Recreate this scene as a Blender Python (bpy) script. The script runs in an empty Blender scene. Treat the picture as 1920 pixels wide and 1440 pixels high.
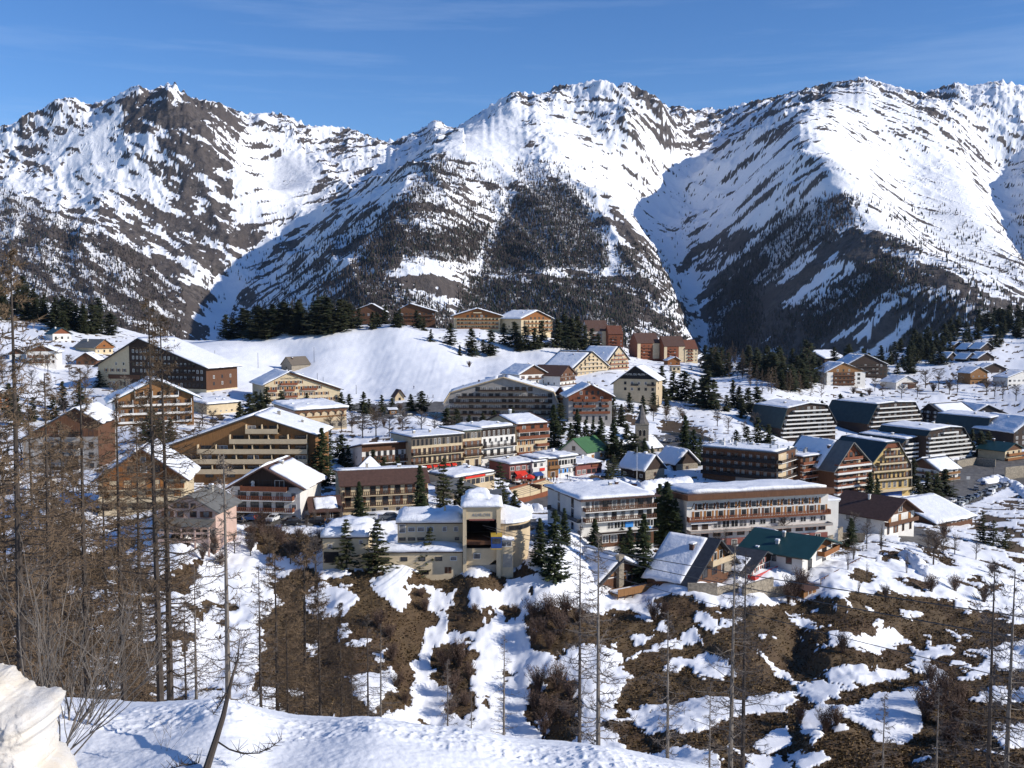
import bpy, bmesh, math, random
import numpy as np
from mathutils import Vector, Matrix
R = math.radians
SC = bpy.context.scene
COL = SC.collection
# ------------------------------------------------------------ camera
F = 1900.0                     # focal length in photo pixels (photo 1920 x 1440)
PITCH = math.atan(130.0 / F)   # camera looks slightly down
CAMZ = 60.0
cam_data = bpy.data.cameras.new('camera'); cam = bpy.data.objects.new('camera', cam_data); COL.objects.link(cam)
cam_data.sensor_width = 36.0; cam_data.lens = 36.0 * F / 1920.0
cam_data.clip_start = 0.2; cam_data.clip_end = 60000
cam.location = (0, 0, CAMZ); cam.rotation_euler = (math.pi / 2 - PITCH, 0, 0)
SC.camera = cam
# ------------------------------------------------------------ sky and sun
SUN_EL = 25.5
SUN_AZ = 106.0                 # degrees clockwise from the viewing direction (+Y)
world = bpy.data.worlds.new('World'); SC.world = world; world.use_nodes = True
wn = world.node_tree.nodes; wl = world.node_tree.links; wn.clear()
sky = wn.new('ShaderNodeTexSky'); sky.sky_type = 'NISHITA'; sky.sun_disc = False
sky.sun_elevation = R(SUN_EL); sky.sun_rotation = R(SUN_AZ); sky.altitude = 1700
sky.air_density = 1.0; sky.dust_density = 0.1; sky.ozone_density = 3.5
tcw = wn.new('ShaderNodeTexCoord'); mpw = wn.new('ShaderNodeMapping'); mpw.inputs['Scale'].default_value = (2.2, 2.2, 30)
mpw.inputs['Rotation'].default_value = (0, R(4), 0)
nzw = wn.new('ShaderNodeTexNoise'); nzw.inputs['Scale'].default_value = 1.0; nzw.inputs['Detail'].default_value = 7; nzw.inputs['Roughness'].default_value = 0.62
rpw = wn.new('ShaderNodeValToRGB'); rpw.color_ramp.elements[0].position = 0.5; rpw.color_ramp.elements[1].position = 0.86
rpw.color_ramp.elements[0].color = (0, 0, 0, 1); rpw.color_ramp.elements[1].color = (0.24, 0.24, 0.24, 1)
mxw = wn.new('ShaderNodeMix'); mxw.data_type = 'RGBA'
bgw = wn.new('ShaderNodeBackground'); bgw.inputs['Strength'].default_value = 0.145
outw = wn.new('ShaderNodeOutputWorld')
wl.new(tcw.outputs['Generated'], mpw.inputs['Vector']); wl.new(mpw.outputs['Vector'], nzw.inputs['Vector'])
wl.new(nzw.outputs['Fac'], rpw.inputs['Fac']); wl.new(rpw.outputs['Color'], mxw.inputs['Factor'])
wl.new(sky.outputs['Color'], mxw.inputs['A']); mxw.inputs['B'].default_value = (5.5, 6.3, 7.4, 1)
hsw = wn.new('ShaderNodeHueSaturation'); hsw.inputs['Saturation'].default_value = 1.2; hsw.inputs['Hue'].default_value = .508
wl.new(mxw.outputs['Result'], hsw.inputs['Color']); wl.new(hsw.outputs['Color'], bgw.inputs['Color']); wl.new(bgw.outputs['Background'], outw.inputs['Surface'])
sd = bpy.data.lights.new('sun', 'SUN'); sd.energy = 5.0; sd.angle = R(0.53); sd.color = (1.0, 0.94, 0.85)
sun = bpy.data.objects.new('sun', sd); COL.objects.link(sun)
_sv = Vector((math.sin(R(SUN_AZ)) * math.cos(R(SUN_EL)), math.cos(R(SUN_AZ)) * math.cos(R(SUN_EL)), math.sin(R(SUN_EL))))
sun.rotation_euler = _sv.to_track_quat('Z', 'Y').to_euler(); sun.location = (300, -200, 400)
SC.view_settings.view_transform = 'Standard'; SC.view_settings.look = 'None'; SC.view_settings.gamma = 1.0
SC.view_settings.exposure = 0.05
SC.cycles.max_bounces = 5; SC.cycles.diffuse_bounces = 3; SC.cycles.glossy_bounces = 2; SC.cycles.transparent_max_bounces = 4
# ------------------------------------------------------------ pixel <-> world
CP, SP = math.cos(PITCH), math.sin(PITCH)
def ray(px, py):
    xc = (px - 960.0) / F; yc = -(py - 720.0) / F
    return xc, CP + yc * SP, -SP + yc * CP
def at(px, py, D):
    """world point seen at photo pixel (px,py), D metres ahead of the camera along +Y"""
    x, y, z = ray(px, py); k = D / y
    return Vector((x * k, D, CAMZ + z * k))
def proj(X, Y, Z):
    dz = Z - CAMZ
    fw = Y * CP - dz * SP; up = Y * SP + dz * CP
    return 960.0 + F * X / fw, 720.0 - F * up / fw
# ------------------------------------------------------------ noise
def _hash(ix, iy, seed):
    h = (ix.astype(np.int64) * 374761393 + iy.astype(np.int64) * 668265263 + seed * 1274126177) & 0xffffffff
    h = ((h ^ (h >> 13)) * 1274126177) & 0xffffffff
    h = (h ^ (h >> 16)) & 0xffffffff
    return h / 4294967295.0
def vnoise(x, y, seed=0):
    x = np.asarray(x, float); y = np.asarray(y, float)
    ix = np.floor(x); iy = np.floor(y); fx = x - ix; fy = y - iy
    fx = fx * fx * fx * (fx * (fx * 6 - 15) + 10); fy = fy * fy * fy * (fy * (fy * 6 - 15) + 10)
    a = _hash(ix, iy, seed); b = _hash(ix + 1, iy, seed); c = _hash(ix, iy + 1, seed); d = _hash(ix + 1, iy + 1, seed)
    return (a + (b - a) * fx) * (1 - fy) + (c + (d - c) * fx) * fy
def fbm(x, y, octv=5, seed=0, gain=0.5, lac=2.03):
    s = 0; amp = 1.0; tot = 0
    for i in range(octv):
        s = s + amp * vnoise(x, y, seed + i * 17); tot += amp; amp *= gain
        x, y = (x * 0.8 - y * 0.6) * lac + 13.7, (x * 0.6 + y * 0.8) * lac + 7.1
    return s / tot
def ridged(x, y, octv=5, seed=0, gain=0.5):
    s = 0; amp = 1.0; tot = 0
    for i in range(octv):
        n = 1 - np.abs(2 * vnoise(x, y, seed + i * 17) - 1); s = s + amp * n * n; tot += amp; amp *= gain
        x, y = (x * 0.8 - y * 0.6) * 2.03 + 13.7, (x * 0.6 + y * 0.8) * 2.03 + 7.1
    return s / tot
def smooth(a, b, x):
    t = np.clip((x - a) / (b - a), 0, 1); return t * t * (3 - 2 * t)
def inpoly(x, y, poly):
    x = np.asarray(x); y = np.asarray(y); r = np.zeros(x.shape, bool); n = len(poly)
    for i in range(n):
        x0, y0 = poly[i]; x1, y1 = poly[(i + 1) % n]
        if y0 == y1: continue
        r ^= ((y0 > y) != (y1 > y)) & (x < (x1 - x0) * (y - y0) / (y1 - y0) + x0)
    return r
def rank01(n):
    o = np.argsort(n.ravel()); r = np.empty(o.size); r[o] = np.linspace(0, 1, o.size); return r.reshape(n.shape)
class RBF:
    def __init__(s, P, v, c):
        s.P = np.array(P, float); s.c = c; v = np.array(v, float); s.m = v.mean()
        d = np.sqrt(((s.P[:, None] - s.P[None]) ** 2).sum(-1) + c * c)
        s.w = np.linalg.lstsq(d, v - s.m, rcond=1e-10)[0]
    def __call__(s, x, y):
        x = np.asarray(x, float); y = np.asarray(y, float); sh = x.shape; x = x.ravel(); y = y.ravel(); out = np.empty(x.size)
        for i in range(0, x.size, 40000):
            d = np.sqrt((x[i:i + 40000, None] - s.P[:, 0]) ** 2 + (y[i:i + 40000, None] - s.P[:, 1]) ** 2 + s.c ** 2)
            out[i:i + 40000] = d @ s.w
        return (out + s.m).reshape(sh)
# ------------------------------------------------------------ materials
def new_mat(name):
    m = bpy.data.materials.new(name); m.use_nodes = True
    nt = m.node_tree; b = nt.nodes['Principled BSDF']; return m, nt, b
def N(nt, typ, **kw):
    n = nt.nodes.new(typ)
    for k, v in kw.items():
        if k in n.inputs: n.inputs[k].default_value = v
        else: setattr(n, k, v)
    return n
def mixc(nt, fac, a, b):
    m = nt.nodes.new('ShaderNodeMix'); m.data_type = 'RGBA'
    for k, v in (('Factor', fac), ('A', a), ('B', b)):
        if isinstance(v, bpy.types.NodeSocket): nt.links.new(v, m.inputs[k])
        else: m.inputs[k].default_value = v if k == 'Factor' else (*v, 1)
    return m.outputs['Result']
def ramp(nt, src, p0, p1, c0=(0, 0, 0), c1=(1, 1, 1)):
    r = nt.nodes.new('ShaderNodeValToRGB'); e = r.color_ramp.elements
    e[0].position = p0; e[1].position = p1; e[0].color = (*c0, 1); e[1].color = (*c1, 1)
    nt.links.new(src, r.inputs['Fac']); return r.outputs['Color']
def math_n(nt, op, a, b=0.0):
    m = nt.nodes.new('ShaderNodeMath'); m.operation = op
    for i, v in enumerate((a, b)):
        if isinstance(v, bpy.types.NodeSocket): nt.links.new(v, m.inputs[i])
        else: m.inputs[i].default_value = v
    return m.outputs[0]
def noise_n(nt, scale, detail=4, rough=0.55, vec=None, kind='Object'):
    n = nt.nodes.new('ShaderNodeTexNoise'); n.inputs['Scale'].default_value = scale
    n.inputs['Detail'].default_value = detail; n.inputs['Roughness'].default_value = rough
    if vec is None:
        t = nt.nodes.new('ShaderNodeTexCoord'); vec = t.outputs[kind]
    nt.links.new(vec, n.inputs['Vector']); return n.outputs['Fac']
def set_vec_scale(nt, s, kind='Object'):
    t = nt.nodes.new('ShaderNodeTexCoord'); m = nt.nodes.new('ShaderNodeMapping'); m.inputs['Scale'].default_value = s
    nt.links.new(t.outputs[kind], m.inputs['Vector']); return m.outputs['Vector']
def bump(nt, b, h, strength=0.5, dist=0.1):
    n = nt.nodes.new('ShaderNodeBump'); n.inputs['Strength'].default_value = strength; n.inputs['Distance'].default_value = dist
    nt.links.new(h, n.inputs['Height']); nt.links.new(n.outputs['Normal'], b.inputs['Normal'])
def simple(name, col, rough=0.8, var=0.25, scale=1.5, spec=0.3, metallic=0.0, bumpd=0.0, vec=None):
    """surface colour broken up by two scales of weathering noise"""
    m, nt, b = new_mat(name)
    v = set_vec_scale(nt, vec) if vec else None
    n1 = noise_n(nt, scale, 5, 0.6, v); n2 = noise_n(nt, scale * 0.13, 3)
    dark = tuple(c * (1 - var) for c in col); lite = tuple(min(1, c * (1 + var)) for c in col)
    c = mixc(nt, ramp(nt, n1, 0.3, 0.7), dark, lite)
    c = mixc(nt, math_n(nt, 'MULTIPLY', ramp(nt, n2, 0.35, 0.75), 0.35), c, dark)
    nt.links.new(c, b.inputs['Base Color']); b.inputs['Roughness'].default_value = rough
    b.inputs['Specular IOR Level'].default_value = spec; b.inputs['Metallic'].default_value = metallic
    if bumpd: bump(nt, b, n1, 0.6, bumpd)
    return m
# ------------------------------------------------------------ mesh helpers
def link(name, me, mats=(), parent=None, loc=None, smooth_=False):
    o = bpy.data.objects.new(name, me); COL.objects.link(o)
    for m in (mats if isinstance(mats, (list, tuple)) else [mats]): me.materials.append(m)
    if parent: o.parent = parent
    if loc is not None: o.location = loc
    if smooth_: me.polygons.foreach_set('use_smooth', [True] * len(me.polygons))
    return o
def tag(o, label=None, cat=None, group=None, kind=None):
    if label: o['label'] = label
    if cat: o['category'] = cat
    if group: o['group'] = group
    if kind: o['kind'] = kind
    return o
def empty(name, loc=(0, 0, 0), rz=0.0):
    e = bpy.data.objects.new(name, None); COL.objects.link(e); e.location = loc; e.rotation_euler = (0, 0, rz); e.empty_display_size = 0.5; return e
def copy_tree(o, parent=None):
    c = o.copy(); COL.objects.link(c)
    if parent is not None: c.parent = parent
    for ch in list(o.children): copy_tree(ch, c)
    return c
def np_mesh(name, V, Fc, mat_idx=None):
    """V (n,3) array, Fc list/array of equal-length faces (or list of arrays)"""
    me = bpy.data.meshes.new(name); V = np.asarray(V, np.float32)
    groups = Fc if isinstance(Fc, list) and len(Fc) and isinstance(Fc[0], np.ndarray) and Fc[0].ndim == 2 else [np.asarray(Fc)]
    loops = np.concatenate([g.ravel() for g in groups]).astype(np.int32)
    sizes = np.concatenate([np.full(len(g), g.shape[1]) for g in groups]).astype(np.int32)
    me.vertices.add(len(V)); me.vertices.foreach_set('co', V.ravel())
    me.loops.add(len(loops)); me.loops.foreach_set('vertex_index', loops)
    me.polygons.add(len(sizes)); st = np.concatenate([[0], np.cumsum(sizes)[:-1]]).astype(np.int32)
    me.polygons.foreach_set('loop_start', st); me.polygons.foreach_set('loop_total', sizes)
    if mat_idx is not None: me.polygons.foreach_set('material_index', np.asarray(mat_idx, np.int32))
    me.update(calc_edges=True); return me
def grid_faces(nr, nc):
    i = np.arange(nr - 1)[:, None] * nc + np.arange(nc - 1)[None]; i = i.ravel()
    return np.stack([i, i + 1, i + nc + 1, i + nc], 1)
class MB:
    """collects polygons with a material slot each, then builds one mesh"""
    def __init__(s): s.v = []; s.f = []; s.m = []
    def poly(s, pts, m=0):
        n = len(s.v); s.v += [tuple(p) for p in pts]; s.f.append(tuple(range(n, n + len(pts)))); s.m.append(m)
    def box(s, x0, y0, z0, x1, y1, z1, m=0):
        n = len(s.v); s.v += [(x0, y0, z0), (x1, y0, z0), (x1, y1, z0), (x0, y1, z0), (x0, y0, z1), (x1, y0, z1), (x1, y1, z1), (x0, y1, z1)]
        for q in ((0, 3, 2, 1), (4, 5, 6, 7), (0, 1, 5, 4), (1, 2, 6, 5), (2, 3, 7, 6), (3, 0, 4, 7)):
            s.f.append(tuple(n + k for k in q)); s.m.append(m)
    def obox(s, o, ax, ay, az, m=0):
        """box with corner o and edge vectors ax, ay, az"""
        o, ax, ay, az = map(Vector, (o, ax, ay, az)); n = len(s.v)
        s.v += [tuple(p) for p in (o, o + ax, o + ax + ay, o + ay, o + az, o + ax + az, o + ax + ay + az, o + ay + az)]
        for q in ((0, 3, 2, 1), (4, 5, 6, 7), (0, 1, 5, 4), (1, 2, 6, 5), (2, 3, 7, 6), (3, 0, 4, 7)):
            s.f.append(tuple(n + k for k in q)); s.m.append(m)
    def tube(s, pts, r, n=5, m=0, cap=True):
        """tapered tube through pts; r one radius or a list"""
        pts = [Vector(p) for p in pts]; rr = r if isinstance(r, (list, tuple)) else [r] * len(pts); b = len(s.v)
        for i, p in enumerate(pts):
            d = (pts[min(i + 1, len(pts) - 1)] - pts[max(i - 1, 0)]).normalized()
            a = d.orthogonal().normalized() if abs(d.z) > 0.98 else d.cross(Vector((0, 0, 1))).normalized(); c = d.cross(a)
            for k in range(n):
                t = 2 * math.pi * k / n; s.v.append(tuple(p + (a * math.cos(t) + c * math.sin(t)) * rr[i]))
        for i in range(len(pts) - 1):
            for k in range(n):
                k2 = (k + 1) % n; s.f.append((b + i * n + k, b + i * n + k2, b + (i + 1) * n + k2, b + (i + 1) * n + k)); s.m.append(m)
        if cap and n > 2:
            s.f.append(tuple(b + k for k in range(n))[::-1]); s.m.append(m)
            e = b + (len(pts) - 1) * n; s.f.append(tuple(e + k for k in range(n))); s.m.append(m)
    def prism(s, prof, y0, y1, m=0, mtop=None):
        """profile [(x,z)...] counter-clockwise seen from -y, extruded from y0 to y1"""
        n = len(prof); s.poly([(x, y0, z) for x, z in prof], m); s.poly([(x, y1, z) for x, z in prof][::-1], m)
        for i in range(n):
            (xa, za), (xb, zb) = prof[i], prof[(i + 1) % n]
            s.poly([(xa, y0, za), (xa, y1, za), (xb, y1, zb), (xb, y0, zb)], m)
    def mesh(s, name):
        me = bpy.data.meshes.new(name); me.from_pydata(s.v, [], s.f); me.polygons.foreach_set('material_index', s.m); me.update(); return me
    def build(s, name, mats, parent=None, loc=None, smooth_=False):
        return link(name, s.mesh(name), mats, parent, loc, smooth_)
# ------------------------------------------------------------ near ground (village shelf, ravine, foreground bank)
# control points: photo pixel and distance ahead
GP = [
 # foreground snow bank seen from the camera's feet, then the hidden drop
 (-300,1620,8),(100,1620,8),(960,1640,8),(1800,1660,8),(2300,1660,8),
 (-200,1440,10),(110,1440,10),(500,1450,10),(900,1480,10),(1300,1540,10),(1900,1640,10),(2300,1680,10),
 (-300,1335,11.7),(60,1345,11.7),(430,1330,11.7),(700,1362,11.8),(900,1392,12),(1130,1408,12.4),(1290,1442,12.6),(1500,1485,12.8),(1900,1560,13),(2300,1600,13),
 (-300,1370,22),(430,1370,22),(900,1425,22),(1300,1480,23),(1900,1600,24),(2300,1640,24),
 (-300,1360,45),(0,1350,45),(300,1350,46),(700,1390,48),(1100,1425,50),(1500,1500,50),(1900,1570,50),(2300,1600,50),
 (-300,1400,95),(100,1400,95),(500,1400,95),(900,1430,95),(1300,1480,95),(1700,1510,95),(2100,1540,95),
 (0,1340,140),(300,1335,142),(560,1370,142),(800,1400,146),(1000,1410,146),(1200,1430,135),(1450,1440,130),(1700,1445,128),(2000,1450,128),
 # ravine bank rising to the village
 (-200,1150,165),(100,1150,170),(400,1200,165),(600,1260,162),(800,1290,162),(950,1290,164),(1100,1300,158),(1300,1320,152),(1500,1330,150),(1700,1330,150),(1950,1330,152),
 (200,1050,188),(450,1080,185),(620,1130,178),(800,1170,178),(960,1160,180),(1150,1180,178),(1300,1200,176),(1500,1220,175),(1700,1220,178),(1950,1220,182),
 (-200,960,205),(100,960,210),(330,1000,192),(480,1010,205),(560,1040,196),(640,1062,190),(760,1085,188),(900,1078,189),(1010,1070,190),(1150,1140,188),(1300,1110,190),(1420,1120,190),(1560,1105,195),(1700,1100,208),(1820,1100,218),(1950,1130,220),
 (560,985,214),(680,985,218),(820,1000,214),(950,1000,215),(1080,1015,210),(1250,1050,212),(1330,1060,214),(1550,1040,226),(1650,1005,258),(1750,1020,258),(1850,1050,250),(2000,1080,250),
 (450,972,226),(620,965,230),(700,962,232),(850,965,240),(1000,975,250),(1130,975,262),(1240,985,262),(1560,985,290),(1690,965,310),(1800,945,345),(1920,985,300),(2100,990,300),
 (-200,900,270),(100,905,268),(300,915,262),(420,895,285),(600,893,290),(720,892,300),(900,905,300),(1000,925,300),(1090,925,305),(1250,915,310),(1400,905,320),(1560,940,320),(1680,935,350),(1800,912,390),(1900,915,400),(2100,920,400),
 (-200,850,330),(150,850,330),(280,830,330),(420,815,370),(600,815,370),(800,800,380),(1000,855,350),(1110,865,352),(1210,840,400),(1330,845,380),(1500,850,400),(1640,880,430),(1760,870,450),(1880,850,480),(2100,850,480),
 (0,770,420),(200,765,430),(400,768,425),(560,768,432),(700,772,462),(830,800,440),(940,802,440),(1100,795,440),(1250,800,470),(1380,790,500),(1480,820,510),(1640,818,560),(1790,800,590),(1900,790,620),(2100,780,620),
 (-100,730,470),(100,735,480),(290,735,485),(420,728,490),(560,735,540),(700,752,520),(820,760,500),(1010,728,555),(1190,738,555),(1320,745,580),(1450,745,610),(1590,740,700),(1700,745,700),(1830,735,720),(1920,760,660),(2100,750,660),
 # the snowy knoll
 (480,705,560),(570,695,600),(680,690,610),(780,690,600),(880,690,615),(960,690,620),
 (450,655,640),(540,655,660),(640,650,650),(740,640,660),(830,645,670),(900,665,670),(980,675,665),
 (420,640,690),(540,628,690),(640,618,700),(740,612,710),(820,622,720),(900,622,735),(1000,632,735),(1080,650,760),
 (420,640,760),(560,630,790),(740,618,800),(900,620,790),(1040,640,820),
 # left hillside
 (60,690,520),(180,680,560),(60,650,600),(200,645,650),(330,655,620),(100,615,680),(0,600,700),(-150,560,720),(0,560,830),(150,600,760),(250,630,740),(330,645,720),(-100,510,950),(60,560,1000),(220,615,900),(400,640,850),(480,660,1000),
 # centre and right background
 (1080,700,620),(1150,690,650),(1240,700,690),(1330,705,760),(1130,660,880),(1220,680,830),(1300,685,820),(1200,665,960),
 (1450,715,690),(1420,690,800),(1500,690,900),(1590,690,820),(1640,705,790),(1720,690,830),(1700,655,980),(1800,660,900),(1850,640,930),(1920,650,900),
 (1830,700,780),(1920,700,780),(1900,600,1050),(1780,620,1080),(1990,570,1080),(2150,560,1080),(2150,640,900),
 # beyond the rim the ground falls into the hidden valley
 (-300,640,1350),(0,640,1350),(300,680,1350),(700,700,1350),(1100,710,1350),(1450,715,1350),(1700,690,1350),(1950,650,1350),(2300,650,1350),(700,690,1050),(1300,705,1100),(1000,690,1050),
]
_P, _S = [], []
for px, py, D in GP:
    p = at(px, py, D); _P.append((p.x / p.y * 19.0, math.log(D) * 5.0)); _S.append((p.z - CAMZ) / D)
_rbf = RBF(_P, _S, 0.35)
def ground_s(a, D): return _rbf(a * 19.0, np.log(D) * 5.0)
_D = np.concatenate([np.exp(np.arange(math.log(1.6), math.log(8.5), .015)), np.exp(np.arange(math.log(8.5), math.log(13.5), .0032)), np.exp(np.arange(math.log(13.5), math.log(20), .02)), np.exp(np.arange(math.log(20), math.log(100), .028)),
                     np.exp(np.arange(math.log(100), math.log(262), .0027)), np.exp(np.arange(math.log(262), math.log(1350), .0062))])
_A = np.concatenate([np.linspace(-1.6, -.56, 60)[:-1], np.linspace(-.56, .56, 900), np.linspace(.56, 1.6, 60)[1:]])
AA, DD = np.meshgrid(_A, _D)
GZ = CAMZ + ground_s(np.clip(AA, -0.75, 0.75), DD) * DD
GX = AA * DD
# relief
_rav = smooth(100, 140, DD) * (1 - smooth(205, 260, DD))
GZ += (fbm(GX / 11, DD / 11, 4, 3) - .5) * 3.2 * _rav + (fbm(GX / 2.6, DD / 2.6, 4, 9) - .5) * 0.8 * _rav
_vil = smooth(205, 260, DD)
GZ += (fbm(GX / 22, DD / 22, 4, 5) - .5) * 1.6 * _vil + (fbm(GX / 5, DD / 5, 3, 6) - .5) * .5 * _vil
# terraces on the lower right slope
_ter = smooth(.15, .22, AA) * smooth(118, 128, DD) * (1 - smooth(185, 200, DD))
GZ += np.sin(GZ * 1.75 + fbm(GX / 25, DD / 25, 3, 8) * 6) * .45 * _ter
_fg = (1 - smooth(16, 22, DD))
GZ += _fg * ((fbm(GX / 1.6, DD / 1.6, 4, 11) - .5) * .16 + (ridged(GX / .16, DD / .16, 3, 12) - .4) * .05 * smooth(10.9, 11.5, DD) * (1 - smooth(12.6, 13.4, DD)) + (fbm(GX / .06, DD / .06, 3, 13) - .5) * .016)
# pixel coordinates of every ground vertex (where the photo shows it)
PX, PY = proj(GX, DD, GZ)
_wx = (fbm(GX / 3.2, DD / 3.2, 4, 21) - .5) * 34 + (fbm(GX / .8, DD / .8, 3, 22) - .5) * 14
_wy = (fbm(GX / 3.2, DD / 3.2, 4, 23) - .5) * 26 + (fbm(GX / .8, DD / .8, 3, 24) - .5) * 10
QX, QY = PX + _wx, PY + _wy
BARE_BIG = [(985,1165),(1010,1145),(1040,1135),(1110,1150),(1180,1145),(1195,1160),(1215,1170),(1235,1150),(1240,1120),(1290,1118),(1310,1125),(1340,1140),(1440,1135),(1500,1130),(1590,1115),(1650,1113),(1720,1120),(1800,1125),(1860,1150),(1920,1170),(2300,1190),(2300,1500),(1180,1500),(1170,1390),(1130,1370),(1110,1300),(1180,1280),(1165,1240),(1130,1230),(1060,1225),(1040,1235),(990,1225),(985,1190)]
SNOW_IN = [
 [(1190,1150),(1215,1135),(1230,1145),(1215,1170),(1200,1165)],
 [(1040,1230),(1110,1205),(1150,1215),(1170,1240),(1250,1205),(1295,1198),(1295,1215),(1250,1218),(1210,1232),(1168,1246),(1182,1285),(1160,1300),(1145,1350),(1120,1350),(1100,1300)],
 [(1250,1250),(1285,1240),(1302,1253),(1272,1267),(1252,1262)],[(1285,1245),(1330,1225),(1365,1235),(1370,1270),(1340,1278),(1300,1265)],
 [(1300,1155),(1312,1146),(1350,1170),(1348,1182),(1315,1176)],[(1282,1200),(1300,1173),(1315,1195),(1320,1209),(1285,1214)],
 [(1472,1160),(1500,1158),(1530,1172),(1522,1182),(1498,1183)],
 [(1553,1188),(1575,1182),(1600,1193),(1640,1198),(1665,1184),(1692,1198),(1705,1209),(1660,1223),(1610,1224),(1570,1215),(1553,1212)],
 [(1680,1150),(1700,1143),(1730,1150),(1727,1164),(1700,1165)],[(1640,1168),(1652,1166),(1662,1180),(1650,1182)],[(1775,1183),(1790,1186),(1800,1200),(1788,1202)],
 [(1710,1213),(1740,1218),(1790,1209),(1806,1217),(1740,1235),(1727,1254),(1710,1247)],
 [(1548,1262),(1570,1249),(1610,1250),(1640,1260),(1690,1249),(1706,1260),(1690,1270),(1640,1278),(1590,1290),(1568,1282)],
 [(1415,1215),(1440,1232),(1470,1262),(1500,1290),(1540,1275),(1582,1288),(1580,1307),(1555,1304),(1540,1319),(1560,1324),(1600,1327),(1640,1308),(1690,1294),(1718,1290),(1735,1270),(1703,1248),(1745,1246),(1770,1262),(1768,1290),(1742,1330),(1732,1370),(1700,1402),(1650,1392),(1590,1352),(1572,1347),(1545,1372),(1520,1402),(1503,1370),(1498,1345),(1530,1325),(1500,1300),(1460,1268)],
 [(1180,1335),(1280,1318),(1330,1308),(1400,1316),(1470,1302),(1493,1296),(1498,1317),(1470,1338),(1400,1342),(1350,1347),(1320,1367),(1280,1372),(1200,1378)],
 [(1400,1397),(1440,1376),(1482,1362),(1482,1387),(1450,1412),(1420,1407)],
 [(1180,1460),(1195,1420),(1290,1398),(1335,1405),(1365,1460)],[(1388,1460),(1410,1412),(1472,1418),(1482,1460)],[(1482,1424),(1540,1402),(1554,1430),(1500,1460)],
 [(1798,1272),(1850,1243),(1877,1249),(1850,1267),(1810,1277)],[(1818,1317),(1870,1288),(1990,1286),(1990,1312),(1840,1322)],[(1812,1222),(1850,1212),(1990,1196),(1990,1262),(1880,1262)],
 [(1850,1370),(1890,1360),(1990,1350),(1990,1400),(1880,1400)],
]
BARE_IN = [
 [(497,1160),(515,1090),(545,1075),(585,1071),(612,1092),(640,1090),(655,1070),(690,1068),(728,1078),(722,1087),(694,1090),(692,1105),(710,1122),(735,1142),(757,1150),(770,1165),(772,1290),(755,1330),(700,1345),(560,1350),(500,1330),(470,1290),(490,1230),(470,1180)],
 [(768,1112),(788,1104),(806,1118),(802,1140),(818,1150),(820,1168),(792,1200),(777,1245),(767,1330),(740,1340),(735,1270),(750,1200),(748,1150)],
 [(853,1110),(877,1103),(884,1130),(903,1160),(908,1178),(880,1194),(860,1172),(838,1192),(834,1150),(850,1130)],
 [(815,1225),(850,1210),(893,1222),(895,1260),(880,1290),(893,1330),(880,1350),(838,1345),(840,1290),(812,1270)],
 [(770,1080),(800,1074),(880,1085),(940,1070),(995,1060),(1005,1075),(965,1087),(935,1107),(895,1107),(850,1110),(775,1100)],
 [(943,1140),(960,1138),(985,1150),(980,1162),(955,1162)],
 [(990,1290),(1030,1270),(1075,1280),(1090,1330),(1080,1400),(1020,1400),(985,1345)],
 [(455,1010),(475,983),(510,985),(530,1000),(600,1008),(612,1030),(540,1047),(480,1032)],
 [(1643,1047),(1665,1036),(1692,1038),(1687,1050),(1660,1054)],[(1595,1071),(1640,1078),(1652,1087),(1625,1092),(1600,1087)],
 [(1675,1090),(1720,1086),(1762,1099),(1737,1107),(1700,1102)],[(1690,1042),(1700,1026),(1722,1050),(1705,1054)],
 [(1718,1018),(1745,1033),(1780,1048),(1802,1060),(1770,1064),(1740,1047)],[(1798,1090),(1840,1083),(1884,1095),(1872,1107),(1810,1107)],
 [(1815,990),(1850,958),(1895,930),(1920,915),(2300,880),(2300,1100),(1930,1085),(1907,1052),(1880,1022),(1850,1003)],
 [(1230,1010),(1320,1065),(1290,1090),(1240,1095)],[(1060,1300),(1062,1290),(1080,1310)],
 [(1560,1000),(1620,1010),(1600,1030),(1540,1045)],
 [(620,985),(660,975),(650,1010),(600,1010)],
 [(1235,788),(1290,793),(1335,812),(1290,818),(1240,808)],[(1180,775),(1200,780),(1195,800),(1170,800)],
 [(1010,770),(1060,760),(1040,790),(1000,795)],[(860,765),(900,770),(880,800),(830,790)],
]
ASPHALT = [
 [(430,970),(560,962),(690,966),(690,990),(560,988),(430,988)],[(880,985),(1000,975),(1035,990),(1030,1020),(960,1010)],
 [(900,930),(960,905),(1090,905),(1160,900),(1160,915),(1090,930),(1010,958),(960,965)],
 [(1205,818),(1290,812),(1300,842),(1260,850),(1215,842)],[(1770,870),(1840,850),(1990,845),(1990,900),(1890,915),(1820,945),(1740,965),(1700,950),(1730,925)],
 [(1560,975),(1640,970),(1700,1000),(1650,1005)],[(1680,985),(1760,1000),(1740,1020),(1690,1020)],
 [(690,897),(900,881),(1020,870),(1030,880),(900,897),(700,910)],[(1110,915),(1190,905),(1250,890),(1255,900),(1190,918),(1120,925)],[(1700,985),(1760,1000),(1745,1030),(1690,1010)],
 [(640,760),(830,752),(840,772),(700,790)],[(1135,865),(1190,850),(1200,870),(1140,885)],
]
bare = inpoly(QX, QY, BARE_BIG)
for q in SNOW_IN: bare &= ~inpoly(QX, QY, q)
for q in BARE_IN: bare |= inpoly(QX, QY, q)
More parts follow.
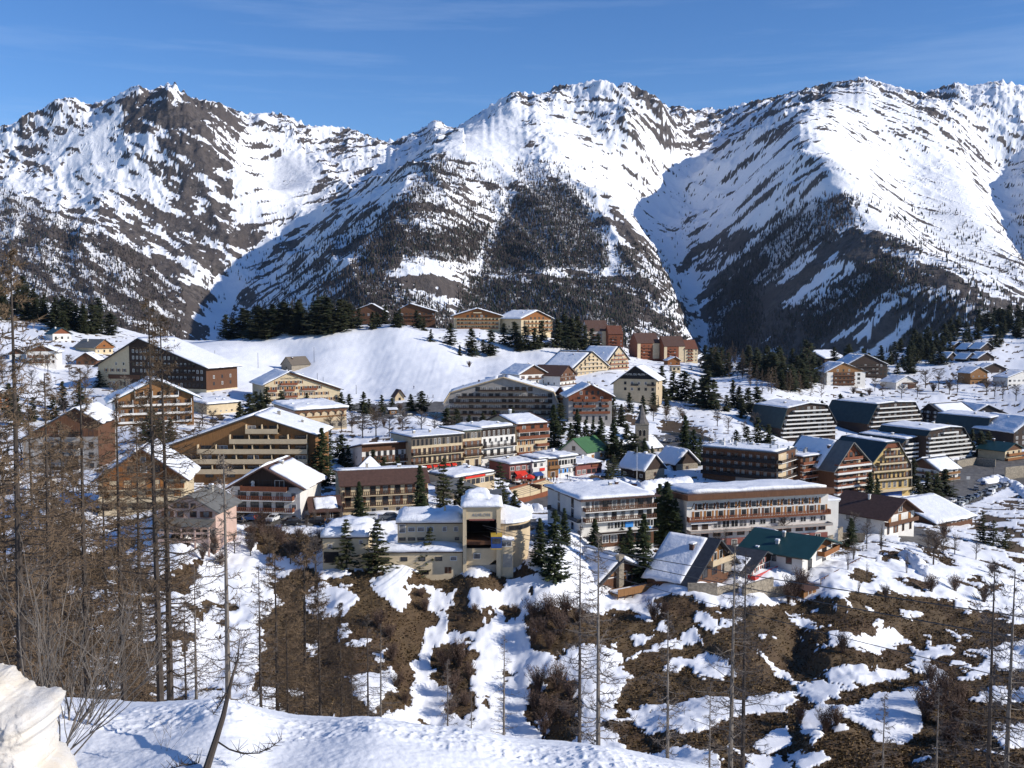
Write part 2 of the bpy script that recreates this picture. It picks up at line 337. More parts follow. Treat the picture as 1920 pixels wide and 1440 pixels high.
for q in [[(475,1112),(515,1098),(522,1125),(502,1157),(478,1152)],[(560,1118),(600,1095),(662,1105),(672,1132),(642,1164),(592,1164),(572,1140)],[(648,1206),(692,1194),(690,1216),(660,1220)],[(420,1172),(480,1178),(505,1216),(450,1262),(425,1250)],[(648,1272),(742,1258),(738,1300),(702,1332),(660,1304)],[(536,1292),(562,1284),(564,1302),(545,1306)],[(440,1302),(520,1288),(534,1350),(440,1345)],[(628,1180),(652,1174),(662,1192),(640,1198)],[(560,1215),(590,1205),(600,1225),(575,1236)],[(700,1225),(728,1218),(722,1245),(705,1246)]]: bare &= ~inpoly(QX, QY, q)
bare = bare.astype(float)
_vis = (DD > 105)
_n = fbm(GX / 4.5, DD / 4.5, 5, 31); _n = rank01(_n)
_left = (1 - smooth(230, 470, PX + _wx * 3)) * smooth(930, 1010, PY) * (DD < 260)
bare = np.where(_vis & (_n < _left * .55), 1.0, bare)
bare = np.where(_vis & (PY > 1100) & (PX < 1000) & (_n > .955), 1.0, bare)             # scattered stones and tufts
bare = np.where(_vis & (PY > 1120) & (PX > 1000) & (_n > .965), 0.0, bare)             # scattered remnants of snow
_vb = ((DD > 235) & (DD < 900) & (_n < .07 + .05 * (PX > 1150))).astype(float)         # thawed spots among the houses
_kn = inpoly(PX, PY, [(330,640),(650,610),(830,620),(1060,655),(1000,700),(860,790),(650,770),(400,730)])
_vb = np.maximum(_vb, ((DD > 225) & (DD < 430) & (PY > 775) & (PX > 180) & (PX < 1780) & (_n < .24))); bare = np.maximum(bare, _vb * (~_kn) * .9)
GZ += _kn * (fbm(GX / 1.4, DD / 45, 3, 44) - .5) * .16 * (DD > 480) * (DD < 760)
bare = np.where((PX > 1790) & (DD > 200) & (DD < 420) & (_n > .5), 0.0, bare)
bare[DD < 60] = 0
_rt = smooth(1560, 1700, PX) * (DD > 780); bare = np.maximum(bare, (_n < .10) * _rt)
_lt = (1 - smooth(200, 330, PX)) * (DD > 560); bare = np.maximum(bare, (_n < .16) * _lt)
asp = np.zeros_like(bare)
for q in ASPHALT: asp = np.maximum(asp, inpoly(PX + _wx * .3, PY + _wy * .3, q) & (DD > 200))
GZ += (1 - bare) * (1 - asp) * .38 * smooth(100, 130, DD) + _rav * bare * (fbm(GX / .9, DD / .9, 3, 41) - .3) * .28
V = np.stack([GX, DD, GZ], -1).reshape(-1, 3)
me = np_mesh('ground', V, grid_faces(*GX.shape))
me.polygons.foreach_set('use_smooth', [True] * len(me.polygons))
for nm, arr in (('bare', bare), ('asphalt', asp)):
    a = me.attributes.new(nm, 'FLOAT', 'POINT'); a.data.foreach_set('value', arr.ravel().astype(np.float32))
def ground_material():
    m, nt, b = new_mat('village_ground')
    at1 = N(nt, 'ShaderNodeAttribute', attribute_name='bare'); at2 = N(nt, 'ShaderNodeAttribute', attribute_name='asphalt')
    n_f = noise_n(nt, 2.3, 6, .7); n_g = noise_n(nt, .45, 5, .6); n_s = noise_n(nt, .06, 4, .6); n_v = noise_n(nt, 9.0, 3, .7)
    grass = mixc(nt, ramp(nt, n_f, .35, .68), (.048, .031, .016), (.140, .090, .044))
    grass = mixc(nt, ramp(nt, n_g, .38, .66), grass, (.084, .056, .028))
    grass = mixc(nt, ramp(nt, n_s, .45, .62), grass, (.074, .043, .023))
    grass = mixc(nt, math_n(nt, 'MULTIPLY', ramp(nt, n_v, .52, .62), .5), grass, (.17, .125, .075))
    snow = mixc(nt, ramp(nt, n_g, .3, .75), (.80, .81, .84), (.88, .88, .89))
    snow = mixc(nt, math_n(nt, 'MULTIPLY', ramp(nt, n_f, .58, .8), .30), snow, (.66, .65, .64))
    tar = mixc(nt, ramp(nt, n_g, .35, .65), (.085, .08, .075), (.15, .14, .13))
    k = math_n(nt, 'ADD', at1.outputs['Fac'], math_n(nt, 'MULTIPLY', math_n(nt, 'SUBTRACT', n_f, .5), 1.0))
    k = math_n(nt, 'ADD', k, math_n(nt, 'MULTIPLY', math_n(nt, 'SUBTRACT', n_v, .5), .45))
    c = mixc(nt, ramp(nt, k, .40, .60), snow, grass)
    k2 = math_n(nt, 'ADD', at2.outputs['Fac'], math_n(nt, 'MULTIPLY', math_n(nt, 'SUBTRACT', n_g, .5), 1.1))
    c = mixc(nt, ramp(nt, k2, .42, .6), c, tar)
    nt.links.new(c, b.inputs['Base Color']); b.inputs['Roughness'].default_value = .75; b.inputs['Specular IOR Level'].default_value = .25
    h = math_n(nt, 'ADD', n_f, math_n(nt, 'MULTIPLY', n_v, .4)); hb = math_n(nt, 'MULTIPLY', h, math_n(nt, 'ADD', math_n(nt, 'MULTIPLY', at1.outputs['Fac'], .85), .12)); bump(nt, b, hb, .5, .22)
    return m
M_GROUND = ground_material()
ground = link('ground', me, M_GROUND); ground['kind'] = 'structure'
# visible profile per column: lets a photo pixel be turned into a ground point
_colA = _A
def hit(px, py, dmin=100.0):
    """ground point seen at the pixel (nearest one beyond dmin)"""
    x, y, z = ray(px, py); a = x / y; j = int(np.clip(np.searchsorted(_colA, a), 0, len(_colA) - 1))
    s = (GZ[:, j] - CAMZ) / _D; t = z / y
    k = np.where((_D > dmin) & (s >= t))[0]
    if len(k) == 0: k = [len(_D) - 1]
    D = _D[k[0]]; return Vector((a * D, D, GZ[k[0], j]))
def gz(x, y):
    a = x / y; j = np.searchsorted(_A, a); i = np.searchsorted(_D, y)
    j = int(min(max(j, 1), len(_A) - 1)); i = int(min(max(i, 1), len(_D) - 1))
    ta = (a - _A[j - 1]) / (_A[j] - _A[j - 1]); td = (y - _D[i - 1]) / (_D[i] - _D[i - 1])
    return float((GZ[i-1, j-1] * (1-ta) + GZ[i-1, j] * ta) * (1-td) + (GZ[i, j-1] * (1-ta) + GZ[i, j] * ta) * td)

# dry grass standing on the thawed slope: one mass
_gr = np.random.default_rng(8); _ii = np.argwhere((bare > .6) & (DD > 112) & (DD < 262) & (np.abs(AA) < .56) & (asp < .5)); _ii = _ii[_gr.integers(0, len(_ii), 80000)]
_bx = GX[_ii[:, 0], _ii[:, 1]] + _gr.normal(0, .25, len(_ii)); _by = DD[_ii[:, 0], _ii[:, 1]] + _gr.normal(0, .3, len(_ii)); _bz = GZ[_ii[:, 0], _ii[:, 1]]
_h = _gr.uniform(.08, .30, len(_ii)) * (.5 + 1.0 * fbm(_bx / 5, _by / 5, 3, 66)); _w = _gr.uniform(.06, .18, len(_ii)); _t = _gr.uniform(0, 6.28, len(_ii)); _v = np.zeros((len(_ii), 4, 3))
_v[:, 0] = np.stack([_bx - np.cos(_t) * _w, _by - np.sin(_t) * _w, _bz - .05], -1); _v[:, 1] = np.stack([_bx + np.cos(_t) * _w, _by + np.sin(_t) * _w, _bz - .05], -1)
_v[:, 2] = np.stack([_bx + np.cos(_t) * _w * .7 + _gr.normal(0, .15, len(_ii)), _by + np.sin(_t) * _w * .7 - .1, _bz + _h * _gr.uniform(.5, 1, len(_ii))], -1); _v[:, 3] = np.stack([_bx - np.cos(_t) * _w * .5 + _gr.normal(0, .15, len(_ii)), _by - .2, _bz + _h], -1)
dg_ = link('dry_grass', np_mesh('dry_grass', _v.reshape(-1, 3), np.arange(len(_ii) * 4).reshape(-1, 4), (_gr.random(len(_ii)) < .35).astype(int)), [simple('dry_grass_brown', (.112, .072, .035), .95, .5, .9), simple('dry_grass_straw', (.185, .128, .064), .95, .4, .9)]); tag(dg_, 'dry brown grass on the thawed slope', 'grass', kind='stuff')
# ------------------------------------------------------------ mountains
ML = [  # ridge, spur and valley lines: (px, py, D)
 # left massif skyline
 [(-500,300,4000),(-150,255,3900),(0,242,3800),(60,216,3800),(140,183,3800),(180,195,3780),(215,186,3750),(245,176,3700),(270,162,3680),(288,172,3670),(310,163,3660),(335,157,3650),(355,172,3680),(380,188,3720),(410,196,3800),(440,203,3950),(470,213,4050),(540,217,4200),(580,232,4300),(640,236,4350),(680,248,4420),(720,264,4500)],
 # left rocky spur
 [(335,157,3650),(360,200,3540),(385,240,3440),(420,290,3350),(455,340,3260),(453,400,3150),(425,445,3010),(385,490,2870),(362,540,2710),(342,600,2540),(330,660,2350)],
 [(245,176,3700),(235,240,3520),(220,320,3300),(260,420,2980),(280,520,2680),(270,640,2280)],
 [(0,242,3800),(60,300,3500),(120,340,3300)],
 [(-200,420,2900),(0,420,2850),(120,430,2820),(200,460,2760)],[(-200,540,2450),(0,540,2450),(150,550,2450)],
 [(-500,640,2150),(0,640,2150),(200,660,2150),(330,680,2150)],
 # first valley
 [(398,640,2480),(398,612,2590),(395,575,2710),(413,520,2850),(455,475,2960),(510,440,3060),(560,395,3210),(590,335,3500),(575,285,3800)],
 [(500,300,3750),(480,360,3480)],
 # centre massif skyline
 [(720,264,4500),(760,255,4400),(790,245,4300),(820,226,4150),(842,237,4000)],[(850,240,3400),(880,225,3420),(930,191,3470),(970,172,3520),(1010,178,3560),(1040,161,3640),(1075,161,3700),(1120,150,3760),(1145,163,3760),(1165,152,3720),(1195,166,3680),(1228,184,3640),(1245,204,3640)],
 # edge between the lit front and the shaded left flank
 [(850,240,3400),(843,262,3080),(812,310,2740),(782,350,2560),(748,410,2390),(713,490,2230),(693,560,2090),(688,640,1950)],
 [(700,350,3450),(740,300,3650)],
 # gully down the middle
 [(970,172,3520),(962,240,3270),(952,330,2880),(932,420,2600),(900,490,2400),(880,540,2250),(852,600,2100),(850,660,1980)],
 [(870,330,2700),(850,400,2460),(820,470,2290),(790,560,2090)],
 [(1010,178,3560),(1030,260,3180),(1062,340,2860),(1100,420,2580),(1125,500,2370),(1140,580,2160),(1150,670,1980)],
 [(1010,360,2780),(1000,440,2520),(990,520,2300),(980,620,2080)],
 # right outline of the centre massif
 [(1062,340,2860),(1140,372,2800),(1168,402,2720),(1212,446,2620),(1247,505,2500),(1278,580,2340),(1295,650,2180)],
 [(1165,152,3720),(1180,210,3500),(1195,260,3380)],[(1075,161,3700),(1090,220,3480),(1115,270,3300),(1140,320,3150)],
 # second valley
 [(1325,700,2300),(1325,650,2450),(1315,605,2560),(1295,560,2680),(1270,500,2850),(1245,450,3020),(1222,395,3250),(1245,330,3480),(1290,290,3700),(1335,262,3950)],
 # right massif skyline
 [(1245,204,3640),(1260,200,4300),(1300,207,4500),(1340,206,4500),(1370,196,4400),(1440,181,4250),(1500,166,4180),(1560,152,4080),(1605,145,4000),(1640,155,4080),(1720,178,4250),(1780,156,4150),(1800,161,4150),(1860,150,4150),(1900,162,4200),(1960,180,4250),(2100,210,4300),(2500,260,4400)],
 # spur between shade and light
 [(1605,145,4000),(1570,185,3620),(1520,203,3280),(1492,230,3050),(1498,270,2830),(1522,320,2610),(1545,358,2460),(1590,395,2330),(1625,450,2190),(1668,500,2080),(1730,550,1990),(1800,590,1910),(1860,640,1840)],
 [(1520,203,3280),(1440,222,3420),(1385,255,3560),(1340,300,3520)],
 [(1420,330,3230)],[(1480,450,2560),(1450,530,2400),(1430,610,2260)],
 [(1700,300,3300),(1700,370,2950),(1740,450,2600),(1800,530,2300)],[(1780,156,4150),(1790,230,3700),(1800,310,3350),(1840,390,2950),(1890,470,2600)],
 [(1880,310,3700),(1885,380,3400),(1910,450,3050),(1960,520,2650)],[(1990,250,3700),(1975,330,3300),(1990,420,2900),(2020,520,2450)],
 [(400,690,2000),(690,690,1900),(1000,690,1880),(1300,720,2000),(1500,700,2000),(1900,680,1800),(2400,680,1800)],[(2300,400,3000),(2400,560,2400)],[(-500,450,2900)],
]
_mp = []
for ln in ML:
    pts = [at(*q) for q in ln]
    _mp.append(pts[0])
    for a, b in zip(pts, pts[1:]):
        n = max(1, int((b.xy - a.xy).length / 75))
        for i in range(1, n + 1): _mp.append(a.lerp(b, i / n))
for x in range(-5000, 6001, 700): _mp.append(Vector((x, 6200, 300.0)))
for x in range(-2200, 2600, 400): _mp.append(Vector((x, 1250, -90.0))); 
for x in range(-2400, 2600, 400): _mp.append(Vector((x, 1600, -75.0)))
_keep = []; _seen = set()
for p in _mp:
    k = (round(p.x / 25), round(p.y / 25))
    if k not in _seen: _seen.add(k); _keep.append(p)
_mrbf = RBF([(p.x / 1000, p.y / 1000) for p in _keep], [p.z for p in _keep], .03)
_MD = np.concatenate([np.exp(np.arange(math.log(1250), math.log(2000), .008)), np.exp(np.arange(math.log(2000), math.log(4750), .0026)), np.exp(np.arange(math.log(4750), math.log(6200), .02))])
_MA = np.concatenate([np.linspace(-.95, -.56, 40)[:-1], np.linspace(-.56, .56, 960), np.linspace(.56, .95, 40)[1:]])
MA, MD = np.meshgrid(_MA, _MD); MX = MA * MD
MZ = _mrbf(MX / 1000, MD / 1000)
_el = smooth(-80, 250, MZ)
_px0, _py0 = proj(MX, MD, MZ)
CALM = [[(1560,345),(1700,330),(1900,430),(1925,540),(1760,500),(1650,450)],[(1345,300),(1440,230),(1495,240),(1500,300),(1440,380),(1330,400)],[(1000,215),(1060,200),(1100,240),(1110,300),(1060,300)],[(850,245),(970,180),(985,260),(990,330),(955,330),(930,330),(860,300),(830,300)],[(1190,250),(1345,265),(1330,310),(1240,420),(1180,390),(1120,290)],[(395,640),(375,580),(400,520),(480,465),(530,420),(520,455),(440,560),(420,640)],[(470,235),(560,260),(600,320),(560,390),(520,420),(450,420),(430,300)],
        [(1500,205),(1600,150),(1720,185),(1760,260),(1700,330),(1560,340),(1505,270)],[(1740,260),(1880,300),(1900,430),(1800,400)],[(60,240),(225,200),(235,260),(200,330),(80,300)],[(1235,440),(1265,500),(1310,560),(1335,660),(1315,660),(1280,570),(1245,490)]]
_calm = np.zeros_like(MZ)
for q in CALM: _calm = np.maximum(_calm, inpoly(_px0, _py0, q).astype(float))
for _ in range(6):
    for ax in (0, 1):
        for sh in (7, -7): _calm = (_calm * 2 + np.roll(_calm, sh, ax)) / 3
_rough = _el * (1 - .82 * _calm)
_wq = (fbm(MX / 260, MD / 260, 3, 55) - .5) * 120; _fl = MX + MD * .45 + _wq * .6
def zero(n): return n - n.mean()
MZ += _rough * (zero(ridged((MX + _wq) / 330, (MD + _wq) / 330, 6, 61, .52)) * 50 + zero(ridged((MX + _wq) / 85, (MD - _wq) / 85, 6, 63, .62)) * (14 + 26 * smooth(350, 750, MZ)) + zero(ridged(_fl / 150, MZ / 520 + 7, 3, 67, .5)) * 42)
# bring the crest line back to the height it has in the photograph
_sk = np.array([(-500,300),(-150,255),(0,242),(12,236),(40,232),(60,214),(90,206),(118,186),(150,182),(178,196),(215,186),(236,176),(262,161),(276,160),(290,170),(312,162),(333,154),(352,170),(372,184),(386,186),(420,192),(440,202),(470,213),(520,211),(545,216),(585,236),(620,236),(660,240),(690,252),(722,264),(745,262),(790,243),(820,223),(842,237),(855,240),(880,224),(930,191),(965,171),(1000,175),(1022,174),(1040,160),(1075,158),(1115,149),(1140,152),(1155,163),(1167,152),(1195,165),(1228,182),(1246,200),(1270,198),(1300,207),(1320,201),(1345,206),(1400,190),(1440,182),(1500,166),(1545,154),(1585,150),(1605,143),(1650,157),(1715,174),(1735,168),(1780,154),(1805,161),(1858,150),(1900,160),(1960,178),(2100,208),(2500,258)], float)
_tg = np.interp(960 + F * _MA, _sk[:, 0], _sk[:, 1])
for _it in range(3):
    px_, py_ = proj(MX, MD, MZ); jm = py_.argmin(0); act = py_[jm, np.arange(len(_MA))]; err = _tg - act
    err = np.convolve(np.pad(err, 4, 'edge'), np.ones(9) / 9, 'valid')
    Dm = _MD[jm]; MZ -= (err[None] * MD / F) * np.exp(-((py_ - act[None]) / 55.0) ** 2) * (MD > Dm[None] - 900)
MPX, MPY = proj(MX, MD, MZ)
# coverage maps written on a coarse grid over the massif (0 snow .. 9 bare rock)
RG = """
4553366544444334433555557765311112566
4553378654434334433566567765321112566
4413268774434444113445423222333355300
3323346674534444310244420354232343222
5433456863556554432132320455432323322
6656668972755555434437334565433333322
6666689755555655544478826666544444333
6666788832666634343458984577766554443
6555688823776543343458987677766555544
6666688843776654443458988578776666555
6666688855777666556668998778777766666
"""
_rg = np.array([[int(c) for c in l] for l in RG.split()], float)[:, :31]
def sample_grid(g, px, py, y0=200.0, dy=50.0, dx=64.0):
    u = np.clip(px / dx, 0, g.shape[1] - 1.001); v = np.clip((py - y0) / dy, 0, g.shape[0] - 1.001)
    i = u.astype(int); j = v.astype(int); fu = u - i; fv = v - j
    return (g[j, i] * (1 - fu) + g[j, i + 1] * fu) * (1 - fv) + (g[j + 1, i] * (1 - fu) + g[j + 1, i + 1] * fu) * fv
_wp = (fbm((MX + MD * .2) / 140, (MZ + MD * .45) / 140, 4, 71) - .5) * 90
_wp2 = (fbm((MX - MD * .2) / 140, (MZ + MD * .45) / 140, 4, 72) - .5) * 70
rk = sample_grid(_rg, MPX + _wp, MPY + _wp2) / 9.0 * .92; rk = rk ** 1.2; rk *= 1 - .58 * _calm
ROCKY = [[(255,170),(335,158),(400,195),(470,215),(525,262),(530,300),(470,290),(420,285),(430,320),(462,345),(455,400),(420,455),(385,500),(350,590),(330,640),(270,640),(215,450),(235,400),(330,395),(345,330),(300,260),(235,250),(225,190)],
         [(1140,372),(1168,402),(1212,446),(1247,505),(1290,640),(1150,680),(1130,560),(1160,470)]]
for q in ROCKY: rk = np.where(inpoly(MPX + _wp * .5, MPY + _wp2 * .5, q), np.maximum(rk, .68), rk)
CLEAN = [[(850,245),(970,180),(985,260),(990,330),(955,330),(930,330),(860,300),(830,300)],[(1200,260),(1340,280),(1330,310),(1230,400),(1180,380),(1130,300)],[(395,640),(375,580),(400,520),(480,465),(530,420),(520,455),(440,560),(420,640)],
         [(945,330),(962,330),(945,400),(915,460),(905,515),(888,515),(893,470),(925,410)],[(1235,440),(1265,500),(1310,560),(1335,660),(1315,660),(1280,570),(1245,490)],[(470,230),(560,260),(600,320),(560,390),(520,420),(440,420),(430,300)],
         [(750,480),(860,490),(850,520),(760,515)],[(900,512),(985,515),(985,525),(900,522)]]
for q in CLEAN: rk = np.where(inpoly(MPX + _wp * .25, MPY + _wp2 * .25, q), rk * .3, rk)
def streak(phi, seed):
    c, s = math.cos(phi), math.sin(phi); zz = MZ + MD * .25
    u = MX * c + zz * s; v = -MX * s + zz * c
    return fbm(u / 80, v / 19, 6, seed, .70)
_sL, _s0, _sR = streak(-.62, 81), streak(-.1, 82), streak(.60, 83)
_pL = (1 - smooth(400, 520, MPX)) + smooth(1500, 1640, MPX - (MPY - 250) * .45) + smooth(1130, 1180, MPX) * (1 - smooth(1230, 1300, MPX)); _pL = np.clip(_pL, 0, 1)
_p0 = smooth(690, 790, MPX) * (1 - smooth(1130, 1180, MPX)); _pR = np.clip(1 - _pL - _p0, 0, 1)
_sn = (_sL * _pL + _s0 * _p0 + _sR * _pR) / (_pL + _p0 + _pR + 1e-6)
_slope = np.hypot(np.gradient(MZ, axis=1) / np.gradient(MX, axis=1), np.gradient(MZ, axis=0) / np.gradient(MD, axis=0))
_sn = rank01(_sn) - .22 * (smooth(.55, 1.5, _slope) - .35)
rock = np.clip(.5 + (rk - _sn) * 4.0, 0, 1)
# woods: (polygon, density, share of dark pines)
WOODS = [([(965,365),(1000,352),(1062,345),(1100,395),(1125,445),(1140,505),(1040,503),(905,512),(915,462),(945,405)], 1.0, .25),
 ([(720,432),(780,442),(890,420),(918,432),(893,492),(820,486),(740,478),(680,510)], .85, .2),([(770,352),(835,292),(930,320),(945,365),(905,420),(780,432),(720,440)], .40, .1),
 ([(850,292),(828,300),(740,400),(690,480),(640,560),(690,620),(725,520),(765,430),(805,352)], .75, .15),([(858,565),(900,512),(1000,530),(1130,520),(1180,600),(1150,680),(870,660)], .85, .35),
 ([(690,600),(720,520),(800,560),(850,600),(840,680),(690,660)], .65, .2),([(1390,480),(1470,400),(1590,362),(1608,402),(1500,478),(1380,568),(1330,560)], .75, .1),
 ([(1330,560),(1400,520),(1430,600),(1390,680),(1325,660)], .8, .1),([(1510,590),(1620,500),(1692,488),(1682,535),(1600,595),(1500,660)], .75, .3),
 ([(1540,350),(1640,385),(1800,400),(1960,450),(1960,640),(1700,620),(1640,480)], .13, .4),([(1640,480),(1700,500),(1800,590),(1960,600),(1960,680),(1700,660)], .40, .4),
 ([(0,350),(100,400),(230,455),(350,560),(335,650),(0,640)], .62, .1),([(470,590),(600,450),(720,380),(765,395),(690,540),(570,640)], .45, .1),([(960,300),(1060,320),(1070,345),(965,362)], .45, .1),
 ([(1150,470),(1210,450),(1250,510),(1290,650),(1150,690)], .45, .4),([(1250,330),(1330,350),(1330,560),(1260,480)], .06, .1),([(380,540),(500,455),(560,440),(480,560),(400,620)], .12, .2),
 ([(1440,590),(1560,560),(1500,700),(1400,700)], .5, .1),([(1880,400),(1990,380),(1990,480),(1900,470)], .25, .2)]
wood = np.zeros_like(rk)
for q, d, _k in WOODS: wood = np.maximum(wood, d * inpoly(MPX + _wp * .3, MPY + _wp2 * .3, q))
V = np.stack([MX, MD, MZ], -1).reshape(-1, 3)
me = np_mesh('mountains', V, grid_faces(*MX.shape)); me.polygons.foreach_set('use_smooth', [True] * len(me.polygons))
for nm, arr in (('rock', rock), ('wood', wood)):
    a = me.attributes.new(nm, 'FLOAT', 'POINT'); a.data.foreach_set('value', arr.ravel().astype(np.float32))
def mountain_material():
    m, nt, b = new_mat('snow_and_rock')
    r = N(nt, 'ShaderNodeAttribute', attribute_name='rock'); w = N(nt, 'ShaderNodeAttribute', attribute_name='wood')
    n1 = noise_n(nt, .055, 6, .68); n2 = noise_n(nt, .012, 5, .6); n3 = noise_n(nt, .2, 3, .6)
    k = math_n(nt, 'ADD', r.outputs['Fac'], math_n(nt, 'MULTIPLY', math_n(nt, 'SUBTRACT', n1, .5), 1.1))
    rockc = mixc(nt, ramp(nt, n1, .35, .66), (.036, .031, .030), (.15, .128, .115))
    rockc = mixc(nt, ramp(nt, n2, .42, .62), rockc, (.09, .074, .066))
    snow = mixc(nt, ramp(nt, n2, .3, .7), (.82, .83, .86), (.90, .90, .91))
    c = mixc(nt, ramp(nt, k, .40, .62), snow, rockc)
    kw = math_n(nt, 'MULTIPLY', math_n(nt, 'ADD', w.outputs['Fac'], math_n(nt, 'MULTIPLY', math_n(nt, 'SUBTRACT', n3, .5), 1.2)), .8)
    c = mixc(nt, math_n(nt, 'MULTIPLY', ramp(nt, kw, .35, .75), .55), c, (.06, .048, .042))
    nt.links.new(c, b.inputs['Base Color']); b.inputs['Roughness'].default_value = .8; b.inputs['Specular IOR Level'].default_value = .15
    bump(nt, b, math_n(nt, 'MULTIPLY', n1, k), .6, 9.0)
    return m
mountains = link('mountains', me, mountain_material()); mountains['kind'] = 'structure'
# ---- the woods on the far slopes: thousands of bare larches and dark pines, one mass
_runmin = np.minimum.accumulate(MPY, axis=0)
rng = np.random.default_rng(5)
TX, TY, TZ, TK = [], [], [], []
def scatter_wood(poly, dens, kd):
    xs = [p[0] for p in poly]; ys = [p[1] for p in poly]; x0, x1, y0, y1 = min(xs), max(xs), min(ys), max(ys)
    n = int((x1 - x0) * (y1 - y0) * (.16 if dens < .8 else .24) * dens)
    px = rng.uniform(x0, x1, n); py = rng.uniform(y0, y1, n)
    clump = vnoise(px / 34, py / 22, 91) * .6 + vnoise(px / 11, py / 8, 92) * .4
    ok = inpoly(px + rng.normal(0, 12, n), py + rng.normal(0, 9, n), poly) & (clump > (.62 - .55 * dens) * .8); px, py = px[ok], py[ok]
    for x, y in zip(px, py):
        j = int(np.clip(np.searchsorted(_MA, (x - 960) / F * 1.002), 0, len(_MA) - 1)); col = _runmin[:, j]
        i = int(np.searchsorted(-col, -y))
        if 2 < i < len(_MD) - 2 and abs(MPY[i, j] - y) < 14:
            TX.append(MX[i, j] + rng.uniform(-3, 3)); TY.append(MD[i, j] + rng.uniform(-4, 4)); TZ.append(MZ[i, j]); TK.append(rng.random() < kd)
for q, d, k in WOODS: scatter_wood(q, d, k)
TX, TY, TZ, TK = map(np.array, (TX, TY, TZ, TK)); n = len(TX)
hh = rng.uniform(6, 12, n) * (1 + .15 * rng.standard_normal(n)); ww = np.where(TK, hh * .19, hh * .15)
ang = rng.uniform(0, 6.28, n)
vs = np.zeros((n, 9, 3))
for k in range(4):
    t = ang + k * math.pi / 2
    vs[:, k, 0] = TX + np.cos(t) * ww * rng.uniform(.6, 1.2, n); vs[:, k, 1] = TY + np.sin(t) * ww * rng.uniform(.6, 1.2, n); vs[:, k, 2] = TZ + hh * rng.uniform(.10, .3, n)
    vs[:, 4 + k, 0] = TX + np.cos(t) * .25; vs[:, 4 + k, 1] = TY + np.sin(t) * .25; vs[:, 4 + k, 2] = TZ - 1.5
vs[:, 8, 0] = TX; vs[:, 8, 1] = TY; vs[:, 8, 2] = TZ + hh
base = (np.arange(n) * 9)[:, None]
tri = np.concatenate([base + np.array([k, (k + 1) % 4, 8])[None] for k in range(4)]); quad = np.concatenate([base + np.array([k, 4 + k, 4 + (k + 1) % 4, (k + 1) % 4])[None] for k in range(4)])
mi = np.concatenate([np.tile(TK.astype(int), 4), np.zeros(4 * n, int)])
M_FARLARCH = simple('bare_larch_wood', (.062, .048, .041), .9, .45, .02); M_FARPINE = simple('far_pine', (.022, .030, .018), .9, .4, .02)
me = np_mesh('far_woods', vs.reshape(-1, 3), [tri, quad], mi)
o = link('far_woods', me, [M_FARLARCH, M_FARPINE]); tag(o, 'bare brown larch woods and dark pines covering the far mountain slopes', 'woods', kind='stuff')
print('far trees', n)
# ------------------------------------------------------------ building materials
def plank(name, col, var=.35): return simple(name, col, .8, var, 1.0, vec=(7, 7, .5))
MT = dict(
 cream=simple('cream_render', (.56, .45, .29), .85, .12, .6), beige=simple('beige_render', (.50, .39, .25), .85, .12, .6), white=simple('white_render', (.66, .63, .58), .85, .10, .6),
 grey=simple('grey_render', (.29, .265, .24), .85, .15, .6), pink=simple('pink_render', (.52, .36, .29), .85, .12, .6), yellow=simple('yellow_render', (.50, .36, .15), .85, .12, .6),
 red=simple('red_render', (.24, .085, .07), .85, .2, .6), stone=simple('rubble_stone', (.27, .23, .175), .9, .5, 2.2, bumpd=.08), concrete=simple('raw_concrete', (.36, .33, .28), .9, .2, .7),
 brown=plank('brown_timber', (.115, .052, .026)), dark=plank('dark_timber', (.040, .024, .017)), black=plank('black_timber', (.012, .010, .011)), orange=plank('orange_timber', (.235, .092, .028)),
 honey=plank('honey_timber', (.235, .115, .042)), rust=plank('rust_timber', (.19, .062, .028)), greywood=plank('grey_timber', (.14, .115, .09)),
 slate=simple('slate_roof', (.050, .052, .058), .6, .3, 1.4), tile=simple('brown_roof', (.085, .045, .034), .8, .25, 1.5), redtile=simple('red_roof', (.14, .052, .03), .8, .25, 1.5),
 green=simple('green_metal_roof', (.014, .05, .05), .45, .2, .5), grass=simple('bright_green_roof', (.060, .145, .060), .5, .15, .5), bluegreen=simple('blue_green_roof', (.022, .040, .042), .5, .25, .5), greyroof=simple('grey_sheet_roof', (.15, .145, .13), .6, .2, .8),
 frame_w=simple('white_frame', (.62, .60, .56), .6, .08, 2), frame_b=simple('brown_frame', (.14, .06, .03), .7, .2, 2), frame_o=simple('orange_shutter', (.34, .15, .045), .7, .2, 2), metal=simple('galvanised_metal', (.34, .35, .36), .45, .2, 1, metallic=.6),
 iron=simple('dark_iron', (.03, .03, .032), .5, .2, 1), redcloth=simple('red_canvas', (.62, .035, .02), .8, .15, .8), bluecloth=simple('blue_canvas', (.02, .06, .22), .8, .15, .8), skyblue=simple('blue_signboard', (.05, .25, .62), .6, .1, .8), wcloth=simple('white_canvas', (.7, .7, .68), .8, .1, .8), rubber=simple('tyre_rubber', (.015, .015, .015), .9, .2, 3))
def glass_mat():
    m, nt, b = new_mat('window_glass'); n = noise_n(nt, .35, 3, .6); nt.links.new(ramp(nt, n, .35, .7, (.008, .009, .012), (.06, .058, .055)), b.inputs['Base Color'])
    b.inputs['Roughness'].default_value = .12; b.inputs['Specular IOR Level'].default_value = .5; return m
MT['glass'] = glass_mat()
def curtain_mat():
    m, nt, b = new_mat('curtained_glass'); n = noise_n(nt, .5, 3, .6); nt.links.new(ramp(nt, n, .4, .6, (.03, .03, .035), (.30, .29, .28)), b.inputs['Base Color'])
    b.inputs['Roughness'].default_value = .15; return m
MT['curtain'] = curtain_mat()
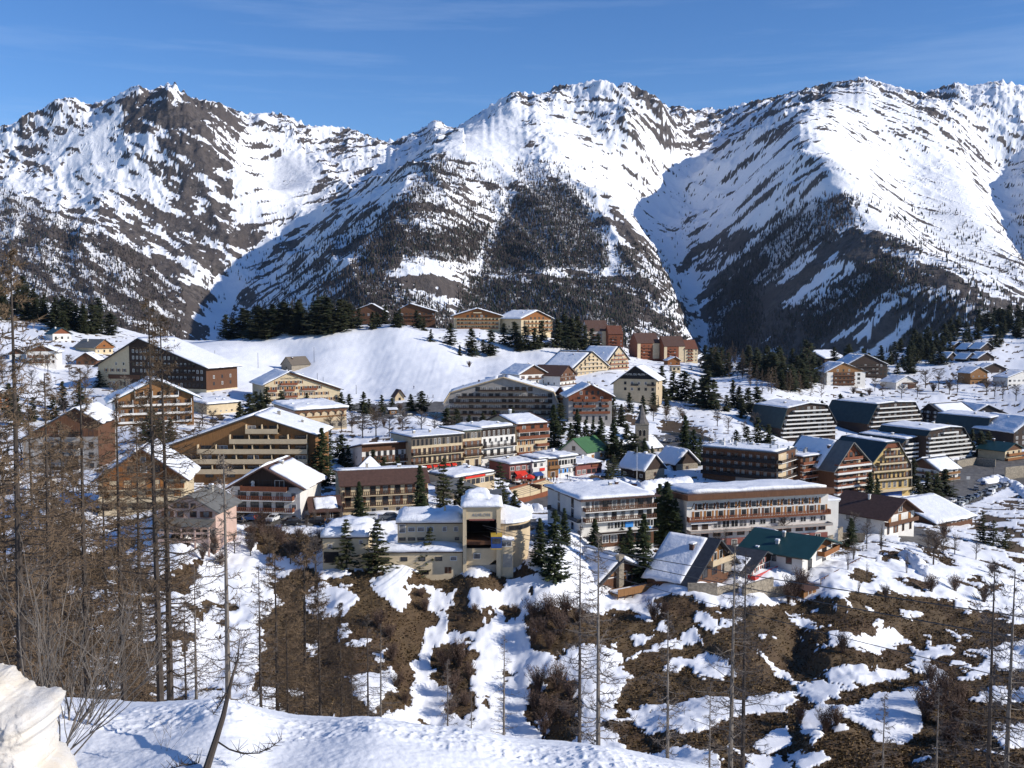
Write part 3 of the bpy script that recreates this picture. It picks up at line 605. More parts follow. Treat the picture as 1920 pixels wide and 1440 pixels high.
def snow_mat():
    m, nt, b = new_mat('roof_snow'); n1 = noise_n(nt, .5, 5, .6); n2 = noise_n(nt, 3.0, 4, .6)
    nt.links.new(mixc(nt, ramp(nt, n1, .3, .75), (.78, .79, .82), (.88, .88, .89)), b.inputs['Base Color'])
    b.inputs['Roughness'].default_value = .6; b.inputs['Specular IOR Level'].default_value = .25; b.inputs['Subsurface Weight'].default_value = 0
    bump(nt, b, math_n(nt, 'ADD', n1, math_n(nt, 'MULTIPLY', n2, .25)), .7, .35); return m
MT['snow'] = snow_mat()
rnd = random.Random(11)
# ------------------------------------------------------------ windows (shared meshes)
_wcache = {}
def window_mesh(w, h, style):
    k = (round(w, 1), round(h, 1), style)
    if k in _wcache: return _wcache[k]
    fr, gl, sh = {'w': ('frame_w', 'glass', None), 'b': ('frame_b', 'glass', None), 'ws': ('frame_w', 'glass', 'frame_b'), 'wo': ('frame_w', 'glass', 'frame_o'), 'd': ('iron', 'glass', None),
                  'c': ('frame_w', 'curtain', None), 'bs': ('frame_b', 'curtain', 'frame_b'), 'o': ('frame_b', 'frame_o', None), 'r': ('frame_w', 'glass', 'red')}[style]
    m = MB(); t = min(.11, w * .1)
    m.box(-w/2, -.07, 0, -w/2 + t, .05, h, 0); m.box(w/2 - t, -.07, 0, w/2, .05, h, 0); m.box(-w/2 + t, -.07, h - t, w/2 - t, .05, h, 0); m.box(-w/2 + t, -.09, 0, w/2 - t, .05, t, 0)
    n = max(1, int(round(w / 1.0)))
    for i in range(1, n): x = -w/2 + w * i / n; m.box(x - t/2, -.06, t, x + t/2, .05, h - t, 0)
    m.box(-w/2 + t, -.03, t, w/2 - t, .05, h - t, 1)
    if sh:
        for s in (-1, 1): x = s * (w/2 + .28); m.box(x - .25, -.08, .02, x + .25, .03, h - .02, 2)
    me = m.mesh('window')
    for a in (fr, gl) + ((sh,) if sh else ()): me.materials.append(MT[a])
    _wcache[k] = me; return me
def snow_sheet(P, t, nu=16, nv=16, seed=0, sag=.45, rag=0.0):
    """lumpy snow slab over the quad P = [a,b,c,d] (a-b along the eave, d-c along the ridge)"""
    a, b, c, d = [np.array(p, float) for p in P]; u = np.linspace(0, 1, nu); v = np.linspace(0, 1, nv); U, W = np.meshgrid(u, v)
    S = (a * (1 - U)[..., None] + b * U[..., None]) * (1 - W)[..., None] + (d * (1 - U)[..., None] + c * U[..., None]) * W[..., None]
    nrm = np.cross(b - a, d - a); nrm /= np.linalg.norm(nrm) + 1e-9
    if nrm[2] < 0: nrm = -nrm
    L1, L2 = np.linalg.norm(b - a), np.linalg.norm(d - a)
    e = np.minimum(np.minimum(U, 1 - U) * L1, np.minimum(W, 1.0 + 0 * W) * L2)
    k = .55 + .45 * smooth(0, .7, e); nz = fbm(S[..., 0] / 2.2 + seed * 3.1, S[..., 1] / 2.2 + S[..., 2] / 3, 3, seed)
    nz2 = fbm(S[..., 0] / .9 + seed, S[..., 1] / .9 + S[..., 2], 3, seed + 2); top = S + nrm * (t * k * (.35 + 1.0 * nz + .35 * nz2))[..., None]
    dn = (a - d) / (L2 + 1e-9); edge = (W == 0) * (fbm(U * L1 / 1.6, U * 0 + seed, 3, seed + 5) - .35) * sag * 2
    top += dn * edge[..., None]; top[..., 2] += -.06 * (W == 0)
    bot = S + nrm * .015 + dn * (edge * .8)[..., None]
    V = np.concatenate([top.reshape(-1, 3), bot.reshape(-1, 3)]); f = grid_faces(nv, nu); n = nu * nv
    ring = list(range(nu)) + [nu - 1 + nu * i for i in range(1, nv)] + [n - 1 - i for i in range(1, nu)] + [nu * i for i in range(nv - 2, 0, -1)]
    r = np.array(ring); r2 = np.roll(r, -1); sk = np.stack([r, r + n, r2 + n, r2], 1)
    return V, np.concatenate([f, sk, f[:, ::-1] + n])
def clip_above(prof, h):
    out = []
    for i in range(len(prof)):
        a, b = prof[i], prof[(i + 1) % len(prof)]
        if a[1] >= h: out.append(a)
        if (a[1] >= h) != (b[1] >= h): t = (h - a[1]) / (b[1] - a[1]); out.append((a[0] + (b[0] - a[0]) * t, h))
    return out
HOUSES = []
class House:
    """A building standing on the photo's pixel positions: facade from pixel (x1, base y) at distance D1 to pixel x2 at D2."""
    def __init__(s, name, label, L, R_, prof, depth, wall='white', axis='y', cat='building', group=None, found=4.0, roof='slate', snow=.45, oh=.8, ohf=1.0, roof_t=.28, snow_edges=None, wall_depth=None, roof_edges=None):
        px1, pyb, D1 = L; px2, D2 = R_; hD = hit(px1, pyb, 100).y
        if hD < 1250 and .8 < hD / D1 < 1.25: D2 *= hD / D1; D1 = hD      # stand on the ground as it is built
        A = at(px1, pyb, D1); B = at(px2, pyb, D2)
        s.W = math.hypot(B.x - A.x, B.y - A.y); s.root = empty(name, A, math.atan2(B.y - A.y, B.x - A.x)); s.k = D1 / F; s.dp = depth; s.axis = axis; s.seed = rnd.randrange(1000)
        tag(s.root, label, cat, group); span = s.W if axis == 'y' else depth; s.span = span
        s.prof = [(u * span, h * s.k) for u, h in prof]; s.L = s.W if axis == 'x' else depth; s.top = max(p[1] for p in s.prof)
        lo = [(p, z if z > 0 else -found) for p, z in s.prof]
        m = MB(); n = len(lo); T = s.T
        m.poly([T(p, 0, z) for p, z in lo]); m.poly([T(p, s.L, z) for p, z in lo][::-1])
        for i in range(n):
            (pa, za), (pb, zb) = lo[i], lo[(i + 1) % n]
            if za < 0 and zb < 0: continue
            m.poly([T(pa, 0, za), T(pa, s.L, za), T(pb, s.L, zb), T(pb, 0, zb)])
        s.wall = m.build('wall', MT[wall], s.root)
        s.edges = [(s.prof[i], s.prof[i + 1]) for i in range(len(s.prof) - 1) if abs(s.prof[i][0] - s.prof[i + 1][0]) > .02]
        s.roofing(roof, snow, oh, ohf, roof_t, snow_edges, roof_edges); s.nch = 0; s.has_snow = bool(snow); HOUSES.append(s)
    def T(s, p, e, z): return (p, e, z) if s.axis == 'y' else (e, p, z)
    def roofing(s, roof, snow, oh, ohf, t, snow_edges, roof_edges):
        m = MB(); ne = len(s.edges); s.snow_quads = []; mats = roof if isinstance(roof, (list, tuple)) else [roof]
        for i, (a, b) in enumerate(s.edges):
            if roof_edges is not None and i not in roof_edges: continue
            dx, dz = b[0] - a[0], b[1] - a[1]; l = math.hypot(dx, dz); dx /= l; dz /= l; nx, nz = -dz, dx
            if nz < 0: nx, nz = -nx, -nz
            pa, pb = list(a), list(b)
            if i == 0: pa[0] -= dx * oh; pa[1] -= dz * oh
            if i == ne - 1: pb[0] += dx * oh; pb[1] += dz * oh
            g = .02
            q = [(pa[0] + nx * g, pa[1] + nz * g), (pb[0] + nx * g, pb[1] + nz * g), (pb[0] + nx * (t + g), pb[1] + nz * (t + g)), (pa[0] + nx * (t + g), pa[1] + nz * (t + g))]
            mi = min(i, len(mats) - 1); T = s.T; e0, e1 = -ohf, s.L + ohf * .6
            if len(m.v) and i: e0 += .004 * i; e1 -= .004 * i
            f = [T(p, e0, z) for p, z in q]; bk = [T(p, e1, z) for p, z in q]
            m.poly(f, mi); m.poly(bk[::-1], mi)
            for j in range(4): k = (j + 1) % 4; m.poly([f[j], bk[j], bk[k], f[k]], mi)
            if dz >= 0: P = [T(*q[3][:1], e0, q[3][1]), T(q[3][0], e1, q[3][1]), T(q[2][0], e1, q[2][1]), T(q[2][0], e0, q[2][1])]
            else: P = [T(q[2][0], e1, q[2][1]), T(q[2][0], e0, q[2][1]), T(q[3][0], e0, q[3][1]), T(q[3][0], e1, q[3][1])]
            s.snow_quads.append((i, P, abs(dz)))
        if m.v: s.roof = m.build('roof', [MT[r] for r in mats], s.root)
        else: s.roof = s.wall
        s.ntop = 0
        for i, P, dz in s.snow_quads:
            if not snow or (snow_edges is not None and i not in snow_edges) or (snow_edges is None and dz > .75): continue
            if rnd.random() < .4:
                a, b, c, d = [Vector(p) for p in P]; u0, u1, v1 = rnd.uniform(0, .10), 1 - rnd.uniform(0, .10), 1 - rnd.uniform(0, .12); f = lambda u, v: tuple((a.lerp(b, u)).lerp(d.lerp(c, u), v)); P = [f(u0, 0), f(u1, 0), f(u1, v1), f(u0, v1)]
            s.snow(P, snow * (1 - .4 * dz) * rnd.uniform(.65, 1.15), i)
    def snow(s, P, t, i=0, parent=None):
        V, f = snow_sheet(P, t, seed=s.seed + i); o = link('snow_cover', np_mesh('snow_cover', V, f), MT['snow'], parent or s.roof, smooth_=True); return o
    def snow_part(s, i, u0, u1, v0, v1, t=.35):
        """snow lying on only part of roof plane i"""
        for k, P, dz in s.snow_quads:
            if k == i:
                a, b, c, d = [Vector(p) for p in P]
                f = lambda u, v: (a.lerp(b, u)).lerp(d.lerp(c, u), v)
                s.snow([f(u0, v0), f(u1, v0), f(u1, v1), f(u0, v1)], t, i + 7)
    def height(s, u):
        """height of the facade at u metres along it"""
        if s.axis == 'x': return s.prof[1][1] if s.prof[0][1] <= 0 else s.prof[0][1]
        h = 0
        for (a, b) in s.edges:
            if min(a[0], b[0]) - 1e-6 <= u <= max(a[0], b[0]) + 1e-6: h = max(h, a[1] + (b[1] - a[1]) * (u - a[0]) / (b[0] - a[0]))
        return h
    def flen(s, face): return s.W if face == 'f' else s.dp
    def place(s, o, face, u, z, proud=0.0):
        if face == 'f': o.location = (u, -proud, z)
        elif face == 'l': o.location = (-proud, s.dp - u, z); o.rotation_euler = (0, 0, -math.pi / 2)
        else: o.location = (s.W + proud, u, z); o.rotation_euler = (0, 0, math.pi / 2)
        return o
    def sideh(s, face):
        if face == 'l': return s.prof[1][1]
        return s.prof[-2][1]
    def wins(s, z, n, w=1.2, h=1.4, st='w', u=(0, 1), face='f', proud=.0, name='window', px=True):
        z = z * s.k if px else z; Lf = s.flen(face)
        for i in range(n):
            c = (u[0] + (u[1] - u[0]) * (i + .5) / n) * Lf
            if face == 'f' and s.axis == 'y' and min(s.height(c - w/2), s.height(c + w/2)) < z + h + .1: continue
            q = rnd.random(); s2 = st if q < .68 else {'d': 'c', 'w': 'c', 'ws': 'wo', 'b': 'bs', 'bs': 'b', 'c': 'd', 'wo': 'ws'}.get(st, st); o = bpy.data.objects.new(name, window_mesh(w, h, s2)); COL.objects.link(o); o.parent = s.root; s.place(o, face, c, z, proud)
    def band(s, z, h, mat, u=(0, 1), face='f', proud=.05, name='cladding', px=True):
        """flat strip of other material on the wall"""
        if px: z *= s.k; h *= s.k
        Lf = s.flen(face); m = MB(); m.box(0, 0, 0, (u[1] - u[0]) * Lf, proud + .1, h)
        o = m.build(name, MT[mat], s.root); s.place(o, face, u[0] * Lf, z, proud); return o
    def gable(s, h, mat, name='gable_cladding', proud=.06):
        """front wall above height h in another material"""
        q = clip_above(s.prof, h * s.k); m = MB(); m.poly([(p, -proud, z) for p, z in q]); n = len(q)
        for i in range(n): a, b = q[i], q[(i + 1) % n]; m.poly([(a[0], -proud, a[1]), (a[0], 0, a[1]), (b[0], 0, b[1]), (b[0], -proud, b[1])])
        return m.build(name, MT[mat], s.root)
    def balc(s, z, mat='brown', slab='white', u=None, d=1.3, ph=1.0, face='f', posts=0, rail=False, inset=.15, px=True, name='balcony', snow=False):
        z = z * s.k if px else z; Lf = s.flen(face)
        if u is None:
            us = [x for x in np.linspace(0, Lf, 61) if face != 'f' or s.axis == 'x' or s.height(x) > z + 2.0]
            if len(us) < 4: return
            x0, x1 = us[0] + inset, us[-1] - inset
        else: x0, x1 = u[0] * Lf, u[1] * Lf
        m = MB(); m.box(x0, -d, z - .2, x1, 0.02, z, 0)
        if rail:
            m.box(x0, -d, z + ph - .1, x1, -d + .08, z + ph, 1); m.box(x0, -d, z + .1, x1, -d + .06, z + .2, 1); k = int((x1 - x0) / .42)
            for i in range(k + 1): x = x0 + (x1 - x0 - .2) * i / max(1, k); m.box(x, -d + .01, z, x + .2, -d + .05, z + ph - .1, 1)
        else: m.box(x0, -d - .03, z - .1, x1, -d + .07, z + ph, 1)
        for x in (x0, x1 - .08): m.box(x, -d + .08, z, x + .08, 0, z + ph, 1)
        for i in range(posts): x = x0 + (x1 - x0 - .18) * i / max(1, posts - 1); m.box(x, -d + .08, z + ph * .02, x + .18, 0, z + 2.3, 0)
        o = m.build(name, [MT[slab], MT[mat]], s.root); s.place(o, face, 0, 0, 0)
        if face != 'f': s.place(o, face, 0, 0, 0)
        return o
    def chimney(s, u, v, h=1.6, w=.8, mat='concrete', snow=True):
        s.nch += 1
        x, y = u * s.W, v * s.dp; p = x if s.axis == 'y' else y; z = 0
        for a, b in s.edges:
            if min(a[0], b[0]) <= p <= max(a[0], b[0]): z = a[1] + (b[1] - a[1]) * (p - a[0]) / (b[0] - a[0])
        m = MB(); m.box(x - w/2, y - w/2, z - .5, x + w/2, y + w/2, z + h, 0); m.box(x - w/2 - .1, y - w/2 - .1, z + h + .002, x + w/2 + .1, y + w/2 + .1, z + h + .15, 0)
        if snow: m.box(x - w/2 - .05, y - w/2 - .05, z + h + .152, x + w/2 + .05, y + w/2 + .05, z + h + .4, 1)
        return m.build('chimney', [MT[mat], MT['snow']], s.root)
    def doors(s, z, n, w, h, mat='brown', u=(0, 1), face='f', name='door'):
        Lf = s.flen(face)
        for i in range(n):
            c = (u[0] + (u[1] - u[0]) * (i + .5) / n) * Lf; m = MB(); m.box(-w/2, 0, 0, w/2, .12, h, 0); m.box(-w/2 - .1, -.03, 0, -w/2, .1, h + .1, 1); m.box(w/2, -.03, 0, w/2 + .1, .1, h + .1, 1); m.box(-w/2, -.03, h, w/2, .1, h + .1, 1)
            o = m.build(name, [MT[mat], MT['frame_w']], s.root); s.place(o, face, c, z * s.k, .05)
    def dish(s, u, z):
        m = MB(); pts = [(.45 * math.cos(t), -.25 - .1, .45 * math.sin(t)) for t in np.linspace(0, 6.28, 13)[:-1]]; c = (0, -.12, 0)
        for i in range(12): m.poly([c, pts[i], pts[(i + 1) % 12]])
        m.tube([(0, 0, 0), (0, -.12, 0)], .04); m.tube([(0, -.12, -.1), (.0, -.6, .05)], .025)
        o = m.build('satellite_dish', MT['frame_w'], s.root); o.location = (u * s.W, 0, z * s.k)
    def text(s, txt, u, z, size, mat, face='f', proud=.1, px=True):
        c = bpy.data.curves.new('lettering', 'FONT'); c.body = txt; c.size = size; c.align_x = 'CENTER'; c.extrude = .02
        o = bpy.data.objects.new('tmp_text', c); COL.objects.link(o); dg = bpy.context.evaluated_depsgraph_get(); me = bpy.data.meshes.new_from_object(o.evaluated_get(dg)); bpy.data.objects.remove(o)
        me.materials.clear(); o = link('lettering', me, MT[mat], s.root); o.location = (u * s.W, -proud, z * s.k); o.rotation_euler = (math.pi / 2, 0, 0); return o
def G(e1, pk, u=.5, e2=None): return [(0, 0), (0, e1), (u, pk), (1, e1 if e2 is None else e2), (1, 0)]     # gable outline
def FL(h, hb=None): return [(0, 0), (0, h), (1, h if hb is None else hb), (1, 0)]
# ------------------------------------------------------------ the village, building by building
APT = 'apartment blocks'
# large orange timber block with beige balcony bands
h = House('apartment_block', 'wide orange timber apartment block with beige balcony bands and low snowy gable', (215,895,285), (592,285), [(0,0),(0,23),(.703,117),(1,80),(1,0)], 20, 'honey', snow=.5, oh=1.2)
for i, z in enumerate((9, 28, 47, 66)):
    u0 = (.1, .26, .42, .58)[i] if i else .02
    h.balc(z, 'beige', 'beige', (u0, .965), 1.5, 1.15, posts=int((.965 - u0) * 14)); h.wins(z + .5, int((.965 - u0) * 13), 3.0, 1.9, 'd', (u0, .965))
h.balc(85, 'beige', 'beige', (.66, .82), 1.4, 1.15, posts=3); h.wins(85, 3, 2.2, 1.9, 'd', (.66, .82)); h.chimney(.78, .5); h.chimney(.9, .5, 1.2, .6)
h.wins(0, 8, 2.2, 1.2, 'd', (.1, .95))
# snow-capped dark chalet in front of it
h = House('chalet', 'chalet with thick snow, dark gable, satellite dishes and two red railed balconies above parked cars', (434,974,224), (563,222), G(62, 101, .5, 66), 15, 'white', snow=.9, oh=1.6, ohf=1.6, roof='tile')
h.gable(64, 'dark'); h.balc(58, 'rust', 'white', (.17, .84), 1.5, 1.0); h.wins(60, 3, 2.2, 2.0, 'd', (.25, .8)); h.wins(80, 1, 3.2, 1.6, 'w', (.35, .65)); h.dish(.33, 72); h.dish(.33, 66)
for z in (40, 18): h.balc(z, 'rust', 'white', (.06, .92), 1.4, .95, rail=True); h.wins(z, 4, 1.9, 2.0, 'd', (.07, .8)); h.wins(z + 4, 1, 1.2, 1.2, 'd', (.84, .98))
h.wins(3, 1, 1.1, 1.0, 'w', (.84, .98)); h.dish(.07, 45); h.doors(-1, 2, 3.6, 2.0, 'dark', (.05, .6)); h.chimney(.62, .35, 1.5)
# little hut
h = House('timber_hut', 'tiny dark timber hut with rounded snow cap beside the beige hotel', (580,938,240), (602,241), G(14, 27), 5, 'brown', snow=.7, oh=.6, ohf=.6); h.wins(5, 1, 1.2, 1.0, 'd')
# orange garage, roof slope towards us
h = House('garage', 'orange timber garage with low dark roof and one patch of snow', (583,974,222), (641,224), [(0,0),(0,15),(.55,34),(1,18),(1,0)], 9, 'honey', axis='x', snow=0, oh=.8, ohf=.5, roof='tile'); h.snow_part(0, .2, .85, .2, .85, .4)
h.doors(0, 2, 2.6, 1.5, 'dark', (.35, .98)); h.band(12.5, 2, 'orange', proud=.12, name='eave_board')
# beige hotel with two rows of balconies
h = House('hotel', 'beige hotel with brown roof band and two rows of dark railed balconies behind tall spruces', (641,967,228), (803,233.5), [(0,0),(0,61),(.25,79),(1,70),(1,0)], 13, 'cream', axis='x', snow=.3, oh=1.2, ohf=.6, roof='tile', snow_edges=(1,))
for z in (38, 17): h.balc(z, 'dark', 'beige', (.02, .99), 1.3, .95, rail=True); h.wins(z, 7, 1.35, 2.1, 'b', (.0, 1))
h.wins(2, 6, 1.2, 1.2, 'w', (.15, 1)); h.doors(0, 1, 1.4, 2.0, 'rust', (.8, .9)); h.wins(36, 1, .8, .8, 'd', (.4, .9), 'l'); h.wins(16, 1, .8, .8, 'd', (.4, .9), 'l')
h = House('chalet', 'snow-covered low gable behind the brown roof of the beige hotel', (650,935,262), (690,262), G(35, 56, .45), 22, 'dark', snow=.8, oh=1.6, ohf=.5)
# the terrace of hotels along the street
h = House('hotel', 'white end hotel of the street row with brown bracketed roof band and two timber balconies', (679,891,306), (771,314), [(0,0),(0,56),(1,36),(1,0)], 17, 'white', axis='x', snow=.4, oh=1.4, ohf=.5, roof='tile')
h.band(44, 12, 'brown', name='timber_band'); h.wins(33, 8, 1.0, 1.7, 'd', (.05, 1), proud=.0)
for z in (22, 7): h.balc(z, 'brown', 'white', (.02, 1), 1.4, .9, rail=True); h.wins(z, 8, 1.6, 2.0, 'bs', (.02, 1))
h.wins(-6, 7, 1.3, 1.7, 'w', (.1, .95)); h.wins(28, 2, .8, .8, 'd', (.3, .9), 'l'); h.wins(10, 2, .8, .8, 'd', (.3, .9), 'l')
h = House('hotel', 'long cream hotel with grey half-timbered attic and red awnings at street level', (772,886,312), (867,322), FL(66), 14, 'cream', snow=.35, oh=.3, ohf=.9)
h.band(50, 15, 'greywood', name='half_timbering'); h.wins(50, 12, .7, 1.9, 'd', proud=.06)
for z in (32, 15): h.balc(z, 'dark', 'cream', (0, 1), 1.2, .9, rail=True); h.wins(z, 10, 1.0, 2.0, 'bs')
h.wins(0, 8, 1.6, 1.9, 'd')
for i in range(7):
    m = MB(); m.poly([(0, 0, 0), (1.5, 0, 0), (1.5, -1.2, -.6), (0, -1.2, -.6)]); m.poly([(0, -1.2, -.6), (1.5, -1.2, -.6), (1.5, -1.2, -.9), (0, -1.2, -.9)]); m.poly([(0, 0, -.05), (0, -1.2, -.65), (1.5, -1.2, -.65), (1.5, 0, -.05)])
    o = m.build('awning', MT['redcloth'], h.root); o.location = ((.02 + .125 * i) * h.W, 0, 12.5 * h.k)
h = House('hotel', 'narrow cream house with timber attic between the cream hotel and the white hotel', (868,876,321), (902,325), FL(68), 14, 'cream', snow=.25, oh=.2, ohf=.8, roof='green')
h.band(54, 12, 'greywood', name='half_timbering'); h.wins(54, 5, .8, 1.7, 'd', proud=.06)
for z in (37, 20): h.balc(z, 'dark', 'cream', (.05, 1), 1.1, .9, rail=True); h.wins(z, 3, 1.1, 2.0, 'bs')
h.doors(0, 2, 1.3, 2.2, 'dark')
h = House('hotel', 'white hotel with dark timber attic, black railed balconies and two arched windows at street level', (903,874,325), (966,334), FL(70), 14, 'white', snow=.6, oh=.2, ohf=.9)
h.band(55, 14, 'dark', name='timber_band'); h.wins(56, 7, .8, 1.7, 'c', proud=.06); h.wins(43, 6, .9, 1.4, 'd')
for z in (34, 18): h.balc(z, 'dark', 'white', (.02, .98), 1.2, .9, rail=True); h.wins(z, 5, 1.3, 2.0, 'd')
for u in (.55, .82):
    m = MB(); m.poly([(.9 * math.cos(t), 0, .9 * math.sin(t)) for t in np.linspace(0, math.pi, 9)]); m.tube([(.95 * math.cos(t), -.02, .95 * math.sin(t)) for t in np.linspace(0, math.pi, 9)], .09, 4, 1); m.box(-.95, -.05, -.1, .95, .05, 0, 1)
    o = m.build('arched_window', [MT['glass'], MT['frame_w']], h.root); o.location = (u * h.W, -.04, 6 * h.k)
h = House('hotel', 'tall cream hotel with three rust balconies and timber top floor ending the street row', (968,866,336), (1026,343), [(0,0),(0,72),(.6,84),(1,70),(1,0)], 18, 'cream', axis='x', snow=.5, oh=1.2, ohf=.8, roof='tile', snow_edges=(0,))
h.band(58, 13, 'rust', name='timber_band'); h.wins(59, 3, 1.4, 1.5, 'c', (.1, .95), proud=.06)
h.balc(56, 'rust', 'white', (.03, 1), 1.3, 1.0); h.balc(43, 'rust', 'white', (.03, 1), 1.4, 1.0, posts=4); h.wins(43, 3, 2.2, 2.0, 'd', (.05, .98)); h.balc(13, 'rust', 'white', (0, .95), 1.4, 1.0); h.balc(27, 'rust', 'white', (.62, 1), 1.2, .9)
h.wins(31, 3, .9, 1.5, 'ws', (.05, .6)); h.wins(18, 4, .9, 1.5, 'ws', (.05, .98)); h.wins(0, 5, 1.5, 2.0, 'c')
# arc-shaped residence
h = House('residence', 'broad grey residence with arched low snowy roof and five tiers of long balconies', (832,792,440), (1046,440), [(0,0),(0,37),(.055,56),(.52,85),(.965,57),(1,38),(1,0)], 18, 'grey', snow=.5, oh=.6, ohf=1.2, roof=['metal','metal','slate','slate','metal'][0:1], snow_edges=(1, 2))
for z in (59, 47, 36, 25, 14): h.balc(z, 'dark', 'beige', None, 1.5, .75, inset=3.0, posts=0); h.wins(z, 16, 2.0, 1.9, 'd', (.04, .96))
h.wins(2, 14, 2.2, 1.9, 'd', (.05, .95))
m = MB()
for a, b in h.edges: m.tube([(a[0], -1.1, a[1] + .1), (b[0], -1.1, b[1] + .1)], .32, 4)
m.build('roof_edge_board', MT['beige'], h.root)
h = House('chalet', 'small orange and cream chalet squeezed behind the right end of the grey residence', (1043,778,458), (1063,452), G(40, 53), 14, 'cream', snow=.5, roof='tile'); h.gable(38, 'rust')
for z in (10, 20, 30): h.balc(z, 'orange', 'white', (0, 1), 1.0, .9); h.wins(z, 2, 1.2, 1.8, 'd')
h = House('hotel', 'red-brown timbered hotel over a pale base with small balconies, right of the grey residence', (1066,792,440), (1147,442), G(49, 70), 16, 'grey', snow=.7, oh=1.3, ohf=1.4, roof='tile')
h.gable(40, 'rust'); h.wins(52, 4, 1.1, 1.7, 'd', (.22, .75), proud=.07); h.wins(41, 4, 1.2, 1.7, 'd', (.15, .85), proud=.07)
for z, us in ((40, ((.1, .3), (.33, .66), (.75, .92))), (29, ((.12, .3), (.33, .62), (.76, .92))), (17, ((.1, .95),))):
    for u in us: h.balc(z, 'rust', 'rust', u, 1.1, .9)
for z in (29, 17, 4): h.wins(z, 6, 1.0, 1.8, 'd', (.05, .95))
h.chimney(.48, .1, 1.6, 1.2); h.chimney(.7, .3)
# chalets on the slope behind
h = House('chalet', 'white chalet with brown gable and deep snow on its left roof, above the grey residence', (974,722,556), (1026,566), G(20, 36), 18, 'white', snow=.7, oh=1.2); h.gable(19, 'brown'); h.wins(11, 4, 1.1, 1.6, 'bs'); h.wins(2, 4, 1.1, 1.6, 'd'); h.balc(10, 'brown', 'white', (.3, .75), 1.1, .9)
h = House('chalet', 'chalet with bare brown roof and half-timbered brown gable', (1050,726,556), (1078,572), G(22, 39), 18, 'white', snow=0, oh=1.2, roof='tile'); h.gable(12, 'brown')
for z in (3, 11, 19): h.wins(z, 4, 1.2, 1.5, 'c', proud=.07); h.balc(z, 'brown', 'white', (0, 1), .8, .5)
h.wins(4, 4, 1.1, 1.4, 'd', (.1, .9), 'l')
h = House('chalet', 'steep-roofed chalet with tiers of white balconies in front of its taller twin', (1078,707,620), (1138,646), G(18, 46), 24, 'beige', snow=.6, oh=1.6)
for z in (2, 10, 18, 26, 33): h.balc(z, 'beige', 'white', None, 1.2, .8, inset=.6); h.wins(z, 8, 1.5, 1.8, 'd')
h = House('chalet', 'taller steep-roofed chalet with tiers of white balconies at the edge of the piste', (1141,695,652), (1178,668), G(20, 45), 24, 'beige', snow=.6, oh=1.4)
for z in (3, 11, 19, 27): h.balc(z, 'rust', 'white', None, 1.2, .8, inset=.6); h.wins(z, 5, 1.5, 1.8, 'd')
h = House('hotel', 'cream hotel under a big black timber gable lettered HOTEL DU PILON', (1150,748,556), (1230,548), [(0,0),(0,30),(.52,62),(1,38),(1,0)], 16, 'beige', snow=.6, oh=1.6, ohf=1.4)
h.gable(38.5, 'black'); h.text('HOTEL DU PILON ***', .55, 45.5, 1.35, 'frame_w'); h.wins(28, 5, 1.3, 1.5, 'd', (.2, 1)); h.wins(17, 5, 1.3, 1.5, 'd', (.2, 1)); h.balc(26, 'dark', 'beige', (.42, .58), 1, .9, rail=True); h.balc(26, 'dark', 'beige', (.8, .98), 1, .9, rail=True); h.wins(29, 1, 1.2, 1.4, 'd', (.1, .6), 'r'); h.wins(18, 1, 1.2, 1.4, 'd', (.1, .6), 'r')
# knoll chalets
h = House('chalet', 'wide chalet with brown gable and pale balcony tiers on the knoll, third from the left', (851,617,742), (938,744), G(25, 38), 26, 'cream', snow=.7, oh=2.2, ohf=1.6); h.gable(21, 'orange')
for z in (1, 8, 15): h.balc(z, 'orange', 'cream', (.06, .96), 1.3, .7, posts=12); h.wins(z, 12, 1.8, 1.9, 'd', (.05, .97))
h.wins(22, 5, 1.8, 1.7, 'd', (.25, .75), proud=.07); h.balc(30, 'cream', 'cream', (.42, .6), .8, .6); h.chimney(.35, .3, 1); h.chimney(.6, .3, 1)
h = House('chalet', 'chalet with brown gable and honey balconies at the right end of the knoll row', (977,624,738), (1033,762), G(27, 41), 24, 'cream', snow=.7, oh=2.0, ohf=1.6); h.gable(24, 'orange')
for z in (2, 9, 17): h.balc(z, 'orange', 'cream', (.1, 1), 1.3, .7, posts=8); h.wins(z, 8, 1.8, 1.9, 'd', (.1, 1))
h.wins(25, 4, 1.6, 1.7, 'd', (.25, .8), proud=.07); h.wins(10, 1, 1, 1.2, 'd', (.3, .7), 'l'); h.chimney(.3, .3, 1); h.chimney(.45, .3, 1); h.chimney(.55, .5, 1)
h = House('chalet', 'brown chalet half hidden by pines, second from the left on the knoll', (750,604,764), (816,766), [(0,0),(0,24),(.28,34),(1,20),(1,0)], 22, 'brown', snow=.7, oh=1.8, ohf=1.6)
for z in (4, 12): h.balc(z, 'brown', 'brown', (.1, .95), 1.2, .8); h.wins(z, 8, 1.6, 1.8, 'd')
h = House('chalet', 'brown chalet behind the pine wood, leftmost on the knoll', (660,598,790), (722,792), G(14, 28, .6), 22, 'brown', snow=.7, oh=1.8, ohf=1.6); h.wins(6, 7, 1.5, 1.8, 'd')
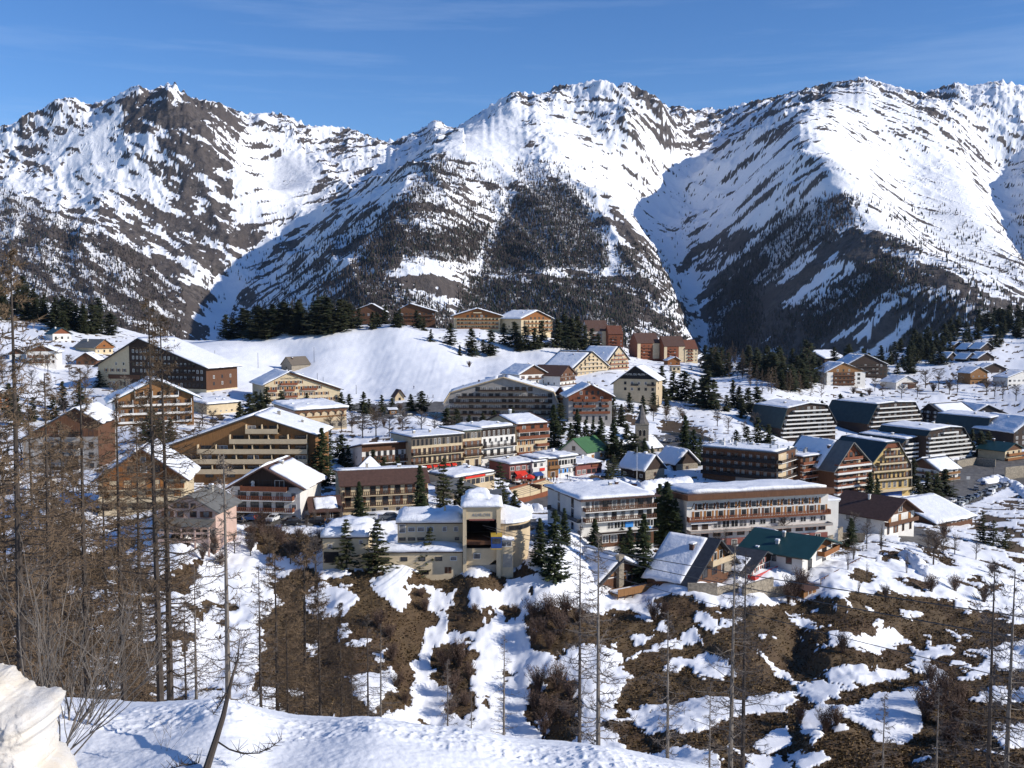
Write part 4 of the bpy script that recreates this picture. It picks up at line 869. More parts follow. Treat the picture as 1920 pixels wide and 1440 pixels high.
# red-roofed towers at the rim
RT = 'brown-roofed tower houses at the rim'
for nm, L, R_, e, r, wall, roof, lb in (
    ('tower_house', (1101,650,884), (1141,890), 30, 49, 'grey', 'tile', 'grey tower house with brown roof beside a rust-coloured one, leftmost at the rim'),
    ('tower_house', (1141,650,880), (1168,882), 24, 39, 'rust', 'redtile', 'rust tower house with red roof behind the pines at the rim'),
    ('tower_house', (1195,673,862), (1236,870), 30, 48, 'rust', 'tile', 'rust and cream tower house with brown roof at the left of the three joined ones'),
    ('tower_house', (1236,673,866), (1262,869), 21, 34, 'rust', 'redtile', 'low rust tower house with red roof between two brown-roofed ones'),
    ('tower_house', (1245,679,852), (1284,858), 30, 48, 'rust', 'tile', 'rust and cream tower house with brown roof in the middle of the three joined ones'),
    ('tower_house', (1284,680,850), (1308,853), 26, 42, 'cream', 'redtile', 'cream tower house with red roof, rightmost at the rim')):
    h = House(nm, lb, L, R_, [(0,0),(0,e),(.5,r),(1,e),(1,0)], 14, wall, axis='x', snow=0, oh=.7, ohf=.3, roof=roof, group=RT)
    for z in range(3, int(e) - 4, 6): h.wins(z, 1, .9, 1.3, 'd', (.78, .95)); h.balc(z, 'rust', 'brown', (.2, .62), .9, .9); h.wins(z, 2, 1.5, 1.7, 'd', (.2, .62))
    if e > 28: h.band(0, e - 1, 'cream', (.70, 1), name='corner_panel', proud=.12); h.band(0, e - 1, 'cream', (0, .14), name='corner_panel', proud=.12)
    h.chimney(.7, .5, .8, .7, snow=False)
h = House('hut', 'small orange timber hut with snowy roof below the red-roofed tower houses', (1252,685,800), (1275,802), G(9, 15, .6), 9, 'orange', snow=.5); h.wins(2, 2, 1.1, 1.2, 'd')
h = House('hut', 'small flat cream pavilion with two square openings below the tower houses', (1260,697,770), (1276,771), FL(10), 6, 'cream', snow=.3); h.wins(3, 2, 1.6, 1.6, 'd')
# left side of the village
h = House('hotel', 'huge dark timber hotel with long asymmetric snowy roof and cream left wing', (185,726,500), (387,478), [(0,0),(0,42),(.40,92),(1,42),(1,0)], 24, 'cream', snow=.6, oh=2.4, ohf=1.6)
m = MB(); q = [(p, z) for p, z in clip_above(h.prof, 2 * h.k) if p > .30 * h.W]; q = [(.30 * h.W, 2 * h.k)] + [c for c in q if c[1] > 2 * h.k + .01][::-1][::-1] + []
q = [(.30*h.W, 2*h.k), (h.W, 2*h.k), (h.W, h.height(h.W - .01)), (.40*h.W, h.height(.40*h.W)), (.30*h.W, h.height(.30*h.W))]
m.poly([(p, -.08, z) for p, z in q])
for i in range(5): a, b = q[i], q[(i + 1) % 5]; m.poly([(a[0], -.08, a[1]), (a[0], 0, a[1]), (b[0], 0, b[1]), (b[0], -.08, b[1])])
m.build('timber_front', MT['dark'], h.root)
for z in (6, 18, 30, 42, 54, 66): h.wins(z, 18, 1.1, 1.6, 'c', (.32, .98), proud=.08)
for z in (18, 30, 42): h.balc(z, 'dark', 'dark', (.55, .9), 1.1, .9, rail=True)
h.wins(30, 4, 1.2, 1.5, 'ws', (.05, .28)); h.wins(42, 2, 1.2, 1.5, 'w', (.14, .28)); h.band(17, 8, 'brown', (.1, .40), proud=.3, name='shopfront'); h.wins(4, 9, 1.1, 2.0, 'd', (.1, .4), proud=.1)
h.band(0, 40, 'brown', (0, 1), 'r', name='cladding'); h.wins(8, 3, 1.2, 1.6, 'c', (.1, .9), 'r', proud=.06); h.wins(20, 3, 1.2, 1.6, 'c', (.1, .9), 'r', proud=.06)
h = House('chalet', 'ochre chalet with white balconies under a broad snowy roof, behind bare larches', (217,802,326), (364,336), [(0,0),(0,52),(.52,88),(1,56),(1,0)], 20, 'honey', snow=.9, oh=3.0, ohf=1.8, roof='green')
for z in (8, 24, 40, 56): h.balc(z, 'white', 'white', None, 1.3, .6, inset=.8, posts=6); h.wins(z, 8, 1.5, 1.9, 'bs', (.03, .97))
h.band(0, 50, 'white', (0, 1), 'l', name='side_render')
h = House('chalet', 'grey chalet with brown gable and long snowy left roof behind the tallest left larch', (44,885,290), (186,292), [(0,0),(0,62),(.72,120),(1,96),(1,0)], 18, 'grey', snow=.6, oh=1.6, ohf=1.4); h.gable(66, 'brown')
for z in (4, 24, 44, 66): h.balc(z, 'dark', 'white', (.42, .75), 1.2, .9); h.wins(z + 1, 7, 1.3, 1.6, 'd', (.05, .97))
h.band(0, 90, 'brown', (0, .9), 'r', name='cladding')
h = House('chalet', 'chalet with bright orange timber gable over cream balcony floors, among the left larches', (187,967,212), (347,215), G(70, 124, .52), 15, 'cream', snow=.7, oh=1.4, ohf=1.6, roof='tile'); h.gable(66, 'orange')
h.wins(80, 3, 1.4, 1.5, 'd', (.3, .75), proud=.07); h.wins(100, 1, 1.2, 1.3, 'd', (.42, .62), proud=.07); h.balc(50, 'orange', 'cream', (0, 1), 1.2, 1.0, rail=True); h.wins(50, 6, 1.4, 1.9, 'o')
h.balc(27, 'cream', 'cream', (0, 1), 1.3, .9); h.wins(28, 6, 1.4, 1.9, 'o'); h.balc(3, 'cream', 'cream', (0, .62), 1.3, .9); h.wins(4, 4, 2.0, 1.9, 'd', (0, .7))
h = House('house', 'pink rendered house with grey roof and open ground floor at the ravine edge', (298,1006,193), (405,192), G(52, 80, .55), 11, 'pink', snow=0, oh=1.2, ohf=.8, roof='greyroof')
h.wins(55, 4, 1.0, 1.0, 'bs', (.3, .8)); h.wins(38, 4, 1.3, 1.2, 'bs', (.05, .95))
m = MB(); m.poly([(0, -3.2, 28 * h.k), (h.W, -3.2, 28 * h.k), (h.W, 0, 36 * h.k), (0, 0, 36 * h.k)]); m.poly([(0, -3.2, 26 * h.k), (0, 0, 34 * h.k), (h.W, 0, 34 * h.k), (h.W, -3.2, 26 * h.k)]); m.poly([(0, -3.2, 26 * h.k), (h.W, -3.2, 26 * h.k), (h.W, -3.2, 28 * h.k), (0, -3.2, 28 * h.k)]); m.build('lean_to_roof', MT['greyroof'], h.root)
m = MB()
for i in range(5): x = h.W * (.02 + .235 * i); m.box(x, -3.0, -4, x + .3, -2.7, 26 * h.k)
m.box(0, -2.95, 12 * h.k, h.W, -2.75, 16 * h.k); m.box(0, -2.95, -.4, h.W, -2.75, .3); m.build('veranda', MT['pink'], h.root); h.wins(0, 4, 2.3, 1.5, 'd')
h = House('house', 'small white house with two dark square windows at the left edge of the wood', (74,920,268), (107,270), FL(24, 20), 6, 'white', axis='x', snow=.3); h.wins(8, 2, .9, 1.2, 'd')
h = House('chalet', 'low building with one smooth snow roof cut by the left picture edge', (-25,935,250), (38,254), [(0,0),(0,26),(.7,62),(1,50),(1,0)], 14, 'brown', axis='x', snow=.8, oh=1.0)
h.wins(6, 4, 1.2, 1.2, 'd')
h = House('chalet', 'pale little chalet with snowy roof low among the left larches', (52,968,226), (106,228), [(0,0),(0,20),(.6,46),(1,36),(1,0)], 9, 'pink', axis='x', snow=.6, oh=.8); h.wins(4, 4, 1.1, 1.2, 'd')
h = House('house', 'white house with green roof and brown gable high on the left hillside', (99,640,640), (134,648), G(14, 25), 12, 'white', snow=0, oh=1.0, roof='green'); h.gable(14, 'rust'); h.wins(4, 3, 1.3, 1.6, 'd')
h = House('chalet', 'brown chalet with grey roof on the left hillside above the huge dark hotel', (179,664,560), (212,570), G(14, 27), 18, 'cream', snow=.0, oh=1.6, roof='greyroof'); h.gable(12, 'orange'); h.balc(11, 'orange', 'brown', (0, 1), 1.0, .9); h.wins(3, 3, 1.2, 1.5, 'd'); h.wins(12, 3, 1.2, 1.5, 'd', proud=.07)
h = House('chalet', 'low brown chalet tucked left of the huge dark hotel', (143,684,540), (180,541), G(10, 22), 12, 'brown', snow=.3, oh=1.2); h.wins(2, 3, 1.1, 1.2, 'd')
h = House('chalet', 'white three-storey chalet with brown eaves behind the left larch trunk', (50,684,505), (106,508), G(24, 36), 14, 'white', snow=.5, oh=1.2); h.gable(25, 'brown')
for z in (3, 13): h.wins(z, 5, 1.1, 1.5, 'bs'); h.balc(z, 'brown', 'white', (.1, .6), 1, .8)
h = House('chalet', 'small brown and white chalet at the far left hillside', (18,674,515), (46,517), G(12, 20), 9, 'white', snow=.5, oh=1.0); h.gable(10, 'brown'); h.wins(3, 2, 1.2, 1.2, 'd')
h = House('house', 'house with orange front and snowy roof cut by the left picture edge', (-18,768,420), (12,422), G(24, 36), 10, 'orange', snow=.5); h.wins(4, 3, 1.2, 1.5, 'w'); h.wins(14, 3, 1.2, 1.5, 'w')
h = House('hotel', 'cream chalet hotel with four timber balconies and brown bargeboard below the piste', (497,758,425), (638,440), [(0,0),(0,37),(.32,59),(1,24),(1,0)], 24, 'cream', snow=.8, oh=1.4, ohf=1.2)
h.text('LE CHASTELLARES', .32, 46, .95, 'greywood')
for z, n, u in ((37, 6, (.12, .5)), (26, 12, (.02, .75)), (14, 12, (.02, .85)), (3, 14, (.02, .98))): h.wins(z, n, .95, 1.4, 'ws', u)
for z, u in ((35, (.2, .42)), (24, (.48, .68)), (23, (.26, .38)), (23, (.02, .15)), (11, (.25, .42))): h.balc(z, 'rust', 'white', u, 1.1, .9)
a, b = h.edges[1]; m = MB(); m.tube([(a[0], -.8, a[1] - .35), (b[0], -.8, b[1] - .35)], .3, 4); m.build('bargeboard', MT['brown'], h.root); h.wins(20, 2, .9, 1.2, 'd', (.3, .8), 'l')
h = House('hall', 'low cream hall with wavy snow-laden eave in front of the cream chalet hotel', (553,808,372), (650,385), FL(38, 44), 18, 'beige', axis='x', snow=1.0, oh=.9, ohf=.6)
m = MB(); 
for i in range(7):
    x = h.W * (i + .0) / 7; w = h.W / 7; m.poly([(x, -.5, 35 * h.k), (x + w / 2, -.5, 31 * h.k), (x + w, -.5, 35 * h.k), (x + w, -.5, 37.6 * h.k), (x, -.5, 37.6 * h.k)]); m.box(x + w * .44, -.5, 27 * h.k, x + w * .56, -.02, 32 * h.k)
m.build('wavy_eave', MT['brown'], h.root); h.band(0, 14, 'stone', name='stone_base', proud=.2); h.band(22, 3, 'honey', name='string_course', proud=.06); h.wins(3, 5, 1.6, 1.3, 'd', (.1, .95), proud=.2); h.band(0, 40, 'pink', (0, 1), 'l', name='side_render')
h = House('outbuilding', 'low cream outbuilding under flat snow beside the bus park', (388,779,400), (450,412), FL(20, 24), 12, 'cream', axis='x', snow=.9, oh=.6, ohf=.5); h.wins(5, 6, .8, .6, 'd')
h = House('barn', 'small old stone barn with bare grey roof alone on the piste', (547,697,598), (582,610), [(0,0),(0,13),(.5,27),(1,13),(1,0)], 9, 'stone', axis='x', snow=0, oh=.6, ohf=.5, roof='greywood'); h.wins(5, 1, 1.0, 1.2, 'd', (.35, .65), 'l')
h = House('hut', 'pointed brown hut at the foot of the piste', (741,753,508), (758,510), G(10, 22), 4.5, 'beige', snow=.25, oh=.9, roof='tile'); h.wins(2, 1, 1.2, 1.4, 'd')
h = House('kiosk', 'tiny orange ticket kiosk at the foot of the piste', (731,778,470), (744,471), FL(9, 11), 3, 'honey', axis='x', snow=.3, oh=.4); h.wins(3, 1, 1.6, .9, 'd')
# plaza shops
h = House('bar', 'dark red bar with snowy flat roof behind the red parasols', (955,905,304), (998,309), FL(34), 11, 'red', snow=.5, oh=.2, ohf=.8); h.wins(22, 4, 1.5, 1.3, 'w'); h.doors(0, 3, 1.6, 2.1, 'dark'); h.wins(12, 3, 1.6, 1.2, 'd')
m = MB(); m.poly([(0, 0, 0), (4.2, 0, 0), (4.2, -1.5, -.8), (0, -1.5, -.8)]); m.poly([(0, -1.5, -.8), (4.2, -1.5, -.8), (4.2, -1.5, -1.1), (0, -1.5, -1.1)]); o = m.build('awning', MT['redcloth'], h.root); o.location = (1.9, 0, 20 * h.k)
h = House('shop', 'white sports shop with red sign and dark blue awning', (998,903,309), (1021,312), FL(36), 11, 'white', snow=.5, oh=.2, ohf=.5); h.band(18, 7, 'frame_w', (.02, .98), proud=.25, name='signboard'); h.band(18.6, 5.5, 'redcloth', (.55, .96), proud=.42, name='sign_panel'); h.wins(27, 2, 1.2, 1.2, 'd'); h.wins(0, 2, 1.6, 2.1, 'd')
m = MB(); m.poly([(0, 0, 0), (3.4, 0, 0), (3.4, -1.4, -.7), (0, -1.4, -.7)]); m.poly([(0, -1.4, -.7), (3.4, -1.4, -.7), (3.4, -1.4, -1.0), (0, -1.4, -1.0)]); o = m.build('awning', MT['bluecloth'], h.root); o.location = (.2, 0, 17 * h.k)
h = House('shop', 'white-fronted shop with small windows beside the honey timber shop', (1010,901,317), (1026,319), FL(40), 10, 'white', snow=.5, oh=.2, ohf=.4); h.wins(30, 1, 1.0, 1.1, 'd'); h.wins(20, 1, 1.0, 1.1, 'd', (.2, .6)); h.wins(2, 1, 1.8, 1.8, 'c')
h = House('shop', 'honey timber shop with glazed upper floor in the middle of the shop row', (1027,899,318), (1046,320), FL(38), 11, 'honey', snow=.5, oh=.2, ohf=.5); h.wins(25, 3, .9, 1.5, 'b'); h.doors(1, 1, 1.4, 2.1, 'dark'); h.balc(21, 'honey', 'brown', (.02, 1), 1, .9)
h = House('shop', 'white shop with blue-framed windows and glazed gallery at the right end of the shop row', (1047,896,320), (1080,325), FL(38), 12, 'white', snow=.7, oh=.2, ohf=.9); h.wins(24, 6, 1.0, 1.5, 'd'); h.band(8, 9, 'skyblue', (.02, .6), name='blue_front'); h.wins(8, 4, 1.1, 1.4, 'w', (.02, .98), proud=.06); h.band(19, 3, 'frame_w', proud=.9, name='gallery_edge')
h = House('restaurant', 'long low restaurant with snowy roof and red fascia left of the parasols', (846,918,292), (927,306), FL(21, 24), 9, 'beige', axis='x', snow=.5, oh=.8, ohf=.4); h.band(16, 4.5, 'redcloth', (.3, .75), proud=.5, name='fascia'); h.wins(3, 9, 1.6, 1.5, 'd', (.02, .98)); h.band(16, 3, 'frame_w', (.76, 1), proud=.5, name='fascia')
h = House('restaurant', 'low snack terrace with corrugated grey canopy in front of the street row', (850,938,262), (902,268), FL(14, 21), 8, 'beige', axis='x', snow=0, oh=2.2, ohf=.5, roof='greyroof'); h.wins(2, 5, 1.5, 1.3, 'd', (.02, .98))
h = House('bar', 'dark red single-storey bar between the shop row and the green-roofed house', (1080,893,316), (1128,322), FL(22, 26), 9, 'red', axis='x', snow=.15, oh=.8, roof='tile'); h.wins(3, 5, 1.6, 1.4, 'd', (.02, .98)); h.band(15, 4, 'rust', (.6, 1), proud=.3, name='fascia')
h = House('house', 'white house with bright green roof and brown shutters by the square', (1100,866,350), (1137,360), [(0,0),(0,19),(.5,41),(1,19),(1,0)], 11, 'white', axis='x', snow=0, oh=.9, ohf=.9, roof='grass'); h.wins(4, 2, 1.5, 1.4, 'o', (.08, .95)); h.wins(4, 2, 1.6, 1.7, 'b', (.1, .95), 'l'); h.wins(19, 1, 1.4, 1.6, 'b', (.35, .65), 'l')
h = House('chalet', 'stone cottage with thick smooth snow roof and timber gable on its right', (1164,892,318), (1210,310), [(0,0),(0,18),(.5,42),(1,18),(1,0)], 9, 'dark', axis='x', snow=.9, oh=.9, ohf=.9); h.band(0, 17, 'stone', (0, 1), 'r', name='stone_side'); h.wins(5, 1, 1.1, 1.2, 'b', (.3, .7), 'r', proud=.06); h.wins(3, 3, 1.2, 1.1, 'd')
h = House('chalet', 'low stone cottage with thick snow roof right of the flagpole', (1233,878,334), (1268,325), [(0,0),(0,16),(.5,38),(1,16),(1,0)], 9, 'dark', axis='x', snow=.9, oh=.9, ohf=.9); h.band(0, 15, 'stone', (0, 1), 'r', name='stone_side'); h.wins(4, 1, 1.1, 1.2, 'b', (.3, .7), 'r', proud=.06)
# white hotel with blue signs
h = House('hotel', 'white hotel with flat snow roof, three timber-lined balcony floors and blue signs below', (1090,1008,213), (1225,219), FL(71), 19, 'white', snow=.8, oh=.9, ohf=1.6, roof='tile')
for z in (50, 30): h.balc(z, 'brown', 'white', (.02, 1), 1.4, .9, rail=True); h.wins(z + .5, 8, 1.2, 2.1, 'c', (.02, 1)); h.wins(z + .5, 2, 1.3, 2.0, 'd', (.15, .95), 'l')
h.band(50, 19, 'rust', (.14, .98), proud=.0, name='timber_lining'); h.balc(28, 'iron', 'white', (.1, 1), 1.0, .9, 'l', rail=True); h.balc(8, 'dark', 'white', (.2, 1), 2.2, .3); h.wins(12, 7, 1.5, 1.5, 'w', (.35, 1)); h.band(13, 10, 'skyblue', (.60, .71), proud=.16, name='signboard'); h.band(2, 9, 'skyblue', (.84, .96), proud=.30, name='signboard'); h.wins(8, 2, 1.2, 1.8, 'd', (.15, .95), 'l'); h.band(-22, 23, 'brown', (0, 1), proud=.12, name='ground_floor'); h.wins(-14, 8, 1.6, 1.7, 'd', (.03, .97), proud=.14)
# long white hotel with bracketed roof
h = House('hotel', 'long white and red hotel with bracketed snowy roof band and four rows of windows', (1287,1022,235), (1551,245), [(0,0),(0,86),(1,78),(1,0)], 14, 'white', axis='x', snow=.8, oh=2.0, ohf=.7, roof='brown', roof_t=1.3)
m = MB()
for i in range(12): x = h.W * (.03 + .078 * i); m.tube([(x, -.05, 68 * h.k), (x, -1.5, 82 * h.k)], .13, 4)
m.build('roof_brackets', MT['dark'], h.root)
h.wins(66, 12, 1.3, 1.5, 'ws', (.05, .95)); h.balc(47, 'rust', 'rust', (0, 1), 1.3, .95, posts=0, rail=True); h.wins(48, 12, 1.4, 1.9, 'wo', (.03, 1)); h.balc(26, 'grey', 'pink', (0, 1), 2.2, .45); h.wins(31, 8, 1.6, 1.3, 'w', (.42, 1)); h.wins(29, 4, 1.9, 1.7, 'w', (.18, .42)); h.doors(28, 2, 1.6, 2.0, 'dark', (.02, .16)); h.band(40, 4, 'wcloth', (.02, .2), proud=.8, name='awning')
h.wins(13, 12, 1.9, 1.6, 'b', (.0, 1)); h.band(-14, 22, 'red', (0, 1), proud=.08, name='red_base'); h.wins(-8, 11, 1.5, 1.7, 'w', (.03, .97), proud=.1)
m = MB(); m.box(h.W + .05, .5, 66 * h.k, h.W + 3.5, 8, 69 * h.k, 0); m.box(h.W + .05, .5, -3, h.W + 3.2, 8, 66 * h.k, 0); m.box(h.W, .4, 69 * h.k + .01, h.W + 3.7, 8.1, 73 * h.k, 1); m.build('stair_wing', [MT['white'], MT['snow']], h.root)
# flat dark hotel behind it
h = House('hotel', 'dark timber hotel with flat snow roof crowded with vents behind the long white hotel', (1317,897,342), (1459,326), FL(60), 14, 'brown', snow=.5, oh=.2, ohf=1.2, found=5)
for z in (42, 27, 12): h.balc(z, 'black', 'dark', (0, 1), 1.4, .95); h.wins(z + 1, 10, 1.3, 1.9, 'bs', (.02, .98)); h.balc(z, 'dark', 'white', (0, 1), 1.2, .9, 'r', rail=True); h.wins(z + 1, 3, 1.3, 1.9, 'c', (.05, .95), 'r')
h.band(0, 58, 'beige', (0, .45), 'r', name='side_render'); h.band(16, 9, 'grey', (.45, 1), name='grey_panel'); h.band(1, 9, 'grey', (.45, 1), name='grey_panel')
m = MB(); r2 = random.Random(4)
for i in range(22): x, y, s_ = r2.uniform(.1, .98) * h.W, r2.uniform(.2, .95) * 14, r2.uniform(.4, .9); m.box(x, y, h.top + .3, x + s_, y + s_, h.top + r2.uniform(1.0, 2.2), r2.randrange(2))
m.build('roof_vents', [MT['frame_w'], MT['metal']], h.root)
# red and white striped tower
h = House('apartment_block', 'lower brown wing with flat snowy roof left of the red and white striped tower', (1500,928,312), (1562,322), FL(72), 12, 'brown', snow=.4, oh=.2, ohf=1.0, found=5)
for z in (58, 45, 32, 19, 6): h.balc(z, 'rust', 'white', (0, 1), 1.2, .8); h.wins(z, 5, 1.3, 1.9, 'c')
m = MB()
for i in range(8): x = h.W * (.05 + .1 * i); m.box(x, 3 + i % 3, h.top + .3, x + .7, 3.7 + i % 3, h.top + 1.4 + .4 * (i % 2))
m.build('roof_vents', MT['metal'], h.root)
h = House('apartment_tower', 'tower block striped red and white by curved balconies under a steep grey roof', (1563,946,312), (1626,320), G(72, 116, .45), 20, 'brown', snow=0, oh=2.2, ohf=1.6, roof='greyroof', found=5); h.snow_part(0, .3, .95, .05, .98, .4)
for z in (6, 19, 32, 45, 58, 71): h.balc(z, 'frame_w', 'frame_w', (.0, 1.0), 1.5, .42); h.balc(z + 3.2, 'rust', 'rust', (.0, 1.0), 1.40, .42); h.wins(z + 3.5, 5, 1.4, 1.5, 'd')
h.gable(82, 'rust'); h.balc(84, 'rust', 'white', (.2, .75), 1.2, .8); h.wins(86, 3, 1.3, 1.8, 'd', (.25, .7), proud=.07); h.band(4, 76, 'cream', (.68, .74), proud=.3, name='pier')
# yellow block
h = House('apartment_block', 'yellow block with tapering front, curved cream balconies and dark blue left roof', (1627,926,345), (1706,353), [(0,0),(0,50),(.42,94),(.66,95),(.98,50),(1,0)], 22, 'yellow', snow=.5, oh=.5, ohf=.7, roof=['bluegreen', 'bluegreen', 'greyroof'], found=5, snow_edges=(1,)); h.gable(84, 'rust')
for z in (26, 42, 56, 69, 83): h.balc(z, 'dark', 'cream', None, 1.5, .5, inset=.4); h.balc(z - .6, 'cream', 'cream', None, 1.62, .4, inset=.4); h.wins(z, 9, 1.0, 2.0, 'bs', (.03, .97))
h.wins(8, 7, 1.4, 2.2, 'd', (.05, .95)); h.balc(4, 'cream', 'cream', (0, 1), 2.4, .8); h.band(-12, 14, 'bluecloth', (.1, .8), proud=.2, name='shopfront')
# stepped hexagonal residences with white balcony stripes
HX = 'striped residences with green side roofs'
def striped(L, R_, prof, depth, z0, dz, n, lb, roof=('bluegreen',), se=None):
    h = House('striped_residence', lb, L, R_, prof, depth, 'dark', snow=.55, oh=.4, ohf=.9, roof=list(roof), group=HX, snow_edges=se, found=6)
    for i in range(n): z = z0 + dz * i; h.balc(z, 'frame_w', 'frame_w', None, 1.7, .55, inset=.25); h.wins(z + .2, 9, 1.6, 1.9, 'd', (.03, .97))
    h.chimney(.3, .4, 1.2, 1); h.chimney(.7, .5, 1.2, 1); return h
striped((1463,822,525), (1566,540), [(0,0),(0,20),(.10,56),(.5,64),(.82,59),(1,24),(1,0)], 24, 2, 8, 7, 'striped residence with green side roof nearest the dark pine wood', ('bluegreen', 'slate', 'slate', 'slate'), (1, 2))
striped((1626,818,570), (1727,592), [(0,0),(0,24),(.16,59),(.5,61),(.85,59),(1,28),(1,0)], 32, 1, 8.4, 7, 'largest striped residence, with broad dark green left roof, at the snow field edge', ('bluegreen', 'slate', 'slate', 'slate'), (1, 2))
striped((1735,866,470), (1817,486), [(0,0),(0,50),(.06,58),(.5,62),(.82,59),(1,32),(1,0)], 26, 4, 8, 7, 'striped residence with grey-green roof behind the stone retaining wall', ('bluegreen', 'slate', 'slate', 'slate'), (1, 2))
striped((1690,868,452), (1746,462), [(0,0),(0,38),(.1,44),(.5,47),(.82,43),(1,20),(1,0)], 26, 3, 8, 5, 'small striped residence right behind the yellow block', ('bluegreen', 'slate', 'slate', 'slate'), (1, 2))
striped((1846,832,545), (1910,560), [(0,0),(0,18),(.1,47),(.5,51),(.85,46),(1,24),(1,0)], 30, 1, 7.6, 6, 'striped residence with dark green left roof at the right picture edge', ('bluegreen', 'slate', 'slate', 'slate'), (1, 2))
h = House('residence', 'dark residence with white vertical fins and long snow roof falling to the right', (1722,802,612), (1772,596), G(28, 47, .4), 28, 'dark', snow=.6, oh=1.4, found=6)
for u in (.1, .34, .62): h.band(0, 34, 'frame_w', (u, u + .06), proud=.8, name='fin')
for z in (3, 11, 19, 27): h.balc(z, 'dark', 'greywood', None, 1.0, .8, inset=.3); h.wins(z, 6, 1.4, 1.8, 'c')
h.band(0, 26, 'white', (0, 1), 'r', name='side_render'); h.wins(8, 3, 3.0, 1.4, 'd', (.05, .9), 'r', proud=.06)
h = House('residence', 'long low dark gable with a thin snow edge behind the striped residences', (1812,786,640), (1898,646), G(4, 26, .45), 24, 'black', snow=.5, oh=1.2); h.text('RESIDENCE', .45, 8, 1.5, 'greywood')
h = House('residence', 'dark gabled block cut by the right picture edge', (1900,840,560), (1960,570), G(30, 56, .55), 24, 'dark', snow=.5, oh=1.2)
for z in (6, 16, 26): h.wins(z, 5, 1.5, 1.6, 'c')
# right hillside houses
h = House('chalet', 'honey timber chalet with snowy roof and one balcony on the right hillside', (1819,723,730), (1851,736), G(24, 34), 12, 'honey', snow=.6, oh=1.4); h.balc(13, 'honey', 'brown', (0, 1), 1.0, .9); h.wins(14, 3, 1.3, 1.6, 'd'); h.wins(3, 3, 1.3, 1.6, 'd')
h = House('house', 'white building with dark window rows at the right picture edge above the snow field', (1889,728,720), (1940,728), G(20, 32, .6), 14, 'white', snow=.5, oh=1.2); h.wins(3, 6, 2.2, 1.5, 'd'); h.wins(12, 6, 2.2, 1.5, 'd')
h = House('house', 'white and brown house alone in the middle of the right snow field', (1680,731,745), (1719,752), G(14, 25), 16, 'white', snow=.5, oh=1.2); h.wins(3, 4, 1.2, 1.8, 'd'); h.balc(11, 'brown', 'white', (.3, 1), 1, .9); h.band(0, 12, 'brown', (.55, .95), name='cladding')
h = House('chalet', 'tiny dark chalet with pale windows above the wooded gully on the right', (1662,684,880), (1682,882), G(10, 21), 9, 'dark', snow=.4, oh=1.0); h.wins(3, 3, 1.4, 1.4, 'c'); h.wins(10, 2, 1.2, 1.4, 'c')
DC = 'dark holiday chalets on the right hillside'
for i, (x, y, D, e) in enumerate(((1781,660,960,8), (1813,661,965,7), (1838,661,970,8), (1776,678,900,7), (1812,679,905,7), (1834,679,900,8), (1862,628,1040,8), (1842,700,820,8))):
    w = (30, 22, 24, 18, 20, 30, 30, 44)[i]
    lb = ('left one of the upper row', 'middle one of the upper row', 'right one of the upper row', 'left one of the lower row', 'middle one of the lower row', 'right one of the lower row', 'alone highest among the trees', 'largest and lowest, among bare trees')[i]
    h = House('holiday_chalet', 'dark holiday chalet with snowy roof on the right hillside, ' + lb, (x, y, D), (x + w, D + 5), G(e, e + 10), 12, 'dark', snow=.6, oh=1.6, group=DC); h.wins(2, 2, 1.6, 1.6, 'd')
h = House('residence', 'dark residence with broad snowy gable above the brown and white one', (1589,708,812), (1663,818), G(24, 43, .45), 24, 'dark', snow=.7, oh=1.6)
for z in (4, 12, 20): h.wins(z, 10, 1.4, 1.8, 'd'); h.balc(z, 'dark', 'greywood', (.2, .8), 1, .8)
h.band(0, 20, 'white', (0, 1), 'r', name='side_render')
h = House('residence', 'brown and white residence with snowy gable at the edge of the dark pine wood', (1550,724,770), (1622,777), G(27, 43, .42), 20, 'white', snow=.7, oh=2.2); h.band(0, 26, 'brown', (.16, .72), name='timber_front'); h.gable(26, 'honey')
for z in (3, 11, 19): h.wins(z, 5, 1.3, 1.8, 'c', (.18, .72), proud=.06); h.balc(z, 'brown', 'brown', (.16, .72), 1.0, .8); h.wins(z, 1, 2.2, 1.8, 'd', (.76, .9))
h.wins(27, 3, 1.3, 1.7, 'c', (.2, .65), proud=.07)
h = House('residence', 'residence roof of flat snow facing us, at the upper edge of the pine wood', (1546,684,852), (1585,862), [(0,0),(0,12),(.8,25),(1,18),(1,0)], 22, 'dark', axis='x', snow=.7, oh=1.2); h.wins(2, 6, 1.6, 1.6, 'd')
# near right houses
h = House('chalet', 'white chalet with brown timber gable and bare dark brown roof right of the long hotel', (1658,1004,255), (1713,264), G(36, 64), 15, 'white', snow=0, oh=1.8, ohf=1.8, roof='tile'); h.gable(36, 'brown')
h.wins(39, 1, 2.0, 2.2, 'w', (.35, .65), proud=.07); h.wins(39, 2, .7, 1.6, 'b', (.12, .9), proud=.07); h.balc(19, 'brown', 'brown', (0, 1), 1.3, .9); h.wins(20, 3, 1.3, 2.0, 'o'); h.wins(0, 4, 1.1, 2.0, 'b'); h.wins(18, 2, 1.4, 1.7, 'd', (.1, .9), 'l'); h.chimney(.35, .5, 1.4, .5, 'frame_w', False)
h = House('house', 'white house with brown upper floor and sunlit right side behind dark pines', (1706,898,400), (1756,390), G(26, 42, .5), 14, 'white', snow=.5, oh=1.6, ohf=1.2); h.gable(24, 'brown')
for z in (3, 14): h.wins(z, 3, 1.2, 1.8, 'd'); h.balc(z, 'brown', 'white', (0, 1), 1, .9); h.wins(z, 3, 1.2, 1.8, 'b', (.05, .95), 'r'); h.balc(z, 'honey', 'white', (0, 1), 1, .9, 'r')
